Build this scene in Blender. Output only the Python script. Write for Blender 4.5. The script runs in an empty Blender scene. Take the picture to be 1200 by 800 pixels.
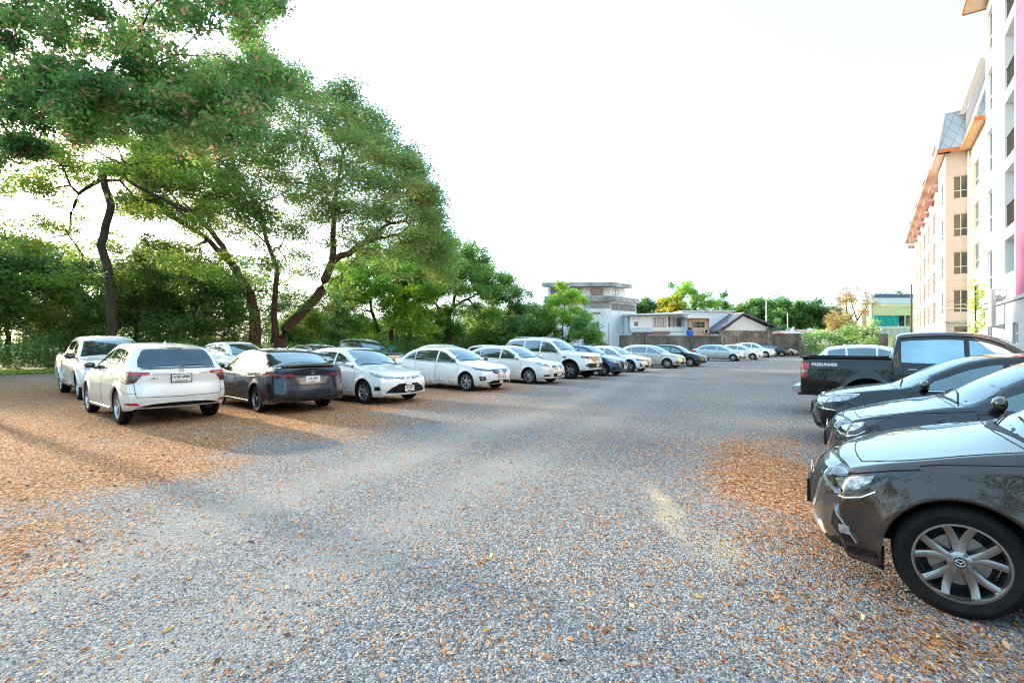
import bpy, bmesh, math, random
import numpy as np
from mathutils import Vector, Matrix
from mathutils.bvhtree import BVHTree
from mathutils.geometry import delaunay_2d_cdt
sc = bpy.context.scene
COL = sc.collection
R = math.radians

# ---------------------------------------------------------------- camera
cam_d = bpy.data.cameras.new('camera'); cam = bpy.data.objects.new('camera', cam_d); COL.objects.link(cam)
cam.location = (0, 0, 1.58); cam.rotation_euler = (R(90), 0, 0)
cam_d.sensor_width = 36; cam_d.lens = 18.0; cam_d.shift_y = 0.0017
cam_d.clip_start = 0.05; cam_d.clip_end = 3000
sc.camera = cam

# ---------------------------------------------------------------- sky and sun
SUN_AZ, SUN_EL = -54.0, 17.0        # azimuth from +Y towards +X
w = bpy.data.worlds.new('World'); sc.world = w; w.use_nodes = True
nt = w.node_tree; nt.nodes.clear()
sky = nt.nodes.new('ShaderNodeTexSky'); sky.sky_type = 'NISHITA'; sky.sun_disc = False
sky.sun_elevation = R(SUN_EL); sky.sun_rotation = R(SUN_AZ)
sky.air_density = 1.0; sky.dust_density = 3.0; sky.ozone_density = 2.0
bg = nt.nodes.new('ShaderNodeBackground'); bg.inputs['Strength'].default_value = 0.15
veil = nt.nodes.new('ShaderNodeMix'); veil.data_type = 'RGBA'; veil.inputs[0].default_value = 0.45
veil.inputs[7].default_value = (2.6, 4.7, 6.0, 1)      # thin high overcast
nt.links.new(sky.outputs[0], veil.inputs[6]); nt.links.new(veil.outputs[2], bg.inputs['Color'])
wo = nt.nodes.new('ShaderNodeOutputWorld'); nt.links.new(bg.outputs[0], wo.inputs[0])
sl = bpy.data.lights.new('sun', 'SUN'); so = bpy.data.objects.new('sun', sl); COL.objects.link(so)
sl.energy = 2.3; sl.angle = R(1.5); sl.color = (1.0, 0.80, 0.56)
sd = Vector((math.sin(R(SUN_AZ))*math.cos(R(SUN_EL)), math.cos(R(SUN_AZ))*math.cos(R(SUN_EL)), math.sin(R(SUN_EL))))
so.rotation_euler = sd.to_track_quat('Z', 'Y').to_euler(); so.location = (0, 0, 60)
sc.view_settings.view_transform = 'Standard'; sc.view_settings.look = 'None'
sc.view_settings.exposure = 1.93; sc.view_settings.gamma = 1.0; sc.view_settings.use_curve_mapping = False
sc.render.engine = 'CYCLES'
sc.cycles.max_bounces = 6; sc.cycles.transparent_max_bounces = 4; sc.cycles.caustics_reflective = False; sc.cycles.caustics_refractive = False
sc.cycles.use_denoising = True; sc.cycles.denoiser = 'OPENIMAGEDENOISE'; sc.cycles.denoising_input_passes = 'RGB_ALBEDO_NORMAL'; sc.cycles.denoising_prefilter = 'NONE'
sc.cycles.pixel_filter_type = 'BLACKMAN_HARRIS'; sc.cycles.filter_width = 1.15
sc.cycles.sample_clamp_indirect = 6

# ---------------------------------------------------------------- material helpers
MATS = {}
def mat(name, c, rough=.6, metal=0.0, var=.12, vscale=3.0, bump=0.0, bscale=40, coat=0.0, ior=1.5, emit=None, c2=None, spec=None, trans=0.0, crough=.03):
    """principled with two-scale noise variation between c and c2 (or darker c)."""
    if name in MATS: return MATS[name]
    m = bpy.data.materials.new(name); m.use_nodes = True; MATS[name] = m
    n = m.node_tree.nodes; l = m.node_tree.links; p = n['Principled BSDF']
    tc = n.new('ShaderNodeTexCoord'); nz = n.new('ShaderNodeTexNoise'); nz.inputs['Scale'].default_value = vscale; nz.inputs['Detail'].default_value = 5; nz.inputs['Roughness'].default_value = .62
    l.new(tc.outputs['Object'], nz.inputs['Vector'])
    r = n.new('ShaderNodeMapRange'); r.inputs[1].default_value = .32; r.inputs[2].default_value = .68; l.new(nz.outputs[0], r.inputs[0])
    mx = n.new('ShaderNodeMix'); mx.data_type = 'RGBA'
    if c2 is None: c2 = tuple(x*(1-var) for x in c)
    mx.inputs[6].default_value = (*c, 1); mx.inputs[7].default_value = (*c2, 1)
    l.new(r.outputs[0], mx.inputs[0]); l.new(mx.outputs[2], p.inputs['Base Color'])
    p.inputs['Roughness'].default_value = rough; p.inputs['Metallic'].default_value = metal; p.inputs['IOR'].default_value = ior
    if coat: p.inputs['Coat Weight'].default_value = coat; p.inputs['Coat Roughness'].default_value = crough
    if emit: p.inputs['Emission Color'].default_value = (*emit[:3], 1); p.inputs['Emission Strength'].default_value = emit[3]
    if trans: p.inputs['Transmission Weight'].default_value = trans
    if bump:
        b = n.new('ShaderNodeBump'); nb = n.new('ShaderNodeTexNoise'); nb.inputs['Scale'].default_value = bscale; nb.inputs['Detail'].default_value = 4
        l.new(tc.outputs['Object'], nb.inputs['Vector']); l.new(nb.outputs[0], b.inputs['Height']); b.inputs['Strength'].default_value = bump; b.inputs['Distance'].default_value = .02
        l.new(b.outputs[0], p.inputs['Normal'])
    return m

def wall_mat(name, c, stain=(.12,.11,.10), amount=.35, scale=.8, streak=True, rough=.85, course=0.0):
    """plaster with vertical rain streaks; optional groove lines every `course` metres."""
    if name in MATS: return MATS[name]
    m = bpy.data.materials.new(name); m.use_nodes = True; MATS[name] = m
    n = m.node_tree.nodes; l = m.node_tree.links; p = n['Principled BSDF']; p.inputs['Roughness'].default_value = rough
    g = n.new('ShaderNodeNewGeometry'); mp = n.new('ShaderNodeMapping'); l.new(g.outputs['Position'], mp.inputs[0])
    mp.inputs['Scale'].default_value = (1, 1, .16 if streak else 1)
    nz = n.new('ShaderNodeTexNoise'); nz.inputs['Scale'].default_value = scale*2.2; nz.inputs['Detail'].default_value = 7; nz.inputs['Roughness'].default_value = .7; l.new(mp.outputs[0], nz.inputs['Vector'])
    n2 = n.new('ShaderNodeTexNoise'); n2.inputs['Scale'].default_value = scale*.5; n2.inputs['Detail'].default_value = 3; l.new(g.outputs['Position'], n2.inputs['Vector'])
    a = n.new('ShaderNodeMath'); a.operation = 'ADD'; l.new(nz.outputs[0], a.inputs[0]); l.new(n2.outputs[0], a.inputs[1])
    r = n.new('ShaderNodeMapRange'); r.inputs[1].default_value = 1.25-amount*.7; r.inputs[2].default_value = 1.5-amount*.4; r.inputs[4].default_value = min(.85, amount*1.6); l.new(a.outputs[0], r.inputs[0])
    mx = n.new('ShaderNodeMix'); mx.data_type = 'RGBA'; mx.inputs[6].default_value = (*c, 1); mx.inputs[7].default_value = (*stain, 1)
    l.new(r.outputs[0], mx.inputs[0]); l.new(mx.outputs[2], p.inputs['Base Color'])
    b = n.new('ShaderNodeBump'); b.inputs['Strength'].default_value = .25; b.inputs['Distance'].default_value = .01
    nb = n.new('ShaderNodeTexNoise'); nb.inputs['Scale'].default_value = 30; l.new(g.outputs['Position'], nb.inputs['Vector']); l.new(nb.outputs[0], b.inputs['Height']); l.new(b.outputs[0], p.inputs['Normal'])
    return m

def leaf_mat(name, ca, cb, cc=None, trans=.45):
    if name in MATS: return MATS[name]
    m = bpy.data.materials.new(name); m.use_nodes = True; MATS[name] = m
    n = m.node_tree.nodes; l = m.node_tree.links; n.clear()
    ca, cb = [tuple(min(.55, x*2.2) for x in c) for c in (ca, cb)]
    at = n.new('ShaderNodeAttribute'); at.attribute_name = 'tint'
    cr = n.new('ShaderNodeValToRGB'); cr.color_ramp.elements[0].color = (*ca, 1); cr.color_ramp.elements[1].color = (*cb, 1)
    cr.color_ramp.elements[0].position = .1; cr.color_ramp.elements[1].position = .75
    if cc: e = cr.color_ramp.elements.new(.97); e.color = (*cc, 1)
    l.new(at.outputs['Fac'], cr.inputs[0])
    p = n.new('ShaderNodeBsdfPrincipled'); p.inputs['Roughness'].default_value = .5; l.new(cr.outputs[0], p.inputs['Base Color'])
    t = n.new('ShaderNodeBsdfTranslucent')
    hs = n.new('ShaderNodeHueSaturation'); hs.inputs['Hue'].default_value = .485; hs.inputs['Value'].default_value = 1.7; l.new(cr.outputs[0], hs.inputs['Color']); l.new(hs.outputs[0], t.inputs[0])
    mx = n.new('ShaderNodeMixShader'); mx.inputs[0].default_value = trans; l.new(p.outputs[0], mx.inputs[1]); l.new(t.outputs[0], mx.inputs[2])
    o = n.new('ShaderNodeOutputMaterial'); l.new(mx.outputs[0], o.inputs[0])
    return m

# ---------------------------------------------------------------- object helpers
def meta(o, label=None, cat=None, group=None, kind=None):
    if label: o['label'] = label
    if cat: o['category'] = cat
    if group: o['group'] = group
    if kind: o['kind'] = kind
    return o
def empty(name, loc=(0,0,0), yaw=0, parent=None):
    o = bpy.data.objects.new(name, None); COL.objects.link(o); o.location = loc; o.rotation_euler = (0, 0, yaw)
    o.empty_display_size = .2
    if parent: o.parent = parent
    return o
def link(name, me, parent=None, mats=(), smooth=False):
    for m in mats: me.materials.append(m)
    if smooth: me.polygons.foreach_set('use_smooth', [True]*len(me.polygons))
    o = bpy.data.objects.new(name, me); COL.objects.link(o)
    if parent: o.parent = parent
    return o
def np_mesh(name, V, F, smooth=False, mat_idx=None, attr=None):
    """V (n,3) array; F (m,k) int array of equal-size faces."""
    V = np.asarray(V, np.float32); F = np.asarray(F, np.int32)
    me = bpy.data.meshes.new(name); m, k = F.shape
    me.vertices.add(len(V)); me.vertices.foreach_set('co', V.ravel())
    me.loops.add(m*k); me.loops.foreach_set('vertex_index', F.ravel())
    me.polygons.add(m); me.polygons.foreach_set('loop_start', np.arange(0, m*k, k, dtype=np.int32))
    try: me.polygons.foreach_set('loop_total', np.full(m, k, np.int32))
    except Exception: pass
    if mat_idx is not None: me.polygons.foreach_set('material_index', np.asarray(mat_idx, np.int32))
    me.update(calc_edges=True)
    if smooth: me.polygons.foreach_set('use_smooth', np.ones(m, bool))
    if attr:
        for nm, arr in attr.items():
            a = me.attributes.new(nm, 'FLOAT', 'POINT'); a.data.foreach_set('value', np.asarray(arr, np.float32))
    return me
class MB:
    """collects faces for one mesh"""
    def __init__(s): s.v = []; s.f = []; s.mi = []; s.mats = []
    def _m(s, m):
        if m is None: return 0
        if m not in s.mats: s.mats.append(m)
        return s.mats.index(m)
    def face(s, pts, m=None):
        i = len(s.v); s.v += [tuple(p) for p in pts]; s.f.append(list(range(i, i+len(pts)))); s.mi.append(s._m(m))
    def hexa(s, c, m=None):
        i = len(s.v); s.v += [tuple(p) for p in c]
        for q in ((0,3,2,1),(4,5,6,7),(0,1,5,4),(1,2,6,5),(2,3,7,6),(3,0,4,7)): s.f.append([i+k for k in q]); s.mi.append(s._m(m))
    def box(s, x0, x1, y0, y1, z0, z1, m=None, fr=None):
        c = [(x0,y0,z0),(x1,y0,z0),(x1,y1,z0),(x0,y1,z0),(x0,y0,z1),(x1,y0,z1),(x1,y1,z1),(x0,y1,z1)]
        if fr: c = [fr(*p) for p in c]
        s.hexa(c, m)
    def tube(s, pts, rad, n=8, m=None, cap=True):
        pts = [Vector(p) for p in pts]; rad = [rad]*len(pts) if isinstance(rad, (int, float)) else rad
        base = len(s.v); mi = s._m(m); up = Vector((0,0,1))
        for k, p in enumerate(pts):
            d = (pts[min(k+1, len(pts)-1)] - pts[max(k-1, 0)]).normalized()
            a = d.cross(up if abs(d.z) < .9 else Vector((1,0,0))).normalized(); b = d.cross(a)
            for j in range(n):
                t = 2*math.pi*j/n; s.v.append(tuple(p + (a*math.cos(t)+b*math.sin(t))*rad[k]))
        for k in range(len(pts)-1):
            for j in range(n):
                q = base+k*n; s.f.append([q+j, q+(j+1)%n, q+n+(j+1)%n, q+n+j]); s.mi.append(mi)
        if cap:
            s.f.append([base+j for j in range(n)]); s.mi.append(mi)
            s.f.append([base+(len(pts)-1)*n+j for j in reversed(range(n))]); s.mi.append(mi)
    def build(s, name, parent=None, m=None, smooth=False, bevel=0, fix=True):
        me = bpy.data.meshes.new(name); me.from_pydata(s.v, [], s.f)
        for x in (s.mats or [m]): me.materials.append(x)
        if s.mats: me.polygons.foreach_set('material_index', s.mi)
        if fix or bevel:
            bm = bmesh.new(); bm.from_mesh(me)
            bmesh.ops.remove_doubles(bm, verts=bm.verts, dist=1e-5)
            if bevel: bmesh.ops.bevel(bm, geom=bm.edges[:], offset=bevel, segments=2, affect='EDGES', clamp_overlap=True)
            bmesh.ops.recalc_face_normals(bm, faces=bm.faces); bm.to_mesh(me); bm.free()
        if smooth:
            me.polygons.foreach_set('use_smooth', [True]*len(me.polygons))
            try: me.set_sharp_from_angle(angle=R(40))
            except Exception: pass
        o = bpy.data.objects.new(name, me); COL.objects.link(o)
        if parent: o.parent = parent
        return o
def text_mesh(s, size, name, m, parent, mtx, extrude=.001, bold=0.0):
    c = bpy.data.curves.new(name, 'FONT'); c.body = s; c.size = size; c.extrude = extrude; c.align_x = 'CENTER'; c.align_y = 'CENTER'; c.offset = bold
    t = bpy.data.objects.new(name+'_tmp', c); COL.objects.link(t)
    dg = bpy.context.evaluated_depsgraph_get(); dg.update()
    me = bpy.data.meshes.new_from_object(t.evaluated_get(dg)); bpy.data.objects.remove(t)
    me.transform(mtx); me.materials.clear(); me.materials.append(m)
    o = bpy.data.objects.new(name, me); COL.objects.link(o); o.parent = parent
    return o
def copy_tree(o, parent=None):
    c = o.copy(); COL.objects.link(c); c.parent = parent
    for ch in list(o.children): copy_tree(ch, c)
    return c
DV = Vector((.575, .818, 0)); NV = Vector((-.818, .575, 0))   # along the building, and away from it
# ================================================================ ground
G_ = lambda x, y, cx, cy, rx, ry, a=0: np.exp(-((((x-cx)*math.cos(a)+(y-cy)*math.sin(a))/rx)**2+((-(x-cx)*math.sin(a)+(y-cy)*math.cos(a))/ry)**2))
def vnoise(x, y, s, seed=0):
    """cheap smooth value noise in numpy"""
    xi = np.floor(x/s).astype(int); yi = np.floor(y/s).astype(int); fx = x/s-xi; fy = y/s-yi; fx = fx*fx*(3-2*fx); fy = fy*fy*(3-2*fy)
    def h(a, b):
        n = (a*374761393+b*668265263+seed*1274126177) & 0x7fffffff; n = (n ^ (n >> 13))*1274126177 & 0x7fffffff; return ((n ^ (n >> 16)) & 0xffff)/65535.
    return (h(xi, yi)*(1-fx)+h(xi+1, yi)*fx)*(1-fy)+(h(xi, yi+1)*(1-fx)+h(xi+1, yi+1)*fx)*fy
def litter(x, y):
    """how thickly fallen leaves lie at (x, y)"""
    # left edge under the trees
    bx = np.interp(y, [0, 2.5, 4.3, 6.9, 10.8, 15, 22, 40], [-3.6, -3.9, -4.1, -4.2, -2.9, -.8, 1.5, 8])
    d = (bx+.9*(vnoise(x, y, 1.3, 1)-.5)*2+.5*(vnoise(x, y, .5, 2)-.5)*2)-x
    a = 1/(1+np.exp(-d*1.6)); a *= np.clip(1-(y-9)/26, .25, 1)
    b = .85*G_(x, y, 3.55, 6.9, .75, 2.9, -.5)*(.30+1.1*vnoise(x, y, .8, 12))+.75*G_(x, y, 2.75, 5.2, .55, 1.5, -.3)+.75*G_(x, y, 2.3, 2.6, .8, .4, 0)+.25*G_(x, y, 1.7, 3.3, .35, .7, 0)
    b += .10*G_(x, y, .3, 3.6, 1.5, 1.6, 0)+.16*G_(x, y, 1.7, 8, 2.2, 1.6, 0)+.2*G_(x, y, -.3, 12.5, 3, 1.2)+.10
    n = vnoise(x, y, .45, 3)*.5+vnoise(x, y, 1.6, 4)*.5
    return np.clip((a*.98+b*.85)*(.45+1.0*n)-.03, 0, 1)
def pale_streak(x, y): return np.clip(1.1*G_(x, y, 1.46, 4.9, .09, .75, -.1)*(.45+1.1*vnoise(x, y, .18, 9))+.5*G_(x, y, 1.62, 3.9, .14, .45, -.1), 0, 1)  # pale yellowish streak on the gravel, broken up by noise
def wear(x, y): # compacted pale wheel tracks
    t = G_(x, y, -1.5, 5.5, 60, .55, 0)*0
    tr = np.exp(-((x+2.6-.42*(y-4)+.25*np.sin(y*.3))/.55)**2)+np.exp(-((x+.9-.42*(y-4)+.25*np.sin(y*.3))/.5)**2)*.7
    return np.clip(tr*(.5+vnoise(x, y, 1.1, 7)*.8), 0, 1)
gx = np.unique(np.concatenate([np.arange(-14, 10.01, .16), np.arange(-60, -14, 1.2), np.arange(10, 60, 1.2), [-2500, -600, -200, -100, 100, 200, 600, 2500]]))
gy = np.unique(np.concatenate([np.arange(1.2, 16, .16), np.arange(16, 80, 1.0), [-400, -50, -10, -3, 0, 100, 140, 200, 600, 2500]]))
XX, YY = np.meshgrid(gx, gy); nx, ny = len(gx), len(gy)
Vg = np.stack([XX.ravel(), YY.ravel(), np.zeros(nx*ny)], 1)
near = (np.abs(Vg[:, 0]) < 30) & (Vg[:, 1] < 40) & (Vg[:, 1] > -3)
Vg[:, 2] += np.where(near, (vnoise(Vg[:, 0], Vg[:, 1], 1.7, 5)-.5)*.014+(vnoise(Vg[:, 0], Vg[:, 1], .6, 6)-.5)*.010, 0)
ii = (np.arange(ny-1)[:, None]*nx+np.arange(nx-1)[None, :]).ravel()
Fg = np.stack([ii, ii+1, ii+nx+1, ii+nx], 1)
me = np_mesh('gravel_ground', Vg, Fg, True, attr={'litter': litter(Vg[:, 0], Vg[:, 1]), 'pale_streak': pale_streak(Vg[:, 0], Vg[:, 1]), 'wear': wear(Vg[:, 0], Vg[:, 1])})
def ground_mat():
    m = bpy.data.materials.new('gravel'); m.use_nodes = True; n = m.node_tree.nodes; l = m.node_tree.links; p = n['Principled BSDF']; p.inputs['Roughness'].default_value = .92; p.inputs['Specular IOR Level'].default_value = .25
    g = n.new('ShaderNodeNewGeometry')
    def at(nm): a = n.new('ShaderNodeAttribute'); a.attribute_name = nm; return a.outputs['Fac']
    def vor(sc_, feat='F1'): v = n.new('ShaderNodeTexVoronoi'); v.inputs['Scale'].default_value = sc_; v.feature = feat; l.new(g.outputs['Position'], v.inputs['Vector']); return v
    def noi(sc_, d=3): v = n.new('ShaderNodeTexNoise'); v.inputs['Scale'].default_value = sc_; v.inputs['Detail'].default_value = d; l.new(g.outputs['Position'], v.inputs['Vector']); return v.outputs[0]
    def ramp(src, stops):
        r = n.new('ShaderNodeValToRGB'); e = r.color_ramp.elements
        e[0].position, e[0].color = stops[0][0], (*stops[0][1], 1); e[1].position, e[1].color = stops[-1][0], (*stops[-1][1], 1)
        for q, c in stops[1:-1]: k = e.new(q); k.color = (*c, 1)
        l.new(src, r.inputs[0]); return r.outputs[0]
    def mix(f, a, b): x = n.new('ShaderNodeMix'); x.data_type = 'RGBA'; l.new(f, x.inputs[0]) if hasattr(f, 'links') else setattr(x.inputs[0], 'default_value', f); l.new(a, x.inputs[6]); l.new(b, x.inputs[7]); return x.outputs[2]
    def mth(op, a, b=0.0, c=None, cl=False):
        x = n.new('ShaderNodeMath'); x.operation = op; x.use_clamp = cl
        for i, q in enumerate((a, b) if c is None else (a, b, c)):
            if hasattr(q, 'links'): l.new(q, x.inputs[i])
            else: x.inputs[i].default_value = q
        return x.outputs[0]
    v1 = vor(78); v2 = vor(46); v3 = vor(130)
    sx = n.new('ShaderNodeSeparateColor'); l.new(v1.outputs['Color'], sx.inputs[0])
    st = ramp(sx.outputs[0], [(0, (.03,.033,.040)), (.3, (.118,.122,.128)), (.6, (.235,.243,.25)), (.85, (.38,.385,.385)), (1, (.58,.56,.52))])
    sx2 = n.new('ShaderNodeSeparateColor'); l.new(v2.outputs['Color'], sx2.inputs[0])
    st2 = ramp(sx2.outputs[1], [(0, (.08,.088,.10)), (.6, (.19,.205,.235)), (1, (.36,.35,.34))])
    stone = mix(.25, st, st2)
    # dust between stones, stronger on wear tracks
    dustc = n.new('ShaderNodeRGB'); dustc.outputs[0].default_value = (.33,.325,.31, 1)
    df = mth('MULTIPLY', at('wear'), 1.0); nlow = noi(.35, 4); df = mth('ADD', df, mth('MULTIPLY', mth('SUBTRACT', nlow, .45), .9), cl=True); df = mth('MULTIPLY', df, mth('ADD', noi(90, 2), .25), cl=True)
    base = mix(df, stone, dustc.outputs[0])
    tone = ramp(noi(.22, 5), [(.3, (.80,.84,.90)), (.7, (1.12,1.08,1.02))])
    mm = n.new('ShaderNodeMix'); mm.data_type = 'RGBA'; mm.blend_type = 'MULTIPLY'; mm.inputs[0].default_value = 1; l.new(base, mm.inputs[6]); l.new(tone, mm.inputs[7]); base = mm.outputs[2]
    # leaf litter
    sx3 = n.new('ShaderNodeSeparateColor'); l.new(v3.outputs['Color'], sx3.inputs[0]); 
    mp = n.new('ShaderNodeMapping'); mp.inputs['Scale'].default_value = (1, .45, 1); mp.inputs['Rotation'].default_value = (0, 0, .6); l.new(g.outputs['Position'], mp.inputs[0])
    v4 = n.new('ShaderNodeTexVoronoi'); v4.inputs['Scale'].default_value = 75; l.new(mp.outputs[0], v4.inputs['Vector']); sx4 = n.new('ShaderNodeSeparateColor'); l.new(v4.outputs['Color'], sx4.inputs[0])
    lc = ramp(sx4.outputs[0], [(0, (.07,.03,.014)), (.3, (.23,.085,.030)), (.6, (.42,.175,.060)), (.85, (.56,.30,.14)), (1, (.66,.50,.36))])
    k = mth('ADD', at('litter'), mth('MULTIPLY', mth('SUBTRACT', noi(5, 6), .5), .9)); thr = mth('GREATER_THAN', mth('MULTIPLY', k, 1.25), mth('ADD', sx4.outputs[1], .02))
    c1 = mix(thr, base, lc)
    sc_ = ramp(noi(140, 2), [(.3, (.38,.30,.19)), (.7, (.66,.56,.40))])
    sf = mth('GREATER_THAN', mth('MULTIPLY', at('pale_streak'), 1.15), mth('ADD', sx3.outputs[2], .1)); c2 = mix(sf, c1, sc_)
    l.new(c2, p.inputs['Base Color'])
    b1 = n.new('ShaderNodeBump'); b1.inputs['Strength'].default_value = .9; b1.inputs['Distance'].default_value = .012; l.new(mth('ADD', mth('MULTIPLY', v1.outputs['Distance'], -1.0), mth('MULTIPLY', sx.outputs[0], .7)), b1.inputs['Height'])
    b2 = n.new('ShaderNodeBump'); b2.inputs['Strength'].default_value = .6; b2.inputs['Distance'].default_value = .04; l.new(noi(5, 4), b2.inputs['Height']); l.new(b1.outputs[0], b2.inputs['Normal']); l.new(b2.outputs[0], p.inputs['Normal'])
    return m
o = link('gravel_ground', me, None, [ground_mat()]); meta(o, kind='structure')
rng = np.random.default_rng(4)
def gz(x, y): return (vnoise(x, y, 1.7, 5)-.5)*.014+(vnoise(x, y, .6, 6)-.5)*.010
# loose stones, real ones near the lens
def scatter_in_view(N, y0, y1, power=1.6):
    u = rng.random(N); y = (y0**(1-power)+u*(y1**(1-power)-y0**(1-power)))**(1/(1-power)); x = (rng.random(N)*2-1)*1.12*y; return x, y
N = 70000; x, y = scatter_in_view(N, 1.9, 11, 1.7)
s_ = rng.gamma(2.4, .0016, N)+.0020; s_ = np.minimum(s_, .0125)
oct_ = np.array([(1,0,0),(0,1,0),(-1,0,0),(0,-1,0),(0,0,1),(0,0,-.6),(.6,.6,.35),(-.55,.5,.3)], float)
base = np.array([(1,.1,0),(.3,.9,.1),(-.7,.7,-.1),(-1,-.2,.1),(-.2,-1,0),(.7,-.7,0),(.25,.2,.75),(-.35,-.25,.62)], float)
tri = np.array([(0,1,6),(1,2,6),(2,7,6),(2,3,7),(3,4,7),(4,5,7),(5,6,7),(5,0,6)])
th = rng.random(N)*6.28; c_, n_ = np.cos(th), np.sin(th); asp = .6+.5*rng.random(N)
P = base[None]*np.stack([np.ones(N), asp, .45+.55*rng.random(N)], 1)[:, None, :]*(1+.35*(rng.random((N, 8, 1))-.5))*s_[:, None, None]
Q = P.copy(); Q[..., 0] = P[..., 0]*c_[:, None]-P[..., 1]*n_[:, None]; Q[..., 1] = P[..., 0]*n_[:, None]+P[..., 1]*c_[:, None]
Q[..., 0] += x[:, None]; Q[..., 1] += y[:, None]; Q[..., 2] += gz(x, y)[:, None]-.0005
F = (tri[None]+np.arange(N)[:, None, None]*8).reshape(-1, 3)
tint = np.repeat(rng.random(N), 8)
me = np_mesh('loose_gravel', Q.reshape(-1, 3), F, attr={'tint': tint})
def tint_mat(name, stops, rough=.85):
    m = bpy.data.materials.new(name); m.use_nodes = True; n = m.node_tree.nodes; l = m.node_tree.links; a = n.new('ShaderNodeAttribute'); a.attribute_name = 'tint'
    r = n.new('ShaderNodeValToRGB'); e = r.color_ramp.elements; e[0].position, e[0].color = stops[0][0], (*stops[0][1], 1); e[1].position, e[1].color = stops[-1][0], (*stops[-1][1], 1)
    for q, c in stops[1:-1]: k = e.new(q); k.color = (*c, 1)
    l.new(a.outputs['Fac'], r.inputs[0]); l.new(r.outputs[0], n['Principled BSDF'].inputs['Base Color']); n['Principled BSDF'].inputs['Roughness'].default_value = rough; return m
o = link('loose_gravel', me, None, [tint_mat('stone', [(0, (.06,.066,.078)), (.4, (.14,.155,.18)), (.75, (.24,.26,.29)), (.93, (.36,.37,.38)), (1, (.42,.36,.28))])]); meta(o, 'blue grey crushed stone chippings loose on the car park surface', kind='stuff')
# fallen leaves
def flakes(N, y0, y1, power, smin, smax, seed, keep=1.0):
    x, y = scatter_in_view(N, y0, y1, power); L_ = litter(x, y); k = rng.random(N) < (L_**1.1)*.95+.045; x, y = x[k], y[k]; n = len(x)
    s = smin+(smax-smin)*rng.random(n)**2; th = rng.random(n)*6.28; a = np.stack([np.cos(th), np.sin(th), (rng.random(n)-.5)*.7], 1)*s[:, None]; b = np.stack([-np.sin(th), np.cos(th), (rng.random(n)-.5)*.9], 1)*(s*(.25+.3*rng.random(n)))[:, None]
    c = np.stack([x, y, gz(x, y)+.004+.006*rng.random(n)], 1); up = np.zeros((n, 3)); up[:, 2] = s*.25
    Vv = np.stack([c-a, c+b*1.0+up*.0, c+a+up*.5, c-b+up], 1).reshape(-1, 3); F = np.arange(n*4).reshape(n, 4); return Vv, F, np.repeat(rng.random(n), 4)
A_ = flakes(62000, 2.0, 9, 1.4, .004, .012, 1); B_ = flakes(52000, 6, 20, .6, .007, .016, 2)
C_ = flakes(9000, 2.0, 14, 1.3, .014, .034, 5)
me = np_mesh('leaf_litter', np.vstack([A_[0], B_[0], C_[0]]), np.vstack([A_[1], B_[1]+len(A_[0]), C_[1]+len(A_[0])+len(B_[0])]), attr={'tint': np.concatenate([A_[2], B_[2], C_[2]])})
o = link('leaf_litter', me, None, [tint_mat('dry_leaf', [(0, (.12,.05,.02)), (.35, (.30,.105,.032)), (.7, (.44,.20,.080)), (.92, (.58,.38,.22)), (1, (.62,.48,.15))], .7)]); meta(o, 'orange and tan fallen leaflets drifted over the gravel', kind='stuff')
# a few large single leaves that read in the foreground
for k, (px, py, sz, an) in enumerate([(433, 556, .05, .2), (222, 678, .045, 2.0), (197, 740, .04, 1.1), (570, 740, .035, .6), (738, 738, .05, 2.6), (505, 512, .045, .1), (1052, 715, .06, 2.7)]):
    Z = 948/(py-402); X = (px-600)/600*Z; b = MB(); m_ = mat('big_leaf', (.62,.42,.10), .6, 0, .4, 30, c2=(.45,.20,.06))
    R_ = [(sz*math.cos(t)*1.0, sz*.42*math.sin(t)*(1-.35*math.cos(t)), .008+.012*math.sin(t)**2+.01*math.cos(t*.5)) for t in np.linspace(0, 2*math.pi, 12, endpoint=False)]
    ctr = (0, 0, .004)
    for i in range(12): b.face([tuple(.62*q for q in p_) for p_ in (ctr, R_[i], R_[(i+1) % 12])], m_)
    o = b.build('fallen_leaf'); o.location = (X, Z, .004); o.rotation_euler = (0, 0, an)
    meta(o, ['broad yellow leaf alone on the gravel below the dark blue saloon', 'narrow tan leaf on the pale worn gravel towards the lower left', 'curled yellow leaf nearest the bottom left of the gravel', 'single ochre leaf on the gravel at the bottom centre', 'pale tan leaf on the gravel in line with the pale streak', 'orange leaf lying on gravel straight before the white saloons', 'dry leaf beside the front tyre of the closest grey hatchback'][k], 'fallen leaf', 'single leaves on the gravel')
# grass verge at the left and the strip along the tree line
def strip(name, pts, m, z, kind='structure'):
    b = MB(); b.face([(x_, y_, z) for x_, y_ in pts], m); return meta(b.build(name), kind=kind)
vd = Vector((.575, .818))
E0 = Vector((-26.2, 24.4))
gm = mat('verge', (.075,.115,.028), .9, 0, .5, 1.2, bump=.5, bscale=8, c2=(.15,.11,.045))
far = E0+vd*55; back = Vector((-60, 34))
strip('grass_verge', [E0-vd*30, E0+vd*62, E0+vd*62+back, E0-vd*30+back], gm, .012)
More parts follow.
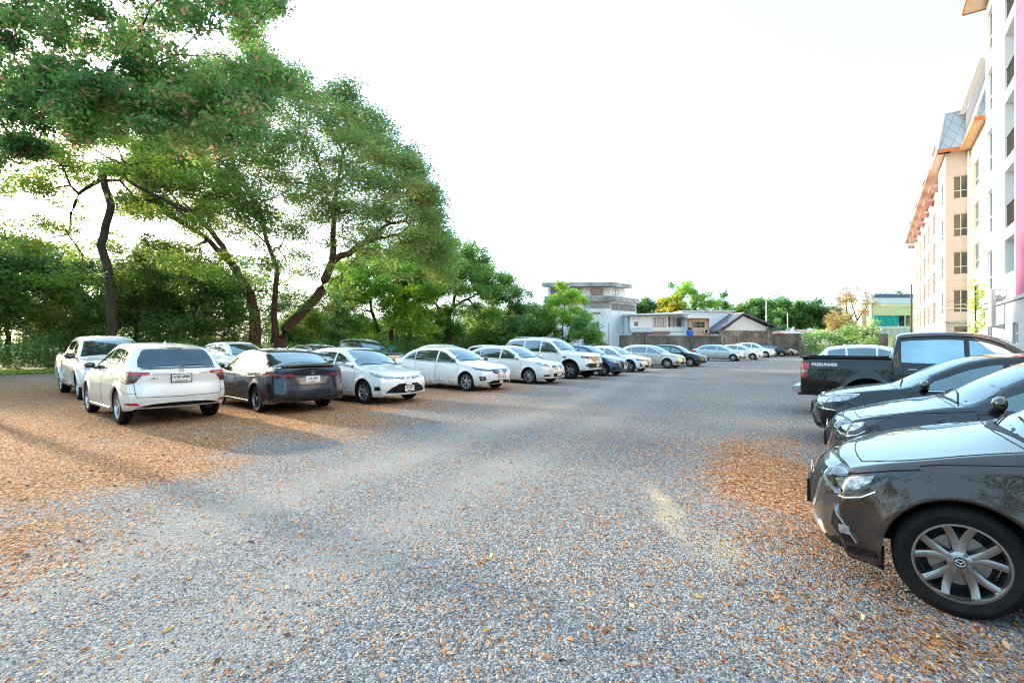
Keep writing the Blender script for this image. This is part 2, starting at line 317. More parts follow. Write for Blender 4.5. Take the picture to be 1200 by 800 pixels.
# grass blades on the verge
N = 42000; t = rng.random(N)*34-4; s2 = rng.random(N)**1.5*3.2; ex = (vnoise(t, t*0, 1.1, 3)-.5)*1.0
x = E0.x+vd.x*t-.818*(s2+ex); y = E0.y+vd.y*t+.575*(s2+ex); h = .06+.12*rng.random(N); th = rng.random(N)*6.28
c = np.stack([x, y, np.full(N, .01)], 1); a = np.stack([np.cos(th), np.sin(th), np.zeros(N)], 1)*.022; tip = np.stack([(rng.random(N)-.5)*.1, (rng.random(N)-.5)*.1, h], 1)
me = np_mesh('verge_grass', np.stack([c-a, c+a, c+tip], 1).reshape(-1, 3), np.arange(N*3).reshape(N, 3), attr={'tint': np.repeat(rng.random(N), 3)})
o = link('verge_grass', me, None, [leaf_mat('grass_blade', (.05,.10,.02), (.16,.24,.04), (.34,.28,.08))]); meta(o, 'short green grass along the foot of the hedge', kind='stuff')
# ================================================================ cars
def pchip(xs, ys):
    xs = np.array(xs, float); ys = np.array(ys, float); h = np.diff(xs); d = np.diff(ys)/h
    m = np.zeros(len(xs)); m[0] = d[0]; m[-1] = d[-1]
    for i in range(1, len(xs)-1):
        if d[i-1]*d[i] > 0:
            w1 = 2*h[i]+h[i-1]; w2 = h[i]+2*h[i-1]; m[i] = (w1+w2)/(w1/d[i-1]+w2/d[i])
    def f(x):
        x = min(max(x, xs[0]), xs[-1]); i = min(int(np.searchsorted(xs, x, 'right'))-1, len(h)-1); i = max(i, 0)
        t = (x-xs[i])/h[i]; a = 2*t**3-3*t*t+1; b = t**3-2*t*t+t
        return float(a*ys[i]+b*h[i]*m[i]+(1-a)*ys[i+1]+(t**3-t*t)*h[i]*m[i+1])
    return f

M_GLASS = lambda: mat('car_glass', (.17,.215,.235), .03, .82, .25, 1.5, coat=.8)
M_TRIM = lambda: mat('black_trim', (.009,.009,.010), .5, 0, .3, 20, bump=.05, bscale=200, ior=1.3)
M_GLOSSBLK = lambda: mat('gloss_black', (.01,.01,.011), .08, coat=1)
M_CHROME = lambda: mat('chrome', (.75,.75,.76), .1, 1.0, .05)
M_SILVER = lambda: mat('alloy', (.50,.50,.52), .26, .9, .12)
M_TYRE = lambda: mat('tyre_rubber', (.008,.008,.009), .72, 0, .35, 12, bump=.1, bscale=60, c2=(.016,.015,.014), ior=1.25)
M_RED = lambda: mat('red_lens', (.42,.006,.01), .1, 0, .25, 14, coat=1, c2=(.22,.004,.006))
M_LAMP = lambda: mat('lamp_lens', (.55,.58,.60), .06, .55, .5, 26, coat=1, c2=(.07,.08,.09))
M_DARKLAMP = lambda: mat('dark_lamp_lens', (.16,.17,.19), .07, .5, .5, 22, coat=1, c2=(.02,.022,.026))
M_SEAM = lambda: mat('panel_gap', (.006,.006,.006), .9)
M_PLATE = lambda: mat('plate_white', (.74,.74,.72), .4, 0, .05)
M_INK = lambda: mat('plate_ink', (.02,.02,.02), .6)
M_AMBER = lambda: mat('amber_lens', (.6,.2,.02), .1, 0, .2, coat=1)
def paint(name, c, metal=.0, rough=.32, dust=.06):
    if 'paint_'+name in MATS: return MATS['paint_'+name]
    m = mat('paint_'+name, c, rough, metal, dust, 2.5, coat=1.0, crough=.03, ior=1.5 if max(c) > .3 else 1.25)
    n = m.node_tree.nodes; l = m.node_tree.links; p = n['Principled BSDF']; src = p.inputs['Base Color'].links[0].from_socket
    tc = n.new('ShaderNodeTexCoord'); sp = n.new('ShaderNodeSeparateXYZ'); l.new(tc.outputs['Object'], sp.inputs[0])
    nz = n.new('ShaderNodeTexNoise'); nz.inputs['Scale'].default_value = 6; nz.inputs['Detail'].default_value = 7; l.new(tc.outputs['Object'], nz.inputs['Vector'])
    r = n.new('ShaderNodeMapRange'); r.inputs[1].default_value = .62; r.inputs[2].default_value = .22; r.inputs[4].default_value = .8; l.new(sp.outputs[2], r.inputs[0])
    q = n.new('ShaderNodeMath'); q.operation = 'MULTIPLY'; l.new(r.outputs[0], q.inputs[0]); r2 = n.new('ShaderNodeMapRange'); r2.inputs[1].default_value = .38; r2.inputs[2].default_value = .7; l.new(nz.outputs[0], r2.inputs[0]); l.new(r2.outputs[0], q.inputs[1])
    mx = n.new('ShaderNodeMix'); mx.data_type = 'RGBA'; l.new(q.outputs[0], mx.inputs[0]); l.new(src, mx.inputs[6]); mx.inputs[7].default_value = (.30,.25,.20, 1) if max(c) > .3 else (.085,.072,.060, 1)
    l.new(mx.outputs[2], p.inputs['Base Color'])
    r3 = n.new('ShaderNodeMapRange'); r3.inputs[1].default_value = 0; r3.inputs[2].default_value = .8; r3.inputs[3].default_value = .025; r3.inputs[4].default_value = .45; l.new(q.outputs[0], r3.inputs[0]); l.new(r3.outputs[0], p.inputs['Coat Roughness'])
    return m

def make_wheel(parent, x, y, side, r, rr, style, width=.2, fine=False, steer=0, rim_mat=None):
    """style: spokes count, 'pair' spread, etc."""
    n, spread, sw = style
    w = empty('wheel', (x, y, r), steer, parent)
    seg = 72 if fine else 36; hw = width/2
    prof = [(rr*.99, -hw*.86), (rr+.012, -hw*.93), ((r+rr)/2, -hw*1.03), (r-.035, -hw*.98), (r-.012, -hw*.84), (r-.002, -hw*.66)]
    gr = [-.45, -.38, -.14, -.07, .07, .14, .38, .45]
    for i, g in enumerate(gr): prof.append((r-(.009 if (i % 4 in (1, 2)) and False else (.008 if i % 2 else 0)), g*hw*1.5 if False else g*hw))
    prof2 = [(r, -.62*hw)]
    for g in (-.38, .0, .38): prof2 += [(r, (g-.07)*hw), (r-.008, (g-.06)*hw), (r-.008, (g+.06)*hw), (r, (g+.07)*hw)]
    prof = prof[:6] + prof2 + [(r, .62*hw)] + [(a, -b) for a, b in reversed(prof[:6])]
    V = []; F = []
    P = len(prof)
    for i in range(seg):
        t = 2*math.pi*i/seg
        for a, b in prof: V.append((a*math.cos(t), b, a*math.sin(t)))
    for i in range(seg):
        for j in range(P-1):
            q = i*P+j; q2 = ((i+1) % seg)*P+j; F.append((q, q2, q2+1, q+1))
    me = np_mesh('tyre', V, F, True); me.set_sharp_from_angle(angle=R(35))
    link('tyre', me, w, [M_TYRE()])
    # rim
    b = MB(); rm = rim_mat or M_SILVER(); dk = mat('brake_dark', (.03,.03,.032), .5, .6); s = side
    def lathe(pr, m):
        base = len(b.v)
        for i in range(seg):
            t = 2*math.pi*i/seg
            for a, o in pr: b.v.append((a*math.cos(t), s*o, a*math.sin(t)))
        for i in range(seg):
            for j in range(len(pr)-1):
                q = base+i*len(pr)+j; q2 = base+((i+1) % seg)*len(pr)+j
                b.f.append([q, q2, q2+1, q+1]); b.mi.append(b._m(m))
    of = hw*.86
    lathe([(rr+.004, of-.004), (rr+.002, of+.004), (rr-.010, of+.004), (rr-.016, of-.008), (rr-.022, of-.03), (rr-.03, -hw*.8)], rm)
    lathe([(rr-.03, -hw*.4), (0.001, -hw*.4)], dk)
    lathe([(rr*.66, of-.085), (rr*.66, of-.075), (.05, of-.075)], mat('brake_disc', (.32,.31,.30), .35, .9))
    lathe([(.062, of-.055), (.058, of-.022), (.045, of-.014), (.031, of-.012), (.03, of-.016), (0.0005, of-.015)], rm)
    def spoke(a0, a1, w0, w1):
        K = 7; base = len(b.v); r0 = .04; r1 = rr-.012
        for k in range(K):
            f = k/(K-1); rad = r0+(r1-r0)*f; an = a0+(a1-a0)*(f**1.15); wd = (w0+(w1-w0)*f**1.6)*.5
            dz = .020*math.sin(math.pi*(f*.55+.5))*1 ; top = of-.014-.012*(1-f) - .012*math.sin(math.pi*f)
            cx, cz = rad*math.cos(an), rad*math.sin(an); tx, tz = -math.sin(an), math.cos(an)
            for q, o in ((-1, top-.03), (-.72, top-.003), (0, top+.004), (.72, top-.003), (1, top-.03)):
                b.v.append((cx+tx*wd*q, s*o, cz+tz*wd*q))
        mi = b._m(rm)
        for k in range(K-1):
            for j in range(4):
                q = base+k*5+j; b.f.append([q, q+1, q+6, q+5]); b.mi.append(mi)
    for i in range(n):
        a = 2*math.pi*i/n+.3
        if spread: spoke(a-spread*.28, a-spread, sw*1.15, sw); spoke(a+spread*.28, a+spread, sw*1.15, sw)
        else: spoke(a, a, sw, sw*.9)
    for i in range(4 if fine else 5):
        a = 2*math.pi*i/(4 if fine else 5)+.5; cx, cz = .052*math.cos(a), .052*math.sin(a)
        b.tube([(cx, s*(of-.03), cz), (cx, s*(of-.004), cz)], [.0125, .010] if fine else [.0085, .007], 10, rm)
    o = b.build('rim', w, smooth=True)
    if fine:
        c = MB(); c.tube([(0, s*(of-.016), 0), (0, s*(of-.010), 0)], .03, 24, M_GLOSSBLK()); 
        for px, pz, qx, qz in ((-.018, .006, -.006, .002), (-.006, .002, 0, -.008), (0, -.008, .006, .002), (.006, .002, .018, .006)):
            c.tube([(px, s*(of-.008), pz), (qx, s*(of-.008), qz)], .0022, 6, M_CHROME())
        c.tube([(.024*math.cos(t), s*(of-.008), .019*math.sin(t)) for t in np.linspace(0, 2*math.pi, 24)], .0022, 6, M_CHROME())
        c.build('emblem', w, smooth=True)
    return w

class Car:
    def __init__(s, sp, name='car', fine=1):
        s.sp = sp; s.fine = fine; s.name = name
        s.root = empty(name)
        s.L, s.W, s.H = sp['L'], sp['W'], sp['H']; s.r = sp['r']; s.R = sp.get('R', s.r+.045)
        s.fo, s.wb = sp['fo'], sp['wb']
        s.ft = pchip(*zip(*sp['top'])); s.fb = pchip(*zip(*sp['belt'])); s.fs = pchip(*zip(*sp.get('sill', [(0,.2),(s.L*.2,.19),(s.L*.8,.2),(s.L,.27)])))
        s.ff = pchip(*zip(*sp['front'])); s.fr = pchip(*zip(*sp['rear']))
        s.tum = sp.get('tum', .43); s.paint = sp['paint']
        s.build_body()
    def crown(s, u):
        g = s.ft(u)-s.fb(u); return min(.055, .035+.0*g) if g > .25 else max(.02, min(.075, g*.55))
    def gh(s, u): return max(.022, s.ft(u)-s.crown(u)-s.fb(u))
    def hw(s, u):
        e = 1.0
        if u < .75: e -= s.sp.get('nar', .42)*((.75-u)/.75)**3.0
        if u > s.L-.8: e -= s.sp.get('narR', .17)*((.8-(s.L-u))/.8)**2.8
        return s.W/2*e
    def yb(s, u): return s.hw(u)*s.sp.get('shoulder', .925)
    def yr(s, u):
        g = s.gh(u); return s.yb(u)-.03-s.tum*max(0, g-.022)
    def vpos(s, u, yy, z):
        UF, UR, L = s.UF, s.UR, s.L
        if u < UF: return u+s.SF(yy, z)*(1-u/UF)**1.5
        if u > L-UR: return u-s.SR(yy, z)*(1-(L-u)/UR)
        return u
    def section(s, u, bot):
        vs = s.vpos(u, 1.0, s.fb(u)); vc = s.vpos(u, 0.0, s.ft(u)); uq = u; u = vs
        W = s.hw(vs); zs = s.fs(vs); zb = s.fb(vs); pts = []
        if bot is None: bot = zs
        ybs = W*s.sp.get('shoulder', .925)
        lo = s.sp.get('waist', [(0,.955),(.12,.985),(.35,1.0),(.62,.992),(.8,.975),(.93,.952),(1,.925)])
        NS = 14
        zr_ = [p[0] for p in lo]; yr_ = [p[1] for p in lo]
        def yat(z):
            q = (z-zs)/(zb-zs); return W*float(np.interp(q, zr_, yr_))
        for j in range(NS+1):
            z = bot+(zb-bot)*j/NS; y = yat(z)
            for cx in (s.fo, s.fo+s.wb):
                dd = math.hypot(u-cx, z-s.r)-s.R
                y += s.sp.get('flare', .018)*math.exp(-(dd/.07)**2)
            pts.append((y, z))
        yb_, ybz = pts[-1]; gg = s.ft(vc)-zb; ch = min(.055, .035) if gg > .25 else max(.02, min(.075, gg*.55))
        g = max(.022, gg-ch); yr0 = yb_-.03-s.tum*max(0, g-.022); zr0 = zb+g
        rc = min(s.sp.get('rc', .075), g*.55+.006)
        # greenhouse side
        d = Vector((yr0-yb_, zr0-zb)); ln = d.length; d.normalize(); A = Vector((yr0, zr0))-d*rc*.8
        for j in range(1, 6):
            t = j/5; q = Vector((yb_, zb)).lerp(A, t); bow = .012*math.sin(math.pi*t)*min(1, g/.3); pts.append((q.x+bow, q.y))
        def roof(y): return zr0+ch*(1-(abs(y)/max(yr0, .01))**2.2)
        yB = yr0-rc*1.4; B = Vector((yB, roof(yB))); E_ = Vector((yr0+.0, zr0+ch*.12))
        for j in range(1, 5):
            t = j/4; q = A*(1-t)**2+E_*2*t*(1-t)+B*t*t; pts.append((q.x, q.y))
        for j in range(1, 9):
            y = yB*(1-j/8); pts.append((y, roof(y)))
        return pts
    def build_body(s):
        L = s.L; Us = set(); add = Us.add
        for x in (0, .012, .03, .06, .1, .16): add(round(x, 4)); add(round(L-x, 4))
        st = .055 if s.fine >= 2 else (.08 if s.fine == 1 else .11); x = .2
        while x < L-.18: add(round(x, 4)); x += st
        for u in s.sp.get('stations', []): add(round(u, 4))
        bots = {}
        na = 22 if s.fine >= 2 else 14
        for cx in (s.fo, s.fo+s.wb):
            for u in [q for q in Us if cx-s.R-.02 < q < cx+s.R+.02]: Us.discard(u)
            add(round(cx-s.R-.004, 4)); add(round(cx+s.R+.004, 4))
            for k in range(na+1):
                a = math.pi*k/na; u = round(cx-s.R*math.cos(a), 5); add(u); bots[u] = s.r+s.R*math.sin(a)
        U = sorted(Us); rows = []
        xf = s.sp.get('sweep', .36)*.66; xr = s.sp.get('sweepR', .26)*.62; bow = s.sp.get('bow', .10); uc, uh = s.sp['ws']; ur, ub = s.sp['bl']
        UF = s.fo-s.R-.004; UR = L-(s.fo+s.wb+s.R)-.004
        def SF(yy, z): q = xf*min(1.05, yy)**2.3+s.ff(z); k = UF*.5; return q if q < k else k+(UF*.64-k)*(1-math.exp(-(q-k)/(UF*.64-k)))
        def SR(yy, z): q = xr*min(1.05, yy)**3+s.fr(z); k = UR*.75; return q if q < k else k+(UR*.95-k)*(1-math.exp(-(q-k)/(UR*.95-k)))
        s.SF = SF; s.SR = SR; s.UF = UF; s.UR = UR
        for u in U:
            pts = s.section(u, bots.get(u))
            ins = 0
            for e, dd in ((u, 1), (L-u, 1)):
                if e < .06: ins = max(ins, (1-math.sqrt(max(0, 1-(1-e/.06)**2)))*.05)
            zc = .5; yc = 0; out = []
            wds = (1 if uc <= u <= uh else 0)
            nsec = len(pts)
            pts = [(pts[0][0]-.035, pts[0][1]+.004)] + pts
            for j, (y, z) in enumerate(pts):
                sc_ = 1-ins/(s.W/2); y2 = y*sc_; z2 = zc+(z-zc)*(1-ins/.35 if z > zc else 1-ins/.35)
                v = u; yy = abs(y)/(s.W/2)
                if u < UF: v = u+s.SF(yy, z)*(1-u/UF)**1.5
                if u > L-UR: v = u-s.SR(yy, z)*(1-(L-u)/UR)
                # bowed glass
                gy = s.yr(u)
                if j > nsec-13 and gy > 0:
                    q = 1-min(1, abs(y)/gy)**2
                    k = math.exp(-((u-(uc+uh)/2)/((uh-uc)*.62))**4); k2 = math.exp(-((u-(ur+ub)/2)/((ub-ur)*.7+.05))**4)
                    v += -bow*k*q + s.sp.get('bowR', .07)*k2*q
                out.append((L/2-v, y2, z2))
            rows.append(out)
        A = np.array(rows); s.A = A; n, m, _ = A.shape
        V = A.reshape(-1, 3).tolist(); F = []
        bed = s.sp.get('bed'); skip = set()
        for i in range(n-1):
            inbed = bed and U[i] >= bed[0]-1e-6 and U[i+1] <= bed[1]+1e-6
            for j in range(m-1):
                if inbed and j >= m-9: continue
                q = i*m+j; F.append((q, q+1, q+m+1, q+m))
        K = 8
        for end in (0, n-1):
            # cap: side rows (1..m-9) x columns, top row = roof rows
            jc = m-9; base = {}
            for j in range(1, jc+1):
                f = (j-1)/(jc-1)
                for k in range(K+1):
                    if k == 0: base[j, k] = end*m+j; continue
                    if j == jc: base[j, k] = end*m+jc+k; continue
                    p = A[end, j]; y = p[1]*(1-k/K); z = p[2]+(A[end, min(jc+k, m-1)][2]-A[end, jc][2])*f**2
                    yy = abs(y)/(s.W/2)
                    ye = abs(p[1])/(s.W/2)
                    if end == 0:
                        v = s.SF(yy, z)
                    else:
                        v = L-s.SR(yy, z)
                    base[j, k] = len(V); V.append([L/2-v, y, z])
            for j in range(1, jc):
                for k in range(K):
                    q = (base[j, k], base[j, k+1], base[j+1, k+1], base[j+1, k]); F.append(q if end == 0 else q[::-1])
        # mirror
        V = np.array(V); nv = len(V); V2 = V.copy(); V2[:, 1] *= -1
        V = np.vstack([V, V2]); F = F+[tuple(nv+x for x in f[::-1]) for f in F]
        me = bpy.data.meshes.new('body'); me.from_pydata(V.tolist(), [], F)
        bm = bmesh.new(); bm.from_mesh(me); bmesh.ops.remove_doubles(bm, verts=bm.verts, dist=2e-4)
        bmesh.ops.recalc_face_normals(bm, faces=bm.faces); bm.to_mesh(me); bm.free()
        me.polygons.foreach_set('use_smooth', [True]*len(me.polygons)); me.update()
        # light smoothing keeps the loft fair
        s.body = link('body', me, s.root, [s.paint])
        bm = bmesh.new(); bm.from_mesh(me); bmesh.ops.triangulate(bm, faces=bm.faces); bm.verts.ensure_lookup_table(); bm.faces.ensure_lookup_table()
        bm.normal_update()
        s.tv = [v.co.copy() for v in bm.verts]; s.tf = [tuple(v.index for v in f.verts) for f in bm.faces]; s.tn = [v.normal.copy() for v in bm.verts]
        # ensure outward
        c = Vector((0, 0, .6)); sgn = sum(1 if s.tn[i].dot(s.tv[i]-c) > 0 else -1 for i in range(0, len(s.tv), 7))
        if sgn < 0: s.tn = [-x for x in s.tn]; me.flip_normals()
        s.bvh = BVHTree.FromPolygons(s.tv, s.tf); bm.free()
    # ---- projection
    def hit(s, o, d):
        loc, nn, i, dist = s.bvh.ray_cast(o, d, 30)
        if loc is None: loc, nn, i, dist = s.bvh.find_nearest(o+d*(4 if False else 5.0 if abs(d.z) < .5 else 4.0))
        a, b_, c = (s.tv[k] for k in s.tf[i]); 
        v0 = b_-a; v1 = c-a; v2 = loc-a; d00 = v0.dot(v0); d01 = v0.dot(v1); d11 = v1.dot(v1); d20 = v2.dot(v0); d21 = v2.dot(v1); dn = d00*d11-d01*d01
        if abs(dn) < 1e-14: n = nn
        else:
            v = (d11*d20-d01*d21)/dn; w_ = (d00*d21-d01*d20)/dn
            n = (s.tn[s.tf[i][0]]*(1-v-w_)+s.tn[s.tf[i][1]]*v+s.tn[s.tf[i][2]]*w_).normalized()
        if n.dot(d) > 0: n = -n
        return loc, n
    CF = .95
    def ray(s, mode, p):
        L = s.L
        if mode == 'side': return Vector((L/2-p[0], 5, p[1])), Vector((0, -1, 0))
        if mode == 'sideR': return Vector((L/2-p[0], -5, p[1])), Vector((0, 1, 0))
        if mode == 'top': return Vector((L/2-p[0], p[1], 4)), Vector((0, 0, -1))
        if mode == 'rear': return Vector((-L/2-4, p[0], p[1])), Vector((1, 0, 0))
        if mode == 'cf': # (phi, z)
            ax = L/2-s.CF; dr = Vector((math.cos(p[0]), math.sin(p[0]), 0)); return Vector((ax, 0, p[1]))+dr*5, -dr
        if mode == 'cr':
            ax = -L/2+s.CF; dr = Vector((-math.cos(p[0]), math.sin(p[0]), 0)); return Vector((ax, 0, p[1]))+dr*5, -dr
    def conv(s, mode, pts):
        if mode == 'cf': return [(math.atan2(y, s.CF-u), z) for u, y, z in pts], (.9, 1)
        if mode == 'cr': return [(math.atan2(y, s.CF-u), z) for u, y, z in pts], (.9, 1)
        return pts, (1, 1)
    def decal(s, name, mode, pts, m, off=.004, parent=None, mirror=False, step=.05, skirt=.012, sub=False, up=None):
        outs = []
        p2, scl = s.conv(mode, pts)
        sides = [1, -1] if mirror else [1]
        if mode in ('cf', 'cr'): step_b = step
        B = []
        k = len(p2)
        for i in range(k):
            a = Vector(p2[i]); b_ = Vector(p2[(i+1) % k]); n_ = max(1, int((b_-a).length/step))
            for q in range(n_): B.append(a.lerp(b_, q/n_))
        xs = [p.x for p in B]; ys = [p.y for p in B]; inner = []
        def inside(x, y):
            c = False; j = len(B)-1
            for i in range(len(B)):
                if (B[i].y > y) != (B[j].y > y) and x < (B[j].x-B[i].x)*(y-B[i].y)/(B[j].y-B[i].y)+B[i].x: c = not c
                j = i
            return c
        g = step*1.0; x = min(xs)+g*.5
        while x < max(xs):
            y = min(ys)+g*.5
            while y < max(ys):
                if inside(x, y) and min((p-Vector((x, y))).length for p in B) > g*.35: inner.append(Vector((x, y)))
                y += g
            x += g
        vs, es, fs, *_ = delaunay_2d_cdt(B+inner, [], [list(range(len(B)))], 1, 1e-6)
        from collections import Counter
        cnt = Counter()
        for f in fs:
            for i in range(len(f)): cnt[tuple(sorted((f[i], f[(i+1) % len(f)])))] += 1
        for sd_ in sides:
            V = []; N = []
            for p in vs:
                o, d = s.ray(mode, (p.x, p.y)); 
                loc, n = s.hit(o, d); V.append(loc+n*off); N.append(n)
            F = [list(f) for f in fs]; nv = len(V); mp = {}
            for (a, b_), c in list(cnt.items()):
                if c == 1:
                    for q in (a, b_):
                        if q not in mp: mp[q] = (len(V), len(V)+1); V += [V[q].copy(), V[q]-N[q]*(off+skirt)]; N += [N[q], N[q]]
                    F.append([mp[a][0], mp[b_][0], mp[b_][1], mp[a][1]])
            if sd_ < 0: V = [Vector((v.x, -v.y, v.z)) for v in V]; N = [Vector((v.x, -v.y, v.z)) for v in N]
            me = bpy.data.meshes.new(name); me.from_pydata([tuple(v) for v in V], [], F)
            # orient main faces outward
            me.update()
            fl = [p_ for p_ in me.polygons if len(p_.vertices) == 3]
            bad = sum(1 if p_.normal.dot(N[p_.vertices[0]]) < 0 else -1 for p_ in fl)
            if bad > 0: me.flip_normals()
            me.polygons.foreach_set('use_smooth', [len(p_.vertices) == 3 for p_ in me.polygons])
            try: me.normals_split_custom_set_from_vertices([tuple(n) for n in N])
            except Exception: pass
            outs.append(link(name, me, parent or s.root, [m]))
        return outs
    def seam(s, name, mode, lines, wdt=.006, m=None, off=.0022, parent=None, mirror=True, raised=0):
        """thin strips for shut lines and mouldings; lines = list of polylines"""
        outs = []
        for sd_ in ([1, -1] if mirror else [1]):
            b = MB(); mm = m or M_SEAM()
            for ln in lines:
                p2, _ = s.conv(mode, ln); P = []
                for i in range(len(p2)-1):
                    a = Vector(p2[i]); c = Vector(p2[i+1]); n_ = max(1, int((c-a).length/.03))
                    for q in range(n_+(1 if i == len(p2)-2 else 0)): P.append(a.lerp(c, q/n_))
                H = [s.hit(*s.ray(mode, (p.x, p.y))) for p in P]; rows = []
                for i, (loc, n) in enumerate(H):
                    t = (H[min(i+1, len(H)-1)][0]-H[max(i-1, 0)][0])
                    if t.length < 1e-6: continue
                    sdv = t.normalized().cross(n).normalized()*wdt/2
                    if raised: rows.append([loc+sdv-n*.004, loc+sdv*.8+n*(off+raised), loc-sdv*.8+n*(off+raised), loc-sdv-n*.004])
                    else: rows.append([loc+sdv+n*off, loc-sdv+n*off])
                for i in range(len(rows)-1):
                    if (rows[i][0]-rows[i+1][0]).length > .16: continue
                    for j in range(len(rows[i])-1):
                        q = [rows[i][j], rows[i][j+1], rows[i+1][j+1], rows[i+1][j]]
                        if sd_ < 0: q = [Vector((v.x, -v.y, v.z)) for v in q]
                        b.face(q, mm)
            o = b.build(name, parent or s.root, smooth=bool(raised)); outs.append(o)
        return outs
    # ---- standard assemblies
    def underside(s):
        b = MB(); t = M_TRIM(); L = s.L; W = s.W; r = s.r
        b.box(-L/2+.45, L/2-.5, -W/2+.3, W/2-.3, max(s.fs(L/2), s.fs(L))+.02, .5, t)
        x1 = L/2-s.fo-s.R; x0 = L/2-s.fo-s.wb+s.R
        b.box(x0-.001, x1+.001, -W/2+.05, W/2-.05, s.fs(L/2)+.01, .3, t)
        b.build('underbody', s.root)
        for cx in (s.fo, s.fo+s.wb):
            for sd_ in (1, -1):
                b = MB(); K = 14; Rr = s.R+.012; y0 = sd_*(s.hw(cx)-.03); y1 = sd_*(W/2-.42); X = L/2-cx
                P = [(X+Rr*math.cos(a), r+Rr*math.sin(a)) for a in np.linspace(-.12, math.pi+.12, K)]
                P = [(P[0][0]-.01, .27)]+P+[(P[-1][0]+.01, .27)]; K += 2
                for i in range(K-1): b.face([(P[i][0], y0, P[i][1]), (P[i+1][0], y0, P[i+1][1]), (P[i+1][0], y1, P[i+1][1]), (P[i][0], y1, P[i][1])], t)
                b.face([(x, y1, z) for x, z in P], t)
                b.build('wheel_arch', s.root, smooth=False)
    def wheels(s, style, rr=None, width=.205, steer=0, rim_mat=None, which=(1, 1, 1, 1)):
        rr = rr or s.r-.105; X1 = s.L/2-s.fo; X0 = X1-s.wb; y = s.W/2-width/2-.022
        for i, (x, sd_) in enumerate(((X1, 1), (X1, -1), (X0, 1), (X0, -1))):
            make_wheel(s.root, x, sd_*y, sd_, s.r, rr, style, width, s.fine >= 3, steer if x == X1 else 0, rim_mat)
    def side_glass(s, u0, u1, pillars=(), lo=.028, hi=.045, m=None, frac=1.0, rearcut=0):
        """windows follow the beltline and roofline between u0 and u1; pillars = list of (u, width, lean)"""
        m = m or M_GLASS()
        def top(u):
            return s.fb(u)+s.gh(u)*frac-hi-.055*min(1, s.gh(u)/.3)
        def bot(u): return s.fb(u)+lo
        cuts = [(u0, 0, 0)]+list(pillars)+[(u1, 0, 0)]
        for a, b_ in zip(cuts[:-1], cuts[1:]):
            s0 = a[0]+a[1]/2; s1 = b_[0]-b_[1]/2; N_ = 14; T = []; Bt = []
            # lean: top shifted by lean metres
            for k in range(N_+1):
                f = k/N_; ub_ = s0+(s1-s0)*f; ut = (s0+a[2])+((s1+b_[2])-(s0+a[2]))*f
                T.append((ut, top(ut))); Bt.append((ub_, bot(ub_)))
            T = [(u, z) for u, z in T if z > bot(u)+.012]
            if not T: continue
            Bt = [(u, z) for u, z in Bt if top(u) > z+.012 or (T[0][0] <= u <= T[-1][0])]
            poly = Bt+T[::-1]
            if len(poly) < 4: continue
            s.decal('window', 'side', poly, m, .0035, mirror=True, step=.07)
    def screens(s, rear=True, inset=.055):
        uc, uh = s.sp['ws']; g = M_GLASS()
        def poly(ua, ub_, n=9, sh=0.0, ia=inset):
            Lf = []; 
            for k in range(n+1):
                u = ua+(ub_-ua)*k/n; Lf.append((u, max(.05, s.yr(u)-ia+.02*0)))
            return Lf+[(u, -y) for u, y in reversed(Lf)]
        P = poly(uc+.05, uh-.04); bow = s.sp.get('bow', .10)
        # shift centre of lower edge forward
        P2 = []
        hf = poly(uc+.05, uh-.04)
        Lf = hf[:10]; n0 = 8
        front = [(Lf[0][0]-bow*.9*(1-(y/Lf[0][1])**2), y) for y in np.linspace(-Lf[0][1], Lf[0][1], n0+1)][1:-1]
        back = [(Lf[-1][0]-bow*.6*(1-(y/Lf[-1][1])**2), y) for y in np.linspace(Lf[-1][1], -Lf[-1][1], n0+1)][1:-1]
        s.decal('windshield', 'top', Lf+back+[(u, -y) for u, y in reversed(Lf)]+front, g, .004, step=.08)
        if rear:
            ur, ub_ = s.sp['bl']
            if s.sp.get('hatch'):
                n = 8; Lf = []
                for k in range(n+1):
                    u = ur+.03+(ub_-ur-.06)*k/n; Lf.append((max(.1, s.yr(u)-.085-.05*max(0,1-k/2)), s.ft(u)-.045))
                s.decal('rear_window', 'rear', Lf+[(-y, z) for y, z in reversed(Lf)], g, .004, step=.06)
            else:
                Lf = poly(ur+.05, ub_-.05, 9)[:10]
                s.decal('rear_window', 'top', Lf+[(u, -y) for u, y in reversed(Lf)], g, .004, step=.08)
    def mirrors(s, u, z=None, m=None, big=1.0, both=True):
        z = z or s.fb(u)+.06; yb = s.yb(u)
        for sd_ in (1, -1):
            b = MB(); K = 10; m_ = m or s.paint; w_ = .2*big; cy = yb-.045; X = s.L/2-u
            rows = []
            for i in range(9):
                t = i/8; yy = cy+.03+w_*t; e = math.sqrt(max(.02, 1-abs(2*t-1)**3.0)); 
                rows.append([(X+(.02+.075*math.cos(a)*e*(1 if math.cos(a) > 0 else .55)), sd_*yy, z+.045+ .066*big*math.sin(a)*e) for a in np.linspace(0, 2*math.pi, K, endpoint=False)])
            base = 0
            for r_ in rows: b.v += r_
            mi = b._m(m_)
            for i in range(8):
                for j in range(K): b.f.append([i*K+j, i*K+(j+1) % K, (i+1)*K+(j+1) % K, (i+1)*K+j]); b.mi.append(mi)
            b.f.append(list(range(K))); b.mi.append(mi); b.f.append([8*K+j for j in range(K)]); b.mi.append(mi)
            q = b._m(M_TRIM()); 
            b.box(X-.01, X+.05, min(sd_*(yb-.05), sd_*(cy+.07)), max(sd_*(yb-.05), sd_*(cy+.07)), z-.035, z+.005, M_TRIM())
            b.build('mirror', s.root, smooth=True)
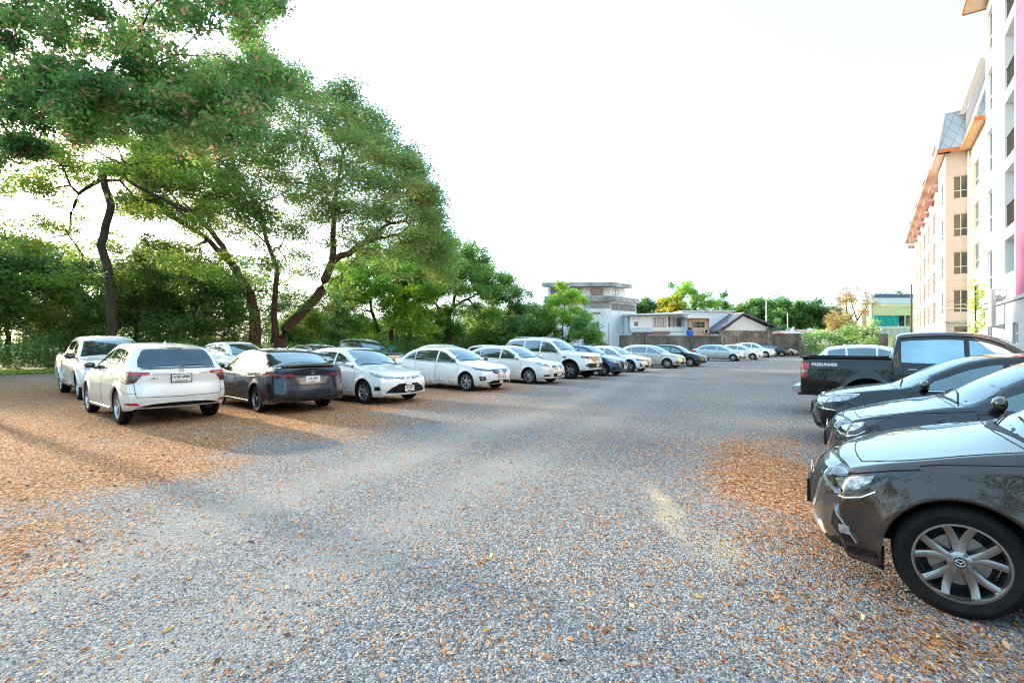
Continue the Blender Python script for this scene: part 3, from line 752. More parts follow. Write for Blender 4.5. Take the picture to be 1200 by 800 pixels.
    def plate(s, rear, z, txt, sub='', y=0, tilt=0, frame=True, w_=.34, h_=.15):
        mode = 'cr' if rear else 'cf'; o, d = s.ray(mode, (math.atan2(y, .95), z)); loc, n = s.hit(o, d)
        sx = -1 if rear else 1; X = loc.x+sx*.018
        b = MB(); b.box(min(X, X-sx*.02), max(X, X-sx*.02), y-w_/2, y+w_/2, z-h_/2, z+h_/2, M_PLATE()); p = b.build('licence_plate', s.root, bevel=.003)
        if frame:
            f = MB(); t = .012; e = .004
            for (a0, a1, c0, c1) in ((-w_/2-t, w_/2+t, -h_/2-t, -h_/2), (-w_/2-t, w_/2+t, h_/2, h_/2+t), (-w_/2-t, -w_/2, -h_/2, h_/2), (w_/2, w_/2+t, -h_/2, h_/2)):
                f.box(min(X+sx*e, X-sx*.016), max(X+sx*e, X-sx*.016), y+a0, y+a1, z+c0, z+c1, M_TRIM())
            f.build('frame', p)
        if txt:
            rot = Matrix(((0, 0, sx, X+sx*.002), (sx, 0, 0, y), (0, 1, 0, z+(.022 if sub else 0)), (0, 0, 0, 1)))
            if not rear: rot = Matrix(((0, 0, 1, X+.002), (1, 0, 0, y), (0, 1, 0, z+(.022 if sub else 0)), (0, 0, 0, 1)))
            if rear: rot = Matrix(((0, 0, -1, X-.002), (-1, 0, 0, y), (0, 1, 0, z+(.022 if sub else 0)), (0, 0, 0, 1)))
            text_mesh(txt, .072, 'lettering', M_INK(), p, rot, .001, .0012)
            if sub:
                r2 = rot.copy(); r2[2][3] = z-.05; text_mesh(sub, .032, 'lettering', M_INK(), p, r2, .001, .0006)
        return p
    def handles(s, us, zoff=-.09, m=None, parent=None):
        for u in us:
            for sd_ in (1, -1):
                z = s.fb(u)+zoff; loc, n = s.hit(*s.ray('side', (u, z))); b = MB()
                P = [(s.L/2-u+x, sd_*(loc.y+o), z+dz) for x, o, dz in ((-.085, .0, 0), (-.07, .03, .001), (0, .036, .004), (.06, .032, .003), (.075, .0, .002))]
                b.tube(P, [.008, .011, .012, .012, .009], 8, m or s.paint); b.build('door_handle', s.root, smooth=True)
    def doors(s, cuts, zlo=None, handles=True, hm=None, zlow=.0):
        """cuts = list of u positions; each door runs between successive cuts; rear door follows rear wheel arch"""
        for k, (a, b_) in enumerate(zip(cuts[:-1], cuts[1:])):
            z0 = s.fs((a+b_)/2)+.09; N_ = 10; a1 = a+.006; b1 = b_-.006
            bot = [(a1+(b1-a1)*i/N_, z0) for i in range(N_+1)]
            rc = s.fo+s.wb; out = []
            for u, z in bot:
                dd = (s.R+.07)**2-(u-rc)**2
                if dd > 0: z = max(z, s.r+math.sqrt(dd)*.98)
                out.append((u, z))
            topl = [(a1+(b1-a1)*i/N_, s.fb(a1+(b1-a1)*i/N_)-.012) for i in range(N_+1)]
            poly = out+topl[::-1]
            ds = s.decal('door', 'side', poly, s.paint, .0018, mirror=True, step=.09, skirt=.001)
            s.seam('panel_gap', 'side', [poly+[poly[0]]], .008, off=.0026)
            if handles:
                u = b_-.16; z = s.fb(u)-.085
                for d_, sd_ in zip(ds, (1, -1)):
                    loc, n = s.hit(*s.ray('side', (u, z))); hb = MB()
                    P = [(s.L/2-u+x, sd_*(loc.y+o), z+dz) for x, o, dz in ((-.085, .0, 0), (-.07, .03, .001), (0, .036, .004), (.06, .032, .003), (.075, .0, .002))]
                    hb.tube(P, [.008, .011, .013, .012, .009], 8, hm or s.paint); hb.build('handle', d_, smooth=True)
    def hood(s, u0=.33, gap=True):
        uc = s.sp['ws'][0]; N_ = 8; Lf = [(u0+(uc-.02-u0)*k/N_, s.yb(u0+(uc-.02-u0)*k/N_)-.06-(.09*(1-k/3.0)**2 if k < 3 else 0)) for k in range(N_+1)]
        poly = Lf+[(u, -y) for u, y in reversed(Lf)]
        fr = [(u0-.05*(1-(y/Lf[0][1])**2), y) for y in np.linspace(-Lf[0][1], Lf[0][1], 7)][1:-1]
        poly = Lf+[(uc-.02-.08*(1-(y/Lf[-1][1])**2), y) for y in np.linspace(Lf[-1][1], -Lf[-1][1], 7)][1:-1]+[(u, -y) for u, y in reversed(Lf)]+fr
        s.decal('bonnet', 'top', poly, s.paint, .002, step=.09, skirt=.001)
        s.seam('panel_gap', 'top', [poly+[poly[0]]], .007, off=.003, mirror=False)
    def place_wheel(s, X, Z, hd, which='fr', yaw=None):
        """put the outer contact of a wheel at ground point (X, Z); hd = heading vector"""
        h = Vector((hd[0], hd[1], 0)).normalized(); left = Vector((-h.y, h.x, 0))
        lx = s.L/2-s.fo if which[0] == 'f' else s.L/2-s.fo-s.wb; ly = (s.W/2-.06)*(1 if which[1] == 'l' else -1)
        p = Vector((X, Z, 0))-h*lx-left*ly
        s.root.location = p; s.root.rotation_euler = (0, 0, math.atan2(h.y, h.x)); return s
# ---------------------------------------------------------------- body shapes (u = metres back from the nose)
F_SEDAN = [(.15,.16),(.22,.06),(.32,.015),(.45,0),(.58,.015),(.68,.06),(.76,.15),(.85,.22)]
R_SEDAN = [(.2,.12),(.3,.04),(.42,0),(.55,.012),(.7,.045),(.85,.07),(1.0,.06),(1.1,.10)]
def spec_sedan(paint, L=4.5, W=1.75, H=1.47, **k):
    f = L/4.5; h = H/1.47
    d = dict(L=L, W=W, H=H, r=.31, fo=.84*f, wb=2.6*f, paint=paint, ws=(1.12*f, 1.98*f), bl=(3.38*f, 4.08*f),
        top=[(0,.72*h),(.12*f,.775*h),(.45*f,.86*h),(.8*f,.925*h),(1.1*f,.975*h),(1.18*f,1.0*h),(1.55*f,1.21*h),(1.92*f,1.385*h),(2.2*f,1.45*h),(2.65*f,H),(3.1*f,1.45*h),(3.45*f,1.385*h),(3.8*f,1.235*h),(4.12*f,1.095*h),(4.3*f,1.07*h),(4.46*f,1.045*h),(L,1.0*h)],
        belt=[(0,.66*h),(.12*f,.70*h),(.5*f,.80*h),(1.1*f,.895*h),(2.3*f,.935*h),(3.5*f,.985*h),(4.1*f,1.0*h),(4.4*f,.985*h),(L,.94*h)],
        front=F_SEDAN, rear=R_SEDAN)
    d.update(k); return d
def spec_hatch(paint, L=4.06, W=1.70, H=1.495, **k):
    f = L/4.06; h = H/1.495
    d = dict(L=L, W=W, H=H, r=.315, fo=.80*f, wb=2.57*f, paint=paint, ws=(1.12*f, 1.95*f), bl=(3.42*f, 3.92*f), hatch=True,
        top=[(0,.65*h),(.10*f,.705*h),(.4*f,.83*h),(.75*f,.925*h),(1.08*f,1.01*h),(1.16*f,1.03*h),(1.5*f,1.23*h),(1.88*f,1.42*h),(2.15*f,1.475*h),(2.5*f,H),(3.0*f,1.475*h),(3.4*f,1.42*h),(3.46*f,1.40*h),(3.9*f,1.06*h),(4.0*f,.98*h),(L,.93*h)],
        belt=[(0,.605*h),(.10*f,.65*h),(.3*f,.75*h),(.5*f,.815*h),(1.1*f,.925*h),(2.2*f,.955*h),(3.2*f,1.01*h),(3.75*f,1.03*h),(3.92*f,.98*h),(L,.88*h)],
        front=F_SEDAN, rear=[(.2,.1),(.35,.02),(.5,0),(.65,.02),(.85,.06),(1.0,.1)])
    d.update(k); return d
def spec_suv(paint, L=4.33, W=1.79, H=1.605, **k):
    f = L/4.33; h = H/1.605
    d = dict(L=L, W=W, H=H, r=.345, fo=.87*f, wb=2.61*f, paint=paint, ws=(1.15*f, 1.95*f), bl=(3.70*f, 4.14*f), hatch=True,
        top=[(0,.80*h),(.10*f,.87*h),(.4*f,.96*h),(.8*f,1.02*h),(1.1*f,1.05*h),(1.18*f,1.08*h),(1.55*f,1.30*h),(1.9*f,1.49*h),(2.2*f,1.575*h),(2.6*f,H),(3.1*f,1.585*h),(3.6*f,1.53*h),(3.74*f,1.50*h),(4.10*f,1.13*h),(4.2*f,1.06*h),(L,1.0*h)],
        belt=[(0,.73*h),(.1*f,.79*h),(.5*f,.90*h),(1.1*f,.985*h),(2.2*f,1.01*h),(3.2*f,1.06*h),(3.9*f,1.10*h),(4.15*f,1.06*h),(L,.96*h)],
        sill=[(0,.24),(.9,.22),(3.4,.23),(L,.34)],
        front=[(.2,.14),(.3,.05),(.45,0),(.62,.01),(.75,.06),(.85,.14)], rear=[(.3,.10),(.42,.02),(.55,0),(.7,.02),(.82,.05),(.95,.05),(1.1,.08)])
    d.update(k); return d
def spec_bigsuv(paint, **k):
    L = 4.9
    d = dict(L=L, W=1.87, H=1.84, r=.39, R=.46, fo=.93, wb=2.85, paint=paint, ws=(1.36, 2.06), bl=(4.3, 4.68), hatch=True, tum=.33, rc=.12, sweep=.26, flare=.03, nar=.26,
        top=[(0,1.03),(.06,1.10),(.5,1.17),(1.3,1.23),(1.38,1.26),(1.75,1.52),(2.05,1.72),(2.3,1.79),(2.8,1.84),(3.8,1.83),(4.3,1.78),(4.4,1.74),(4.7,1.25),(4.8,1.1),(L,1.05)],
        belt=[(0,.96),(.06,1.0),(.5,1.08),(1.3,1.13),(2.5,1.15),(4.2,1.19),(4.7,1.16),(L,1.0)], sill=[(0,.42),(.9,.34),(3.6,.34),(L,.42)],
        front=[(.3,.12),(.42,.03),(.55,0),(.7,.01),(.9,.05),(1.05,.09)], rear=[(.3,.08),(.5,0),(.7,.01),(1.0,.03),(1.2,.05)])
    d.update(k); return d
def spec_pickup(paint, L=5.3, **k):
    d = dict(L=L, W=1.85, H=1.82, r=.385, R=.46, fo=.92, wb=3.15, paint=paint, ws=(1.36, 2.06), bl=(3.50, 3.62), tum=.33, rc=.10, sweep=.24, nar=.26, sweepR=.05, narR=.02, flare=.03, bed=(3.66, L-.06), stations=[3.56,3.60,3.63,3.655,3.66,3.7,L-.06], bowR=.0,
        top=[(0,1.01),(.06,1.07),(.5,1.13),(1.3,1.20),(1.38,1.23),(1.75,1.50),(2.05,1.69),(2.35,1.79),(2.8,1.82),(3.3,1.805),(3.54,1.77),(3.60,1.62),(3.655,1.285),(3.66,1.275),(3.8,1.27),(L-.3,1.27),(L,1.26)],
        belt=[(0,.94),(.06,.97),(.5,1.05),(1.3,1.11),(2.5,1.125),(3.5,1.145),(3.66,1.215),(3.8,1.225),(L-.3,1.225),(L,1.21)], sill=[(0,.40),(.9,.36),(3.6,.40),(4.6,.46),(L,.50)],
        front=[(.3,.12),(.42,.03),(.55,0),(.7,.01),(.9,.05),(1.05,.09)], rear=[(.3,.04),(.5,0),(.7,.0),(1.2,.02)])
    d.update(k); return d

def base_car(s, wheel, rr=None, cuts=None, glass=None, pillars=(), steer=0, rim_mat=None, screens=True, hood=True, hm=None, width=.205, mir=None, mm=None, big=1.0):
    s.underside(); s.wheels(wheel, rr, width, steer, rim_mat)
    if screens: s.screens()
    if glass: s.side_glass(glass[0], glass[1], pillars, *((.05, .085) if 'bed' in s.sp else (.028, .045)))
    if cuts and s.fine >= 1: s.doors(cuts, hm=hm)
    if hood and s.fine >= 1: s.hood()
    if mir: s.mirrors(mir, m=mm, big=big)
def pair(s, name, pts, m, mode='cf', **k): return s.decal(name, mode, pts, m, mirror=True, **k)
def sym(pts): return pts+[(u, -y, z) for u, y, z in reversed(pts)]
def lamp(s, name, pts, m, mode='cf', step=.04, **k):
    return s.decal(name, mode, pts, m, mirror=True, step=step, off=.006, **k)
def slats(s, name, zs, y, m, mode='cf', u=.02, wdt=.012, parent=None):
    return s.seam(name, mode, [[(u, -y_, z), (u, 0, z), (u, y_, z)] for z, y_ in zip(zs, y if isinstance(y, (list, tuple)) else [y]*len(zs))], wdt, m, off=.004, mirror=False, raised=.008, parent=parent)
def badge(s, mode, y, z, r, m=None, style='ring', off=.01):
    o, d = s.ray(mode, (math.atan2(y, .95), z)); loc, n = s.hit(o, d); sx = -1 if mode == 'cr' else 1; b = MB(); m = m or M_CHROME(); X = loc.x+sx*off
    def C(rx, rz, t=.0035, n_=20, cx=0, cz=0): b.tube([(X, y+cx+rx*math.cos(a), z+cz+rz*math.sin(a)) for a in np.linspace(0, 2*math.pi, n_)], t*r/.05, 5, m)
    def Ln(*p): b.tube([(X, y+a*r, z+c*r) for a, c in p], .0045*r/.05, 5, m)
    if style == 'ring': C(r, r*.72)
    if style == 'h': # rounded square holding an H
        Ln((-.95,.8),(.95,.8),(.75,-.8),(-.75,-.8),(-.95,.8)); Ln((-.5,.6),(-.4,-.6)); Ln((.5,.6),(.4,-.6)); Ln((-.45,0),(.45,0))
    if style == 't': C(r, r*.66); C(r*.38, r*.6); C(r*.68, r*.22, cz=r*.32)
    if style == 'n': C(r*.9, r*.9, .0045); Ln((-1.15,0),(1.15,0))
    if style == 'm': C(r, r*.78); Ln((-.95,.25),(-.3,.1),(0,-.3),(.3,.1),(.95,.25))
    if style == 'b': C(r*.8, r*.8, .006); Ln((-.7,0),(.7,0)); Ln((0,-.7),(0,.7))
    b.build('emblem', s.root, smooth=True)
def antenna(s, u):
    z = s.ft(u)-.005; b = MB(); x = s.L/2-u
    b.v += [(x+.06, 0, z), (x-.06, .02, z), (x-.06, -.02, z), (x-.075, 0, z+.055), (x-.05, 0, z+.055)]
    b.f += [[0,1,4],[0,4,2],[1,3,4],[2,4,3],[1,2,3]]; b.mi += [b._m(s.paint)]*5
    b.build('antenna', s.root, fix=False)
def wipers(s):
    uc = s.sp['ws'][0]; b = MB(); T = M_TRIM()
    for y0, y1, du in ((.62, .05, .12), (-.02, -.6, .12)):
        P = []
        for k in range(9):
            f = k/8; u = uc+.03+du*math.sin(f*math.pi*.5)*.9; y = y0+(y1-y0)*f; loc, n = s.hit(*s.ray('top', (u-.10*(1-(y/.7)**2)*.8, y))); P.append(loc+n*.014)
        b.tube(P, .007, 6, T)
    b.build('wiper', s.root, smooth=True)

def car_suv_rear(paint_m):           # small white crossover seen from behind
    keep = MATS.get('car_glass'); MATS['car_glass'] = mat('privacy_glass', (.05,.065,.09), .03, .75, .2, 1.5, coat=.8)
    s = Car(spec_suv(paint_m, sweepR=.30), 'parked_crossover', 3)
    base_car(s, (5, .30, .03), rr=.225, cuts=(1.22, 2.28, 3.2), glass=(1.38, 3.72), pillars=((2.28, .07, 0), (3.22, .06, .06)), mir=1.42, mm=M_GLOSSBLK(), rim_mat=None)
    L = s.L
    # tail lamps: red bar plus dark lower corner
    pair(s, 'taillight', [(.10,.50,1.015),(.25,.74,1.035),(.55,.90,1.06),(.60,.90,.97),(.35,.84,.955),(.12,.52,.97)], M_RED(), 'cr', off=.012, step=.035)
    pair(s, 'taillight', [(.16,.60,.965),(.36,.84,.95),(.58,.90,.965),(.52,.90,.85),(.3,.80,.80),(.2,.70,.83)], mat('smoked_lens', (.10,.035,.035), .08, 0, .4, 20, coat=1), 'cr', off=.010, step=.035)
    s.decal('garnish', 'cr', sym([(.04,.50,.985),(.0,.2,.975),(.0,.2,.995),(.04,.50,1.005)]), M_CHROME(), .016, step=.03)
    # tailgate shut line and bumper
    s.seam('panel_gap', 'cr', [[(.35,.66,1.06),(.3,.63,.80),(.25,.60,.56),(0,0,.545),(.25,-.60,.56),(.3,-.63,.80),(.35,-.66,1.06)]], .010, off=.003, mirror=False)
    s.seam('bumper_edge', 'cr', [[(.6,.90,.72),(.35,.84,.64),(.2,.64,.62)]], .008, off=.003)
    pair(s, 'reflector', [(.22,.56,.40),(.36,.80,.42),(.36,.80,.455),(.24,.62,.45)], M_RED(), 'cr', off=.008, step=.03)
    s.decal('diffuser', 'cr', [(.3,.60,.36),(.15,.42,.42),(.08,.2,.43),(.08,-.2,.43),(.15,-.42,.42),(.3,-.60,.36)], M_TRIM(), .003, step=.05)
    s.seam('moulding', 'cr', [[(.3,.64,.37),(.15,.44,.435),(.08,.2,.45),(.08,0,.452),(.08,-.2,.45),(.15,-.44,.435),(.3,-.64,.37)]], .03, s.paint, .003, mirror=False, raised=.012)
    s.plate(True, .90, '5กพ 6086', 'กรุงเทพมหานคร')
    badge(s, 'cr', 0, 1.035, .045, None, 'h', off=.012)
    text_mesh('HR-V', .05, 'badge_lettering', M_CHROME(), s.root, Matrix(((0,0,-1,s.hit(*s.ray('rear', (.44,.905)))[0].x-.006),(-1,0,0,.44),(0,1,0,.905),(0,0,0,1))), .002, .001)
    # spoiler, wiper, exhaust, brake light
    b = MB(); P = []
    uS = s.sp['bl'][0]-.02; z = s.ft(uS)
    for y in np.linspace(-.52, .52, 9): P.append((y, z-.02*abs(y/.52)**2))
    for i in range(8):
        (y0, z0), (y1, z1) = P[i], P[i+1]; X = L/2-uS; c = .06*(1-abs((y0+y1)/2/.55)**2)
        b.hexa([(X+.1,y0,z0-.01),(X-.13-c,y0,z0-.045),(X-.13-c,y1,z1-.045),(X+.1,y1,z1-.01),(X+.12,y0,z0+.014),(X-.13-c,y0,z0-.018),(X-.13-c,y1,z1-.018),(X+.12,y1,z1+.014)], s.paint)
    sp_ = b.build('spoiler', s.root, smooth=True)
    b = MB(); b.box(L/2-uS-.20, L/2-uS-.185, -.13, .13, z-.036, z-.022, M_RED()); b.build('brake_light', s.root)
    b = MB(); hz = 1.14; 
    for (y0, y1, za, zb_) in ((0, -.42, 1.12, 1.135),): 
        P = [s.hit(*s.ray('rear', (y0+(y1-y0)*k/6, za+(zb_-za)*k/6))) for k in range(7)]; b.tube([p+n*.015 for p, n in P], .008, 6, M_TRIM())
    p, n = s.hit(*s.ray('rear', (0, 1.12))); b.tube([p, p+n*.04], .022, 10, M_CHROME()); b.build('rear_wiper', s.root, smooth=True)
    b = MB(); b.tube([(-L/2+.35, -.55, .30), (-L/2+.06, -.55, .285)], [.033, .036], 14, M_CHROME(), cap=False); b.tube([(-L/2+.3, -.55, .30), (-L/2+.10, -.55, .287)], .03, 12, M_SEAM()); b.build('exhaust', s.root, smooth=True)
    antenna(s, 3.2)
    MATS.pop('car_glass') if keep is None else MATS.update(car_glass=keep)
    s.seam('cladding', 'side', [[(1.25, .275), (3.05, .275)]], .06, s.paint, .002, raised=.012)
    lamp(s, 'headlight', [(.05,.40,.80),(.2,.66,.86),(.6,.88,.90),(.5,.86,.80),(.15,.62,.75)], M_LAMP())
    return s
def car_sedan_rear(paint_m):         # dark blue saloon with a boot spoiler, seen from behind
    s = Car(spec_sedan(paint_m, L=4.55, W=1.75, H=1.467, sweepR=.28), 'parked_sedan', 3)
    base_car(s, (5, .26, .026), rr=.215, cuts=(1.2, 2.22, 3.2), glass=(1.36, 3.72), pillars=((2.22, .07, 0),), mir=1.40, mm=M_GLOSSBLK(), rim_mat=mat('dark_alloy', (.25,.25,.27), .25, .9))
    L = s.L
    s.decal('trunk_panel', 'cr', sym([(.1,.54,.84),(.02,.3,.70),(.01,.2,.68),(.01,.2,.66),(.05,.44,.67),(.12,.60,.80),(.14,.62,.84)][:4]+[]), mat('garnish_grey', (.10,.085,.09), .2, .5, coat=1), .004, step=.05) if False else None
    s.decal('trunk_panel', 'cr', sym([(.0,.0,.86),(.06,.46,.86),(.05,.40,.70),(.02,.3,.665),(0,0,.665)][1:4]+[(.02,.15,.66)])if False else [(.06,.46,.86),(.03,.30,.665),(.03,-.30,.665),(.06,-.46,.86)], mat('garnish_grey', (.13,.11,.115), .18, .6, coat=1), .006, step=.05)
    lens = M_RED()
    pair(s, 'taillight', [(.08,.40,.885),(.16,.62,.90),(.30,.80,.93),(.52,.87,.945),(.56,.88,.895),(.32,.82,.865),(.16,.64,.845),(.10,.46,.84)], lens, 'cr', off=.010, step=.03)
    pair(s, 'lens_insert', [(.12,.52,.885),(.18,.66,.895),(.34,.81,.915),(.34,.81,.895),(.18,.66,.87),(.12,.52,.862)], M_DARKLAMP(), 'cr', off=.015, step=.03)
    s.seam('panel_gap', 'cr', [[(.12,.60,1.0),(.12,.62,.86),(.05,.38,.655),(0,0,.645),(.05,-.38,.655),(.12,-.62,.86),(.12,-.60,1.0)]], .009, off=.003, mirror=False)
    pair(s, 'reflector', [(.40,.84,.42),(.46,.855,.43),(.46,.855,.56),(.42,.845,.56)], M_RED(), 'cr', off=.008, step=.03)
    s.decal('diffuser', 'cr', sym([(.30,.76,.33),(.12,.55,.36),(.05,.3,.37),(.05,.3,.27),(.3,.7,.27)]), M_TRIM(), .008, step=.05)
    s.seam('moulding', 'cr', [[(.5,.88,.30),(.30,.80,.31),(.12,.60,.345),(.05,.3,.35),(0.05,0,.35),(.05,-.3,.35),(.12,-.60,.345),(.30,-.80,.31),(.5,-.88,.30)]], .02, M_GLOSSBLK(), .003, mirror=False, raised=.01)
    s.plate(True, .765, 'ขจ 420', 'เชียงใหม่', frame=False)
    badge(s, 'cr', 0, .93, .05, None, 'h', off=.014)
    text_mesh('CITY', .045, 'badge_lettering', M_CHROME(), s.root, Matrix(((0,0,-1,s.hit(*s.ray('rear', (.50,.93)))[0].x-.010),(-1,0,0,.50),(0,1,0,.93),(0,0,0,1))), .002, .001)
    text_mesh('RS', .045, 'badge_lettering', M_CHROME(), s.root, Matrix(((0,0,-1,s.hit(*s.ray('rear', (-.50,.93)))[0].x-.010),(-1,0,0,-.50),(0,1,0,.93),(0,0,0,1))), .002, .001)
    b = MB(); ys = np.linspace(-.66, .66, 13)
    for i in range(12):
        y0, y1 = ys[i], ys[i+1]; f = lambda y: -.16*abs(y/.66)**3; X0 = -L/2+.10; 
        za = 1.055-.03*abs(y0/.66)**4; zb_ = 1.055-.03*abs(y1/.66)**4
        b.hexa([(X0+.13-f(y0),y0,za-.01),(X0-.05-f(y0),y0,za),(X0-.05-f(y1),y1,zb_),(X0+.13-f(y1),y1,zb_-.01),(X0+.13-f(y0),y0,za+.02),(X0-.06-f(y0),y0,za+.026),(X0-.06-f(y1),y1,zb_+.026),(X0+.13-f(y1),y1,zb_+.02)], M_GLOSSBLK())
    b.build('spoiler', s.root, smooth=True)
    for y in (.50, -.50):
        b = MB(); b.tube([(-L/2+.35, y, .30), (-L/2+.055, y, .295)], [.038, .042], 16, M_CHROME(), cap=False); b.tube([(-L/2+.3, y, .30), (-L/2+.09, y, .295)], .035, 12, M_SEAM()); b.build('exhaust', s.root, smooth=True)
    antenna(s, 3.15)
    s.seam('cladding', 'side', [[(1.25, .24), (3.1, .24)]], .04, M_GLOSSBLK(), .002, raised=.012)
    s.seam('window_trim', 'side', [[(1.45, s.fb(1.45)+.012), (2.4, s.fb(2.4)+.012), (3.75, s.fb(3.75)+.012)]], .014, M_CHROME(), .003, raised=.003)
    lamp(s, 'headlight', [(.05,.40,.66),(.2,.66,.72),(.6,.85,.77),(.5,.84,.68),(.15,.62,.62)], M_LAMP())
    return s
def rear_fill(s, z=.85):
    pair(s, 'taillight', [(.12,.48,z+.05),(.3,.76,z+.07),(.55,.86,z+.07),(.5,.86,z-.03),(.2,.64,z-.06)], M_RED(), 'cr', off=.008, step=.05)
def car_vios(paint_m, fine=2, plate='ขก 4027'):
    s = Car(spec_sedan(paint_m, L=4.41, W=1.73, H=1.475, sweep=.36), 'parked_sedan', fine)
    base_car(s, (8, .0, .028), rr=.205, cuts=(1.18, 2.18, 3.12), glass=(1.34, 3.66), pillars=((2.17, .07, 0), (3.0, .035, .03)), mir=1.36, hm=None)
    lamp(s, 'headlight', [(.06,.42,.70),(.12,.60,.735),(.35,.77,.79),(.62,.845,.835),(.56,.84,.775),(.32,.77,.70),(.15,.62,.655),(.07,.46,.655)], M_LAMP())
    pair(s, 'lens_insert', [(.2,.66,.705),(.35,.775,.74),(.5,.83,.775),(.45,.82,.75),(.3,.75,.70)], M_DARKLAMP(), off=.010, step=.03)
    s.decal('upper_grille', 'cf', sym([(.06,.44,.70),(.04,.42,.665),(.0,.15,.635),(.0,.15,.70)]), M_TRIM(), .004, step=.04)
    slats(s, 'grille_bar', (.69, .665), (.42, .38), M_CHROME(), u=.03, wdt=.012)
    s.decal('lower_grille', 'cf', sym([(.06,.30,.53),(.10,.52,.43),(.22,.70,.275),(.05,.35,.255),(0,.1,.255),(0,.1,.53)]), M_TRIM(), .006, step=.05)
    slats(s, 'grille_slat', (.48, .43, .38, .33), (.36, .46, .52, .58), M_GLOSSBLK(), u=.04, wdt=.01)
    s.seam('bumper_lip', 'cf', [[(.3,.72,.29),(.1,.5,.27),(0,.0,.26),(.1,-.5,.27),(.3,-.72,.29)]], .05, s.paint, .002, mirror=False, raised=.02)
    pair(s, 'fog_recess', [(.30,.74,.47),(.42,.80,.46),(.42,.80,.36),(.26,.72,.38)], M_TRIM(), off=.006, step=.03)
    s.plate(False, .40, plate, 'เชียงใหม่')
    badge(s, 'cf', 0, .665, .055, None, 't', off=.016)
    wipers(s); rear_fill(s)
    return s
def car_city(paint_m, fine=2):
    s = Car(spec_sedan(paint_m, L=4.55, W=1.75, H=1.467, sweep=.33), 'parked_sedan', fine)
    base_car(s, (5, .30, .034), rr=.215, cuts=(1.2, 2.22, 3.2), glass=(1.36, 3.78), pillars=((2.22, .07, 0), (3.28, .035, .02)), mir=1.40, mm=M_GLOSSBLK())
    lamp(s, 'headlight', [(.06,.44,.70),(.15,.62,.725),(.4,.79,.765),(.62,.85,.79),(.5,.83,.735),(.25,.72,.68),(.08,.48,.655)], M_DARKLAMP())
    s.decal('upper_grille', 'cf', sym([(.06,.46,.72),(.06,.44,.64),(.02,.3,.575),(0,.1,.57),(0,.1,.70)]), M_GLOSSBLK(), .007, step=.05)
    slats(s, 'grille_bar', (.71,), (.5,), M_CHROME() if False else M_GLOSSBLK(), u=.03, wdt=.03)
    s.decal('lower_grille', 'cf', sym([(.05,.40,.36),(.2,.62,.28),(.1,.4,.235),(0,.1,.235),(0,.1,.40)]), M_TRIM(), .006, step=.05)
    pair(s, 'fog_recess', [(.20,.64,.50),(.36,.77,.50),(.32,.75,.36),(.20,.64,.38)], M_TRIM(), off=.006, step=.03)
    pair(s, 'fog_light', [(.24,.68,.465),(.31,.73,.465),(.30,.73,.41),(.24,.68,.41)], M_LAMP(), off=.010, step=.03)
    s.plate(False, .46, 'กจ 1482', ''); badge(s, 'cf', 0, .645, .05, None, 'h', off=.02)
    wipers(s); rear_fill(s)
    s.seam('window_trim', 'side', [[(1.45, s.fb(1.45)+.012), (2.4, s.fb(2.4)+.012), (3.78, s.fb(3.78)+.012)]], .010, M_GLOSSBLK(), .003, raised=.003)
    return s
def car_sylphy(paint_m, fine=2):
    s = Car(spec_sedan(paint_m, L=4.63, W=1.76, H=1.495, sweep=.36), 'parked_sedan', fine)
    base_car(s, (10, .0, .026), rr=.21, cuts=(1.24, 2.28, 3.28), glass=(1.4, 3.85), pillars=((2.28, .07, 0), (3.3, .035, .02)), mir=1.44)
    lamp(s, 'headlight', [(.08,.46,.72),(.16,.62,.78),(.4,.79,.83),(.66,.86,.865),(.5,.83,.79),(.3,.76,.70),(.12,.56,.665)], M_LAMP())
    s.decal('upper_grille', 'cf', sym([(.05,.42,.73),(.04,.36,.60),(0,.1,.57),(0,.1,.72)]), M_TRIM(), .005, step=.05)
    slats(s, 'grille_bar', (.715, .68, .645, .61), (.40, .39, .37, .34), M_CHROME(), u=.03, wdt=.014)
    s.decal('lower_grille', 'cf', sym([(.04,.34,.42),(.05,.36,.29),(0,.1,.28),(0,.1,.43)]), M_TRIM(), .006, step=.05)
    pair(s, 'fog_recess', [(.10,.52,.37),(.28,.72,.38),(.26,.72,.31),(.12,.54,.31)], M_TRIM(), off=.006, step=.03)
    s.seam('bumper_lip', 'cf', [[(.3,.74,.28),(.1,.5,.265),(0,.0,.26),(.1,-.5,.265),(.3,-.74,.28)]], .06, s.paint, .002, mirror=False, raised=.025)
    s.seam('side_skirt', 'side', [[(1.25, .23), (3.2, .23)]], .05, s.paint, .002, raised=.02)
    s.plate(False, .40, '8กข 512', ''); badge(s, 'cf', 0, .665, .05, None, 'n', off=.024)
    wipers(s); rear_fill(s)
    return s
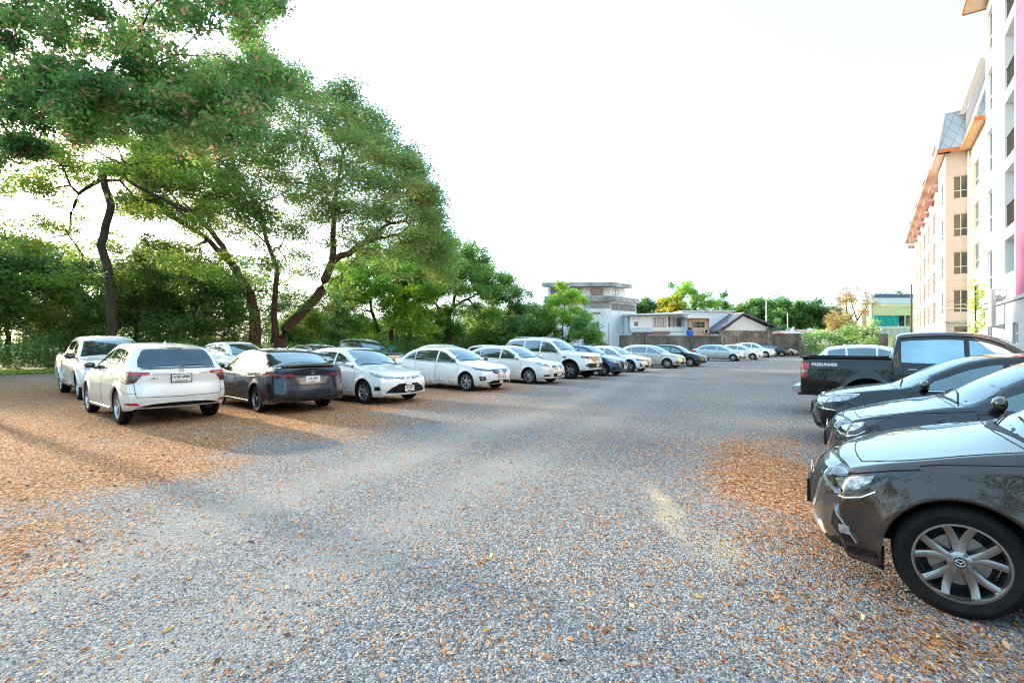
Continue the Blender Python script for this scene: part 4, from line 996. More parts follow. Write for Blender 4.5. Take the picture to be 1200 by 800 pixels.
def car_everest(paint_m, fine=2):
    s = Car(spec_bigsuv(paint_m), 'parked_off_roader', fine)
    base_car(s, (6, .0, .045), rr=.24, cuts=(1.5, 2.5, 3.42), glass=(1.62, 4.42), pillars=((2.5, .07, 0), (3.42, .07, 0)), mir=1.62, mm=M_GLOSSBLK(), big=1.25, width=.26, hm=None, rim_mat=mat('dark_alloy', (.25,.25,.27), .25, .9))
    lamp(s, 'headlight', [(.07,.48,.99),(.15,.66,1.0),(.42,.84,1.03),(.40,.84,.94),(.15,.66,.90),(.06,.5,.89)], M_DARKLAMP())
    s.decal('upper_grille', 'cf', sym([(.04,.49,1.0),(.04,.47,.88),(.02,.34,.76),(0,.1,.75),(0,.1,1.01)]), M_GLOSSBLK(), .014, step=.05)
    slats(s, 'grille_bar', (.96, .90, .84), (.42, .42, .38), M_TRIM(), u=.03, wdt=.025)
    s.decal('lower_grille', 'cf', sym([(.15,.70,.70),(.22,.76,.60),(.1,.6,.50),(0,.1,.50),(0,.1,.68)]), M_TRIM(), .012, step=.05)
    pair(s, 'fog_light', [(.16,.66,.665),(.26,.76,.665),(.25,.76,.61),(.15,.66,.61)], M_LAMP(), off=.016, step=.03)
    s.plate(False, .64, 'กต 777', '', h_=.15, w_=.30, y=0); badge(s, 'cf', 0, .885, .06, None, 'ring', off=.03)
    [s.seam('arch_trim', 'side', [[(cx-s.R*1.06*math.cos(a), s.r+s.R*1.06*math.sin(a)) for a in np.linspace(.0, math.pi, 14)]], .055, M_TRIM(), .002, raised=.02) for cx in (s.fo, s.fo+s.wb)]
    pair(s, 'side_vent', [(1.06,.98),(1.26,1.0),(1.26,.93),(1.10,.92)], M_GLOSSBLK(), 'side', off=.006)
    b = MB()
    for sd_ in (1, -1):
        b2 = MB(); P = [(s.L/2-u, sd_*(s.yr(u)-.03), s.ft(u)+dz) for u, dz in ((2.3, -.03), (2.4, .03), (3.2, .035), (4.0, .03), (4.15, -.03))]; b2.tube(P, .016, 8, M_SILVER()); b2.build('roof_rail', s.root, smooth=True)
        b2 = MB(); b2.box(s.L/2-3.35, s.L/2-1.45, min(sd_*.80, sd_*.98), max(sd_*.80, sd_*.98), .34, .38, M_TRIM()); b2.build('side_step', s.root, bevel=.01)
    wipers(s); rear_fill(s, 1.0)
    return s
def car_mazda_hatch(paint_m, fine=2):
    s = Car(spec_hatch(paint_m, sweep=.38), 'parked_hatchback', fine)
    base_car(s, (5, .32, .03), rr=.215, cuts=(1.2, 2.2, 3.05), glass=(1.36, 3.5), pillars=((2.18, .07, 0), (3.05, .05, .02)), mir=1.40, rim_mat=mat('dark_alloy', (.25,.25,.27), .25, .9))
    lamp(s, 'headlight', [(.07,.44,.705),(.16,.62,.74),(.42,.79,.80),(.66,.84,.835),(.5,.82,.75),(.3,.75,.675),(.1,.52,.65)], M_LAMP())
    s.decal('upper_grille', 'cf', sym([(.05,.42,.70),(.06,.44,.52),(.02,.34,.44),(0,.1,.42),(0,.1,.70)]), M_TRIM(), .006, step=.05)
    s.seam('grille_surround', 'cf', [[(.08,.50,.67),(.06,.44,.50),(.02,.34,.425),(0,0,.41),(.02,-.34,.425),(.06,-.44,.50),(.08,-.50,.67)]], .018, M_CHROME(), .004, mirror=False, raised=.01)
    pair(s, 'fog_recess', [(.22,.68,.46),(.36,.78,.44),(.30,.75,.32),(.22,.68,.34)], M_TRIM(), off=.006, step=.03)
    s.seam('cladding', 'side', [[(1.2, .25), (3.0, .25)]], .08, M_TRIM(), .002, raised=.01)
    [s.seam('arch_trim', 'side', [[(cx-s.R*1.05*math.cos(a), s.r+s.R*1.05*math.sin(a)) for a in np.linspace(.0, math.pi, 14)]], .045, M_TRIM(), .002, raised=.01) for cx in (s.fo, s.fo+s.wb)]
    s.plate(False, .44, '4กฆ 35', ''); badge(s, 'cf', 0, .60, .06, None, 'm', off=.02)
    wipers(s); rear_fill(s, .9)
    return s
def car_bmw(paint_m, fine=2):
    s = Car(spec_sedan(paint_m, L=4.71, W=1.83, H=1.44, r=.335, fo=.82, wb=2.85, sweep=.30), 'parked_sedan', fine)
    base_car(s, (5, .28, .03), rr=.24, cuts=(1.3, 2.38, 3.35), glass=(1.48, 3.9), pillars=((2.38, .07, 0),), mir=1.52, rim_mat=mat('dark_alloy', (.25,.25,.27), .25, .9))
    lamp(s, 'headlight', [(.08,.40,.68),(.2,.66,.70),(.5,.86,.74),(.42,.84,.66),(.2,.66,.61),(.08,.42,.61)], M_DARKLAMP())
    for sg in (1, -1): s.decal('kidney_grille', 'cf', [(.02,sg*.03,.68),(.05,sg*.36,.68),(.05,sg*.34,.52),(.02,sg*.06,.50)], M_GLOSSBLK(), .010, step=.04)
    s.decal('lower_grille', 'cf', sym([(.05,.50,.40),(.1,.55,.28),(0,.1,.26),(0,.1,.40)]), M_TRIM(), .006, step=.05)
    pair(s, 'fog_recess', [(.24,.72,.50),(.32,.77,.50),(.28,.75,.34),(.16,.64,.32),(.18,.66,.37),(.25,.72,.39)], M_TRIM(), off=.006, step=.03)
    s.plate(False, .45, '9กช 99', ''); badge(s, 'cf', 0, .72, .04, None, 'b', off=.012)
    wipers(s); rear_fill(s)
    return s
def car_plain_sedan(paint_m, fine=1, H=1.475, dark=False, chrome=False):
    s = Car(spec_sedan(paint_m, H=H), 'parked_sedan', fine)
    base_car(s, (5, .28, .03) if dark else (10, 0, .028), rr=.21, cuts=(1.2, 2.2, 3.18), glass=(1.36, 3.75), pillars=((2.2, .07, 0), (3.2, .035, .02)), mir=1.38, mm=None)
    lamp(s, 'headlight', [(.06,.42,.70),(.15,.62,.735),(.4,.79,.78),(.62,.85,.82),(.5,.83,.745),(.2,.68,.67),(.07,.46,.655)], M_DARKLAMP() if dark else M_LAMP())
    s.decal('upper_grille', 'cf', sym([(.05,.42,.70),(.04,.38,.60),(0,.1,.575),(0,.1,.70)]), M_TRIM(), .006, step=.05)
    slats(s, 'grille_bar', (.69, .655), (.42, .38), M_CHROME(), u=.03, wdt=.014)
    s.decal('lower_grille', 'cf', sym([(.05,.44,.42),(.12,.55,.29),(0,.1,.26),(0,.1,.43)]), M_TRIM(), .006, step=.05)
    pair(s, 'fog_recess', [(.22,.68,.44),(.36,.78,.44),(.30,.75,.34),(.22,.68,.34)], M_TRIM(), off=.006, step=.03)
    s.plate(False, .48, '', ''); rear_fill(s)
    return s
def car_plain_hatch(paint_m, fine=1):
    s = Car(spec_hatch(paint_m), 'parked_hatchback', fine)
    base_car(s, (8, 0, .028), rr=.21, cuts=(1.2, 2.2, 3.05), glass=(1.36, 3.5), pillars=((2.18, .07, 0),), mir=1.40)
    lamp(s, 'headlight', [(.07,.44,.705),(.16,.62,.74),(.42,.79,.80),(.66,.84,.835),(.5,.82,.75),(.3,.75,.675),(.1,.52,.65)], M_LAMP())
    s.decal('upper_grille', 'cf', sym([(.05,.40,.68),(.06,.40,.55),(0,.1,.52),(0,.1,.68)]), M_TRIM(), .006, step=.05)
    s.decal('lower_grille', 'cf', sym([(.05,.50,.42),(.1,.55,.29),(0,.1,.27),(0,.1,.42)]), M_TRIM(), .006, step=.05)
    s.plate(False, .48, '', ''); rear_fill(s, .9)
    return s
def car_plain_suv(paint_m, fine=1, rails=False, H=1.66):
    s = Car(spec_suv(paint_m, L=4.5, H=H), 'parked_crossover', fine)
    base_car(s, (5, .28, .035), rr=.225, cuts=(1.25, 2.32, 3.3), glass=(1.42, 3.95), pillars=((2.32, .07, 0), (3.3, .07, .03)), mir=1.46)
    lamp(s, 'headlight', [(.07,.48,.83),(.15,.64,.86),(.42,.82,.91),(.62,.86,.93),(.4,.82,.83),(.15,.66,.77)], M_LAMP())
    s.decal('upper_grille', 'cf', sym([(.04,.46,.83),(.04,.42,.68),(0,.1,.64),(0,.1,.82)]), M_TRIM(), .006, step=.05)
    s.decal('lower_grille', 'cf', sym([(.1,.60,.45),(.12,.6,.33),(0,.1,.31),(0,.1,.46)]), M_TRIM(), .006, step=.05)
    slats(s, 'grille_bar', (.80, .75), (.44, .42), M_CHROME(), u=.03, wdt=.014)
    s.plate(False, .54, '', '')
    pair(s, 'taillight', [(.12,.60,1.15),(.3,.80,1.15),(.5,.87,1.05),(.45,.87,.93),(.2,.72,.95)], M_RED(), 'cr', off=.008, step=.05)
    antenna(s, 3.4)
    return s
def bed_liner(s):
    L = s.L; b = MB(); T = M_TRIM(); a, e = s.sp['bed']; X1 = L/2-a; X0 = L/2-e; y = s.yr(4.3)-.09; z = 1.272; z0 = .78; t = M_TRIM()
    pts = [(X1, y), (X1, -y), (X0, -y), (X0, y)]
    for i in range(4):
        p, q = pts[i], pts[(i+1) % 4]; b.face([(*p, z), (*q, z), (*q, z0), (*p, z0)], t)
    b.face([(*p, z0) for p in pts], t)
    # rail caps
    b.box(X0-.03, X1, y-.005, y+.09, z-.012, z+.014, T); b.box(X0-.03, X1, -y-.09, -y+.005, z-.012, z+.014, T); b.box(X0-.05, X0+.01, -y+.01, y-.01, z-.012, z+.014, T)
    b.build('cargo_bed', s.root)
def car_pickup(paint_m, fine=2, style='white', single=False):
    s = Car(spec_pickup(paint_m), 'parked_pickup', fine)
    dk = style == 'black'
    if dk: MATS_keep = MATS.get('car_glass'); MATS['car_glass'] = mat('mirror_tint', (.34,.47,.52), .03, .9, .5, .9, coat=.8)
    base_car(s, (6, .0, .042), rr=.235, cuts=(1.5, 2.52, 3.48), glass=(1.62, 3.5), pillars=((2.5, .08, 0),), mir=1.62, mm=M_GLOSSBLK(), big=1.3, width=.25, hm=M_CHROME())
    bed_liner(s)
    L = s.L
    lamp(s, 'headlight', [(.07,.50,.96),(.15,.66,.98),(.42,.84,1.0),(.40,.84,.90),(.15,.68,.84),(.06,.52,.84)], M_LAMP())
    s.decal('upper_grille', 'cf', sym([(.04,.48,.97),(.04,.47,.80),(.02,.4,.74),(0,.1,.74),(0,.1,.98)]), M_GLOSSBLK(), .010, step=.05)
    slats(s, 'grille_bar', (.92, .86, .80), (.46, .46, .44), M_CHROME(), u=.03, wdt=.02)
    s.decal('lower_grille', 'cf', sym([(.1,.60,.62),(.12,.6,.50),(0,.1,.48),(0,.1,.64)]), M_TRIM(), .008, step=.05)
    s.plate(False, .60, '', '')
    # rear
    pair(s, 'taillight', [(L-.16,.84),(L-.02,.84),(L-.02,1.16),(L-.20,1.16)], M_RED(), 'side', off=.012, step=.04)
    pair(s, 'lens_insert', [(L-.15,.94),(L-.02,.94),(L-.02,1.0),(L-.15,1.0)], M_LAMP(), 'side', off=.016, step=.04)
    s.seam('panel_gap', 'side', [[(3.645, .48), (3.645, 1.20)]], .014, off=.003)
    s.seam('tailgate_gap', 'cr', [[(.05,.70,1.2),(.05,.70,.72),(0,0,.72),(.05,-.70,.72),(.05,-.70,1.2)]], .012, off=.003, mirror=False)
    b = MB(); b.box(-L/2-.14, -L/2+.03, -.86, .86, .50, .64, M_SILVER() if dk else M_TRIM()); b.build('rear_bumper', s.root, bevel=.02)
    b = MB(); b.box(-L/2-.06, -L/2+.6, -.5, .5, .42, .5, mat('frame_rust', (.12,.03,.015), .8)); b.build('chassis', s.root)
    [s.seam('arch_trim', 'side', [[(cx-s.R*1.07*math.cos(a), s.r+s.R*1.07*math.sin(a)) for a in np.linspace(-.05, math.pi+.05, 18)]], .06, s.paint, .002, raised=.03) for cx in (s.fo, s.fo+s.wb)]
    if dk:
        # raised sill vent visors and rear quarter lettering
        s.seam('window_visor', 'side', [[(u, s.fb(u)+s.gh(u)-.055) for u in np.linspace(1.95, 3.5, 9)]], .05, mat('visor', (.06,.035,.035), .15, coat=1), .006, raised=.02)
        for sd_, mx in ((-1, Matrix(((1,0,0,-L/2+.48),(0,0,-1,-s.hw(4.8)*.96-.012),(0,1,0,1.12),(0,0,0,1)))), ): text_mesh('PRERUNNER', .085, 'badge_lettering', mat('white_lettering', (.75,.76,.78), .3), s.root, mx, .004, .004)
    else:
        for k in range(3):
            s.decal('stripe', 'side', [(3.75+.1*k,1.12-.05*k),(3.84+.1*k,1.12-.05*k),(4.02-.0+.07*k,.78-.05*k),(3.96+.07*k,.78-.05*k)] if False else [(3.60+.12*k,1.05),(3.67+.12*k,1.05),(3.48+.05*k,.72),(3.44+.05*k,.72)], mat('stripe_grey', (.07,.075,.08), .4), .006, mirror=True, step=.05)
        s.seam('stripe', 'side', [[(2.6,.58),(3.1,.62),(3.5,.60)], [(2.75,.55),(3.3,.575)]], .022, mat('stripe_grey', (.07,.075,.08), .4), .005)
        for sd_ in (1, -1):
            b2 = MB(); b2.box(L/2-3.35, L/2-1.45, min(sd_*.80, sd_*.99), max(sd_*.80, sd_*.99), .36, .41, M_TRIM()); b2.build('side_step', s.root, bevel=.01)
        b = MB(); b.tube([(L/2-2.3, .0, 1.80), (L/2-2.5, .0, 2.0)], .004, 5, M_TRIM()); b.build('antenna', s.root)
    wipers(s)
    if dk: MATS.pop('car_glass') if MATS_keep is None else MATS.update(car_glass=MATS_keep)
    return s
def car_fore(paint_m):               # the closest hatchback on the right
    sp = spec_hatch(paint_m, L=4.06, W=1.695, H=1.5, r=.318, R=.366, fo=.80, sweep=.40, flare=.022, shoulder=.915)
    s = Car(sp, 'parked_hatchback', 4)
    fore_front(s)
    return s
def fore_front(s, mir=True, wheel=True):
    base_car(s, (5, .30, .054), rr=.222, cuts=(1.26, 2.2, 3.05), glass=(1.40, 3.5), pillars=((2.18, .07, 0),), mir=1.44, rim_mat=mat('gun_alloy', (.40,.39,.385), .22, .95, .15), mm=M_GLOSSBLK(), hood=True)
    lamp(s, 'headlight', [(.12,.63,.675),(.20,.707,.708),(.32,.775,.75),(.46,.82,.79),(.60,.845,.82),(.52,.835,.775),(.42,.81,.70),(.32,.775,.63),(.24,.735,.605),(.15,.665,.62)], mat('lamp_housing', (.008,.008,.009), .10, .2, .5, 30, coat=1), step=.03)
    pair(s, 'reflector_bowl', [(.14,.65,.67),(.20,.707,.695),(.30,.765,.73),(.38,.795,.75),(.37,.79,.71),(.31,.77,.655),(.24,.735,.63),(.16,.675,.645)], M_LAMP(), off=.011, step=.02)
    s.seam('chrome_bar', 'cf', [[(.05,.44,.665),(.10,.60,.625),(.17,.68,.592),(.25,.74,.585),(.33,.78,.61),(.40,.805,.66)]], .010, M_CHROME(), .006, raised=.008)
    s.seam('lamp_edge', 'cf', [[(.12,.63,.683),(.20,.707,.716),(.32,.775,.758),(.46,.82,.797),(.60,.845,.826)]], .007, M_SEAM(), .005)
    s.decal('upper_grille', 'cf', sym([(.06,.44,.70),(.07,.46,.52),(.03,.38,.42),(0,.1,.40),(0,.1,.70)]), M_TRIM(), .008, step=.05)
    s.seam('grille_surround', 'cf', [[(.08,.50,.73),(.085,.50,.66),(.075,.47,.50),(.04,.38,.41),(0,0,.395),(.04,-.38,.41),(.075,-.47,.50),(.085,-.50,.66),(.08,-.50,.73)]], .014, M_CHROME(), .004, mirror=False, raised=.012)
    s.decal('fog_recess', 'cf', [(.22,.655,.50),(.27,.69,.44),(.33,.735,.33),(.30,.72,.31),(.22,.66,.335),(.19,.63,.38)], M_TRIM(), .006, mirror=True, step=.03)
    s.seam('fog_trim', 'cf', [[(.235,.66,.52),(.28,.70,.44),(.34,.74,.32)]], .012, M_CHROME(), .004, raised=.012)
    pair(s, 'fog_light', [(.26,.70,.41),(.30,.725,.41),(.31,.73,.36),(.265,.70,.36)], M_LAMP(), off=.012, step=.02)
    s.seam('bumper_lip', 'cf', [[(.42,.81,.275),(.3,.765,.262),(.2,.707,.255),(.1,.6,.25),(0,.3,.25),(0,-.3,.25),(.1,-.6,.25),(.2,-.707,.255),(.3,-.765,.262),(.42,-.81,.275)]], .045, M_TRIM(), .004, mirror=False)
    pair(s, 'bumper_lip', [(.02,.22,.34),(.08,.46,.33),(.13,.54,.27),(.03,.22,.25)], mat('winglet', (.7,.7,.7), .2, .6, coat=1), off=.012, step=.03)
    # shut lines: bumper to wing, wing to door
    s.seam('panel_gap', 'side', [[(.62, .845), (.70, .865), (1.26, .93)]], .005, off=.003)
    b = MB()
    for sd_ in (1, -1):
        m_ = MB(); x = s.L/2-s.fo+s.R-.002; m_.box(x-.012, x+.012, min(sd_*(s.W/2-.16), sd_*(s.W/2-.035)), max(sd_*(s.W/2-.16), sd_*(s.W/2-.035)), .19, .30, M_TRIM()); m_.build('mud_flap', s.root, bevel=.004)
    s.plate(False, .46, '', ''); badge(s, 'cf', 0, .60, .07, None, 'm', off=.02)
    wipers(s); rear_fill(s, .9)
    s.decal('cowl_panel', 'top', [(s.sp['ws'][0]-.0, .60), (s.sp['ws'][0]+.10, .62), (s.sp['ws'][0]+.0, 0), (s.sp['ws'][0]+.10, -.62), (s.sp['ws'][0]-.0, -.60), (s.sp['ws'][0]-.11, 0)], M_TRIM(), .003, step=.05)
def car_mid_mazda(paint_m):
    s = Car(spec_hatch(paint_m, L=4.1, W=1.76, H=1.47, sweep=.40), 'parked_hatchback', 3); fore_front(s); return s
def car_civic(paint_m):
    s = Car(spec_sedan(paint_m, L=4.62, W=1.80, H=1.44, sweep=.32), 'parked_sedan', 3)
    base_car(s, (5, .30, .034), rr=.22, cuts=(1.28, 2.3, 3.25), glass=(1.42, 3.85), pillars=((2.3, .07, 0),), mir=1.46, mm=M_GLOSSBLK())
    lamp(s, 'headlight', [(.06,.46,.705),(.15,.62,.73),(.4,.80,.775),(.66,.87,.80),(.5,.84,.71),(.25,.72,.655),(.08,.48,.65)], M_LAMP())
    s.seam('chrome_bar', 'cf', [[(.66,.87,.81),(.4,.80,.785),(.15,.62,.74),(.05,.44,.715),(0,0,.71),(.05,-.44,.715),(.15,-.62,.74),(.4,-.80,.785),(.66,-.87,.81)]], .02, M_CHROME(), .004, mirror=False, raised=.01)
    s.decal('upper_grille', 'cf', sym([(.06,.46,.70),(.06,.44,.62),(.02,.3,.56),(0,.1,.55),(0,.1,.70)]), M_GLOSSBLK(), .009, step=.05)
    s.decal('lower_grille', 'cf', sym([(.05,.50,.46),(.2,.64,.28),(.1,.4,.235),(0,.1,.235),(0,.1,.47)]), M_TRIM(), .006, step=.05)
    pair(s, 'fog_recess', [(.20,.64,.56),(.40,.79,.54),(.34,.76,.34),(.24,.69,.32)], M_TRIM(), off=.006, step=.03)
    s.seam('fog_trim', 'cf', [[(.20,.64,.575),(.40,.80,.555)]], .014, M_CHROME(), .004, raised=.01)
    s.plate(False, .52, '', ''); wipers(s); rear_fill(s)
    s.seam('window_trim', 'side', [[(1.45, s.fb(1.45)+.012), (2.4, s.fb(2.4)+.012), (3.8, s.fb(3.8)+.012)]], .012, M_CHROME(), .003, raised=.003)
    return s
# ================================================================ trees
def leaf_cloud(C, Rr, n, size, rng, flat=.5, droop=0.0, shell=.55, elong=2.1, tintbias=0.0):
    """C (k,3) clump centres, Rr (k,) radii, n leaves per unit; returns verts, faces, tint"""
    k = len(C); cnt = np.maximum(8, (n*(Rr/np.mean(Rr))**2).astype(int)); cnt = (cnt*.85).astype(int); idx = np.repeat(np.arange(k), cnt); N = len(idx)
    d = rng.normal(size=(N, 3)); d /= np.linalg.norm(d, axis=1)[:, None]; rad = (shell+(1-shell)*rng.random(N))*(.55+.55*rng.random(N))
    P = C[idx]+d*(rad*Rr[idx])[:, None]*np.array([1, 1, flat])
    # ragged: pull leaves toward sub-sprays
    sub = rng.normal(size=(k*7, 3)); sub /= np.linalg.norm(sub, axis=1)[:, None]; si = idx*7+rng.integers(0, 7, N)
    T = C[idx]+sub[si]*(Rr[idx]*.8)[:, None]*np.array([1, 1, flat]); f = (rng.random(N)*.75)[:, None]; P = P*(1-f)+T*f+rng.normal(size=(N, 3))*size*.7
    a = rng.normal(size=(N, 3)); a[:, 2] = a[:, 2]*.45-droop; a /= np.linalg.norm(a, axis=1)[:, None]; b = np.cross(a, rng.normal(size=(N, 3))*np.array([.6, .6, .3])+np.array([0, 0, 1])); b /= (np.linalg.norm(b, axis=1)[:, None]+1e-6)
    s = size*(.6+.8*rng.random(N)); a *= s[:, None]*.5; b *= (s/elong)[:, None]*.5
    V = np.stack([P-a, P+b-a*.1, P+a, P-b-a*.1], 1).reshape(-1, 3)
    ct = rng.random(k)*.55; tint = np.clip(ct[idx]+.38*rng.random(N)+tintbias, 0, .93)
    return V, np.arange(N*4).reshape(N, 4), np.repeat(tint, 4), P
def skeleton(mb, base, r0, clumps, rng, m, lean=None, levels=None, first=.25, jit=.08, n=7):
    """grow limbs from base towards clump centres, splitting into groups"""
    def seg(p, q, ra, rb, wob=1.0):
        L = (q-p).length; K = max(3, int(L/1.2)); pts = []
        for i in range(K+1):
            t = i/K; x = p.lerp(q, t); w_ = math.sin(math.pi*t)*L*jit*wob
            pts.append(x+Vector(rng.normal(size=3))*w_*.45)
        pts[0] = p; pts[-1] = q
        mb.tube(pts, [ra+(rb-ra)*i/K for i in range(K+1)], n if ra > .05 else 4, m, cap=False)
    def grow(p, idx, r, depth):
        if len(idx) == 1 or depth > 9:
            for i in idx: seg(p, Vector(clumps[i]), max(.012, r*.55), .008)
            return
        Cc = clumps[idx]; pc = np.array(p); D = Cc-pc
        # split by farthest pair
        a = D[np.argmax(np.linalg.norm(D-D.mean(0), axis=1))]; b = D[np.argmax(np.linalg.norm(D-a, axis=1))]
        m1 = np.linalg.norm(D-a, axis=1) < np.linalg.norm(D-b, axis=1)
        for mk in (m1, ~m1):
            sub = [idx[i] for i in range(len(idx)) if mk[i]]
            if not sub: continue
            cen = clumps[sub].mean(0); f = .42 if depth else .36
            q = Vector(pc+(cen-pc)*f+rng.normal(size=3)*np.linalg.norm(cen-pc)*.05); rr = r*(len(sub)/len(idx))**.5*.95
            seg(p, q, r*.93, rr, .8); grow(q, sub, rr, depth+1)
    grow(base, list(range(len(clumps))), r0, 0)
def bark(name, c, c2=None): return mat(name, c, .95, 0, .45, 2.2, bump=.8, bscale=9, c2=c2)
def make_tree(name, loc, trunk_pts, r0, clumps, radii, leafm, n=220, size=.16, seed=1, flat=.55, blossoms=None, barkm=None, droop=.1, shell=.5, extra=None, elong=2.1, tint=0.0, flare=1.35):
    rng = np.random.default_rng(seed); root = empty(name, loc)
    bk = barkm or bark('bark_dark', (.085,.062,.048), (.04,.03,.024)); mb = MB()
    tops = []
    for pts in (trunk_pts if isinstance(trunk_pts[0][0], (tuple, list)) else [trunk_pts]):
        P = [Vector(p[:3]) for p in pts]; K = 4; Q = []; Rd = []
        for i in range(len(P)-1):
            for j in range(K): Q.append(P[i].lerp(P[i+1], j/K)+Vector(rng.normal(size=3))*.03); Rd.append(r0*((1-(i+j/K)/(len(P)-1))*.35+.65)*(pts[0][3] if len(pts[0]) > 3 else 1))
        Q.append(P[-1]); Rd.append(Rd[-1]*.98); Rd[0] *= flare; Rd[1] *= 1.1
        mb.tube(Q, Rd, 12, bk, cap=False); tops.append((P[-1], Rd[-1]))
    # share the clumps between the trunk tops
    cl = np.array(clumps, float); own = np.array([min(range(len(tops)), key=lambda k: (Vector(c)-tops[k][0]).length) for c in cl])
    for k, (tp, rr) in enumerate(tops):
        ix = np.where(own == k)[0]
        if len(ix): skeleton(mb, tp, rr, cl[ix], rng, bk)
    tr = mb.build('trunk', root, smooth=True, fix=False)
    V, F, T, P = leaf_cloud(cl, np.array(radii, float), n, size, rng, flat, droop, shell, elong, tint)
    if blossoms:
        frac, zmin = blossoms; T = T.reshape(-1, 4); pk = (rng.random(len(T)) < frac) & (P[:, 2] > zmin); T[pk] = 1.0; T = T.ravel()
    me = np_mesh('crown', V, F, attr={'tint': T}); link('crown', me, root, [leafm]); return root
def dome(rng, n, cx, cy, cz, rx, ry, rz, zmin=-.1, inner=.0, bias=1.0):
    out = []
    while len(out) < n:
        d = rng.normal(size=3); d /= np.linalg.norm(d)
        if d[2] < zmin: continue
        r = 1-inner*rng.random()
        out.append((cx+d[0]*rx*r, cy+d[1]*ry*r, cz+d[2]*rz*r*(.92+.16*rng.random())))
    return out
L_RAIN = leaf_mat('rain_tree_leaf', (.032,.068,.02), (.10,.155,.035), (.34,.18,.13), .5)
L_NEAR = leaf_mat('overhang_leaf', (.018,.055,.020), (.07,.15,.035), (.52,.28,.20), .5)
L_LITE = leaf_mat('light_leaf', (.05,.11,.018), (.16,.25,.035), (.30,.25,.05), .5)
L_MID = leaf_mat('mid_leaf', (.02,.055,.016), (.07,.13,.03), (.16,.13,.03), .42)
L_DARK = leaf_mat('dark_leaf', (.018,.046,.014), (.06,.105,.026), (.20,.16,.03), .45)
L_BUSH = leaf_mat('bush_leaf', (.035,.095,.028), (.11,.20,.05), (.22,.24,.06), .4)
L_DRY = leaf_mat('dry_foliage', (.14,.09,.04), (.28,.20,.09), (.35,.30,.15), .35)
L_GOLD = leaf_mat('gold_leaf', (.09,.11,.018), (.30,.24,.03), (.45,.30,.05), .55)
L_FRANG = leaf_mat('frangipani_leaf', (.05,.12,.03), (.15,.26,.06), (.85,.82,.70), .35)
def pxy(px, Z): return (px-600)/600*Z
def pz(py, Z): return 1.58-(py-402)/600*Z

rng = np.random.default_rng(11)
# ---- the big umbrella-shaped rain tree
Z = 38; cx = pxy(352, Z)
cl = dome(rng, 520, 0, 0, 9.4, 11.2, 8.5, 11.6, -.10, .12); cl = [(a, b_, c-.22*a+.3) for a, b_, c in cl]; rd = list(1.2+.75*rng.random(len(cl)))
cl2 = dome(rng, 24, .5, 0, 8.0, 9.8, 7, 8, -.1, .5); cl += cl2; rd += list(.8+.5*rng.random(len(cl2)))
for _ in range(24):       # low foliage round the fork
    cl.append((rng.uniform(-8, 3.5), rng.uniform(-3, 3), rng.uniform(4.0, 7.5))); rd.append(rng.uniform(.9, 1.5))
for _ in range(16): cl.append((rng.uniform(6, 11.2), rng.uniform(-4, 4), rng.uniform(7.5, 10))); rd.append(rng.uniform(.8, 1.4))
bx = pxy(298, Z)-cx; bx2 = pxy(318, Z)-cx
t = make_tree('rain_tree', (cx, Z, 0), [[(bx, 0, 0, 1.05), (bx+.1, .0, 3.2), (bx-.3, 0, 5.2)], [(bx2, .3, 0, .95), (bx2+.9, .3, 2.6), (bx2+3.2, .4, 5.0), (bx2+4.4, .3, 7.6)], [(bx2+.2, .3, 1.6, .55), (bx2+.1, .2, 4.2), (bx2+.4, .1, 7.0)]], .46, cl, rd, L_RAIN, 420, .205, 21, .5, (.10, 9), bark('bark_red', (.16,.085,.055), (.07,.04,.028)), .05)
meta(t, 'largest tree, umbrella crown with pinkish blossom over a reddish forked trunk', 'tree', 'trees along the left edge')
# ---- tree with the tall dark trunk
Z = 29.5; cx = pxy(128, Z); rng = np.random.default_rng(12)
cl = dome(rng, 112, 1.2, 0, 10.5, 6.6, 5.5, 4.2, -.15, .35)+[(rng.uniform(-5.5, 8), rng.uniform(-3, 4), rng.uniform(5.0, 9.6)) for _ in range(64)]; rd = list(.8+.7*rng.random(len(cl)))
t = make_tree('tall_tree', (cx, Z, 0), [(.25, 0, 0), (.1, 0, 2.6), (.15, 0, 4.8), (-.45, 0, 7.2), (-.05, .1, 9.5), (-.35, 0, 11.5)], .27, cl, rd, leaf_mat('sunlit_leaf', (.03,.075,.014), (.12,.18,.028), (.42,.28,.05), .55), 300, .19, 22, .45, (.03, 6))
meta(t, 'tree with one tall dark crooked trunk rising behind the white pickup', 'tree', 'trees along the left edge')
# ---- near tree whose branches hang over the top left
rng = np.random.default_rng(13); Z = 15.5
cl = []; rd = []
edge = [(0, 215), (30, 200), (60, 150), (100, 185), (150, 165), (200, 180), (262, 195), (300, 175), (312, 120), (318, 60), (330, 10)]
ex, ey = zip(*edge)
for _ in range(340):
    px = rng.uniform(-60, 326); bot = np.interp(px, ex, ey); py = rng.uniform(-150, bot-22) if rng.random() < .55 else rng.uniform(max(-60, bot-90), bot-14)
    if px > 200 and px < 290 and 48 < py < 78 and rng.random() < .8: continue
    Zc = Z+rng.uniform(-2.8, 3.5); cl.append((pxy(px, Zc)+18, Zc-Z, pz(py, Zc))); rd.append(rng.uniform(.45, .85))
for _ in range(55): cl.append((rng.uniform(-7, 2), rng.uniform(-6, 6), rng.uniform(9.5, 15))); rd.append(rng.uniform(.7, 1.2))
t = make_tree('overhanging_tree', (-18, Z, 0), [(0, 0, 0), (.3, 0, 3), (.9, 0, 6), (1.3, 0, 8.2)], .15, cl, rd, L_NEAR, 400, .15, 23, .55, (.07, 0), None, .55, .4)
meta(t, 'close tree whose leafy pink-flowered branches hang into the top left corner', 'tree', 'trees along the left edge')
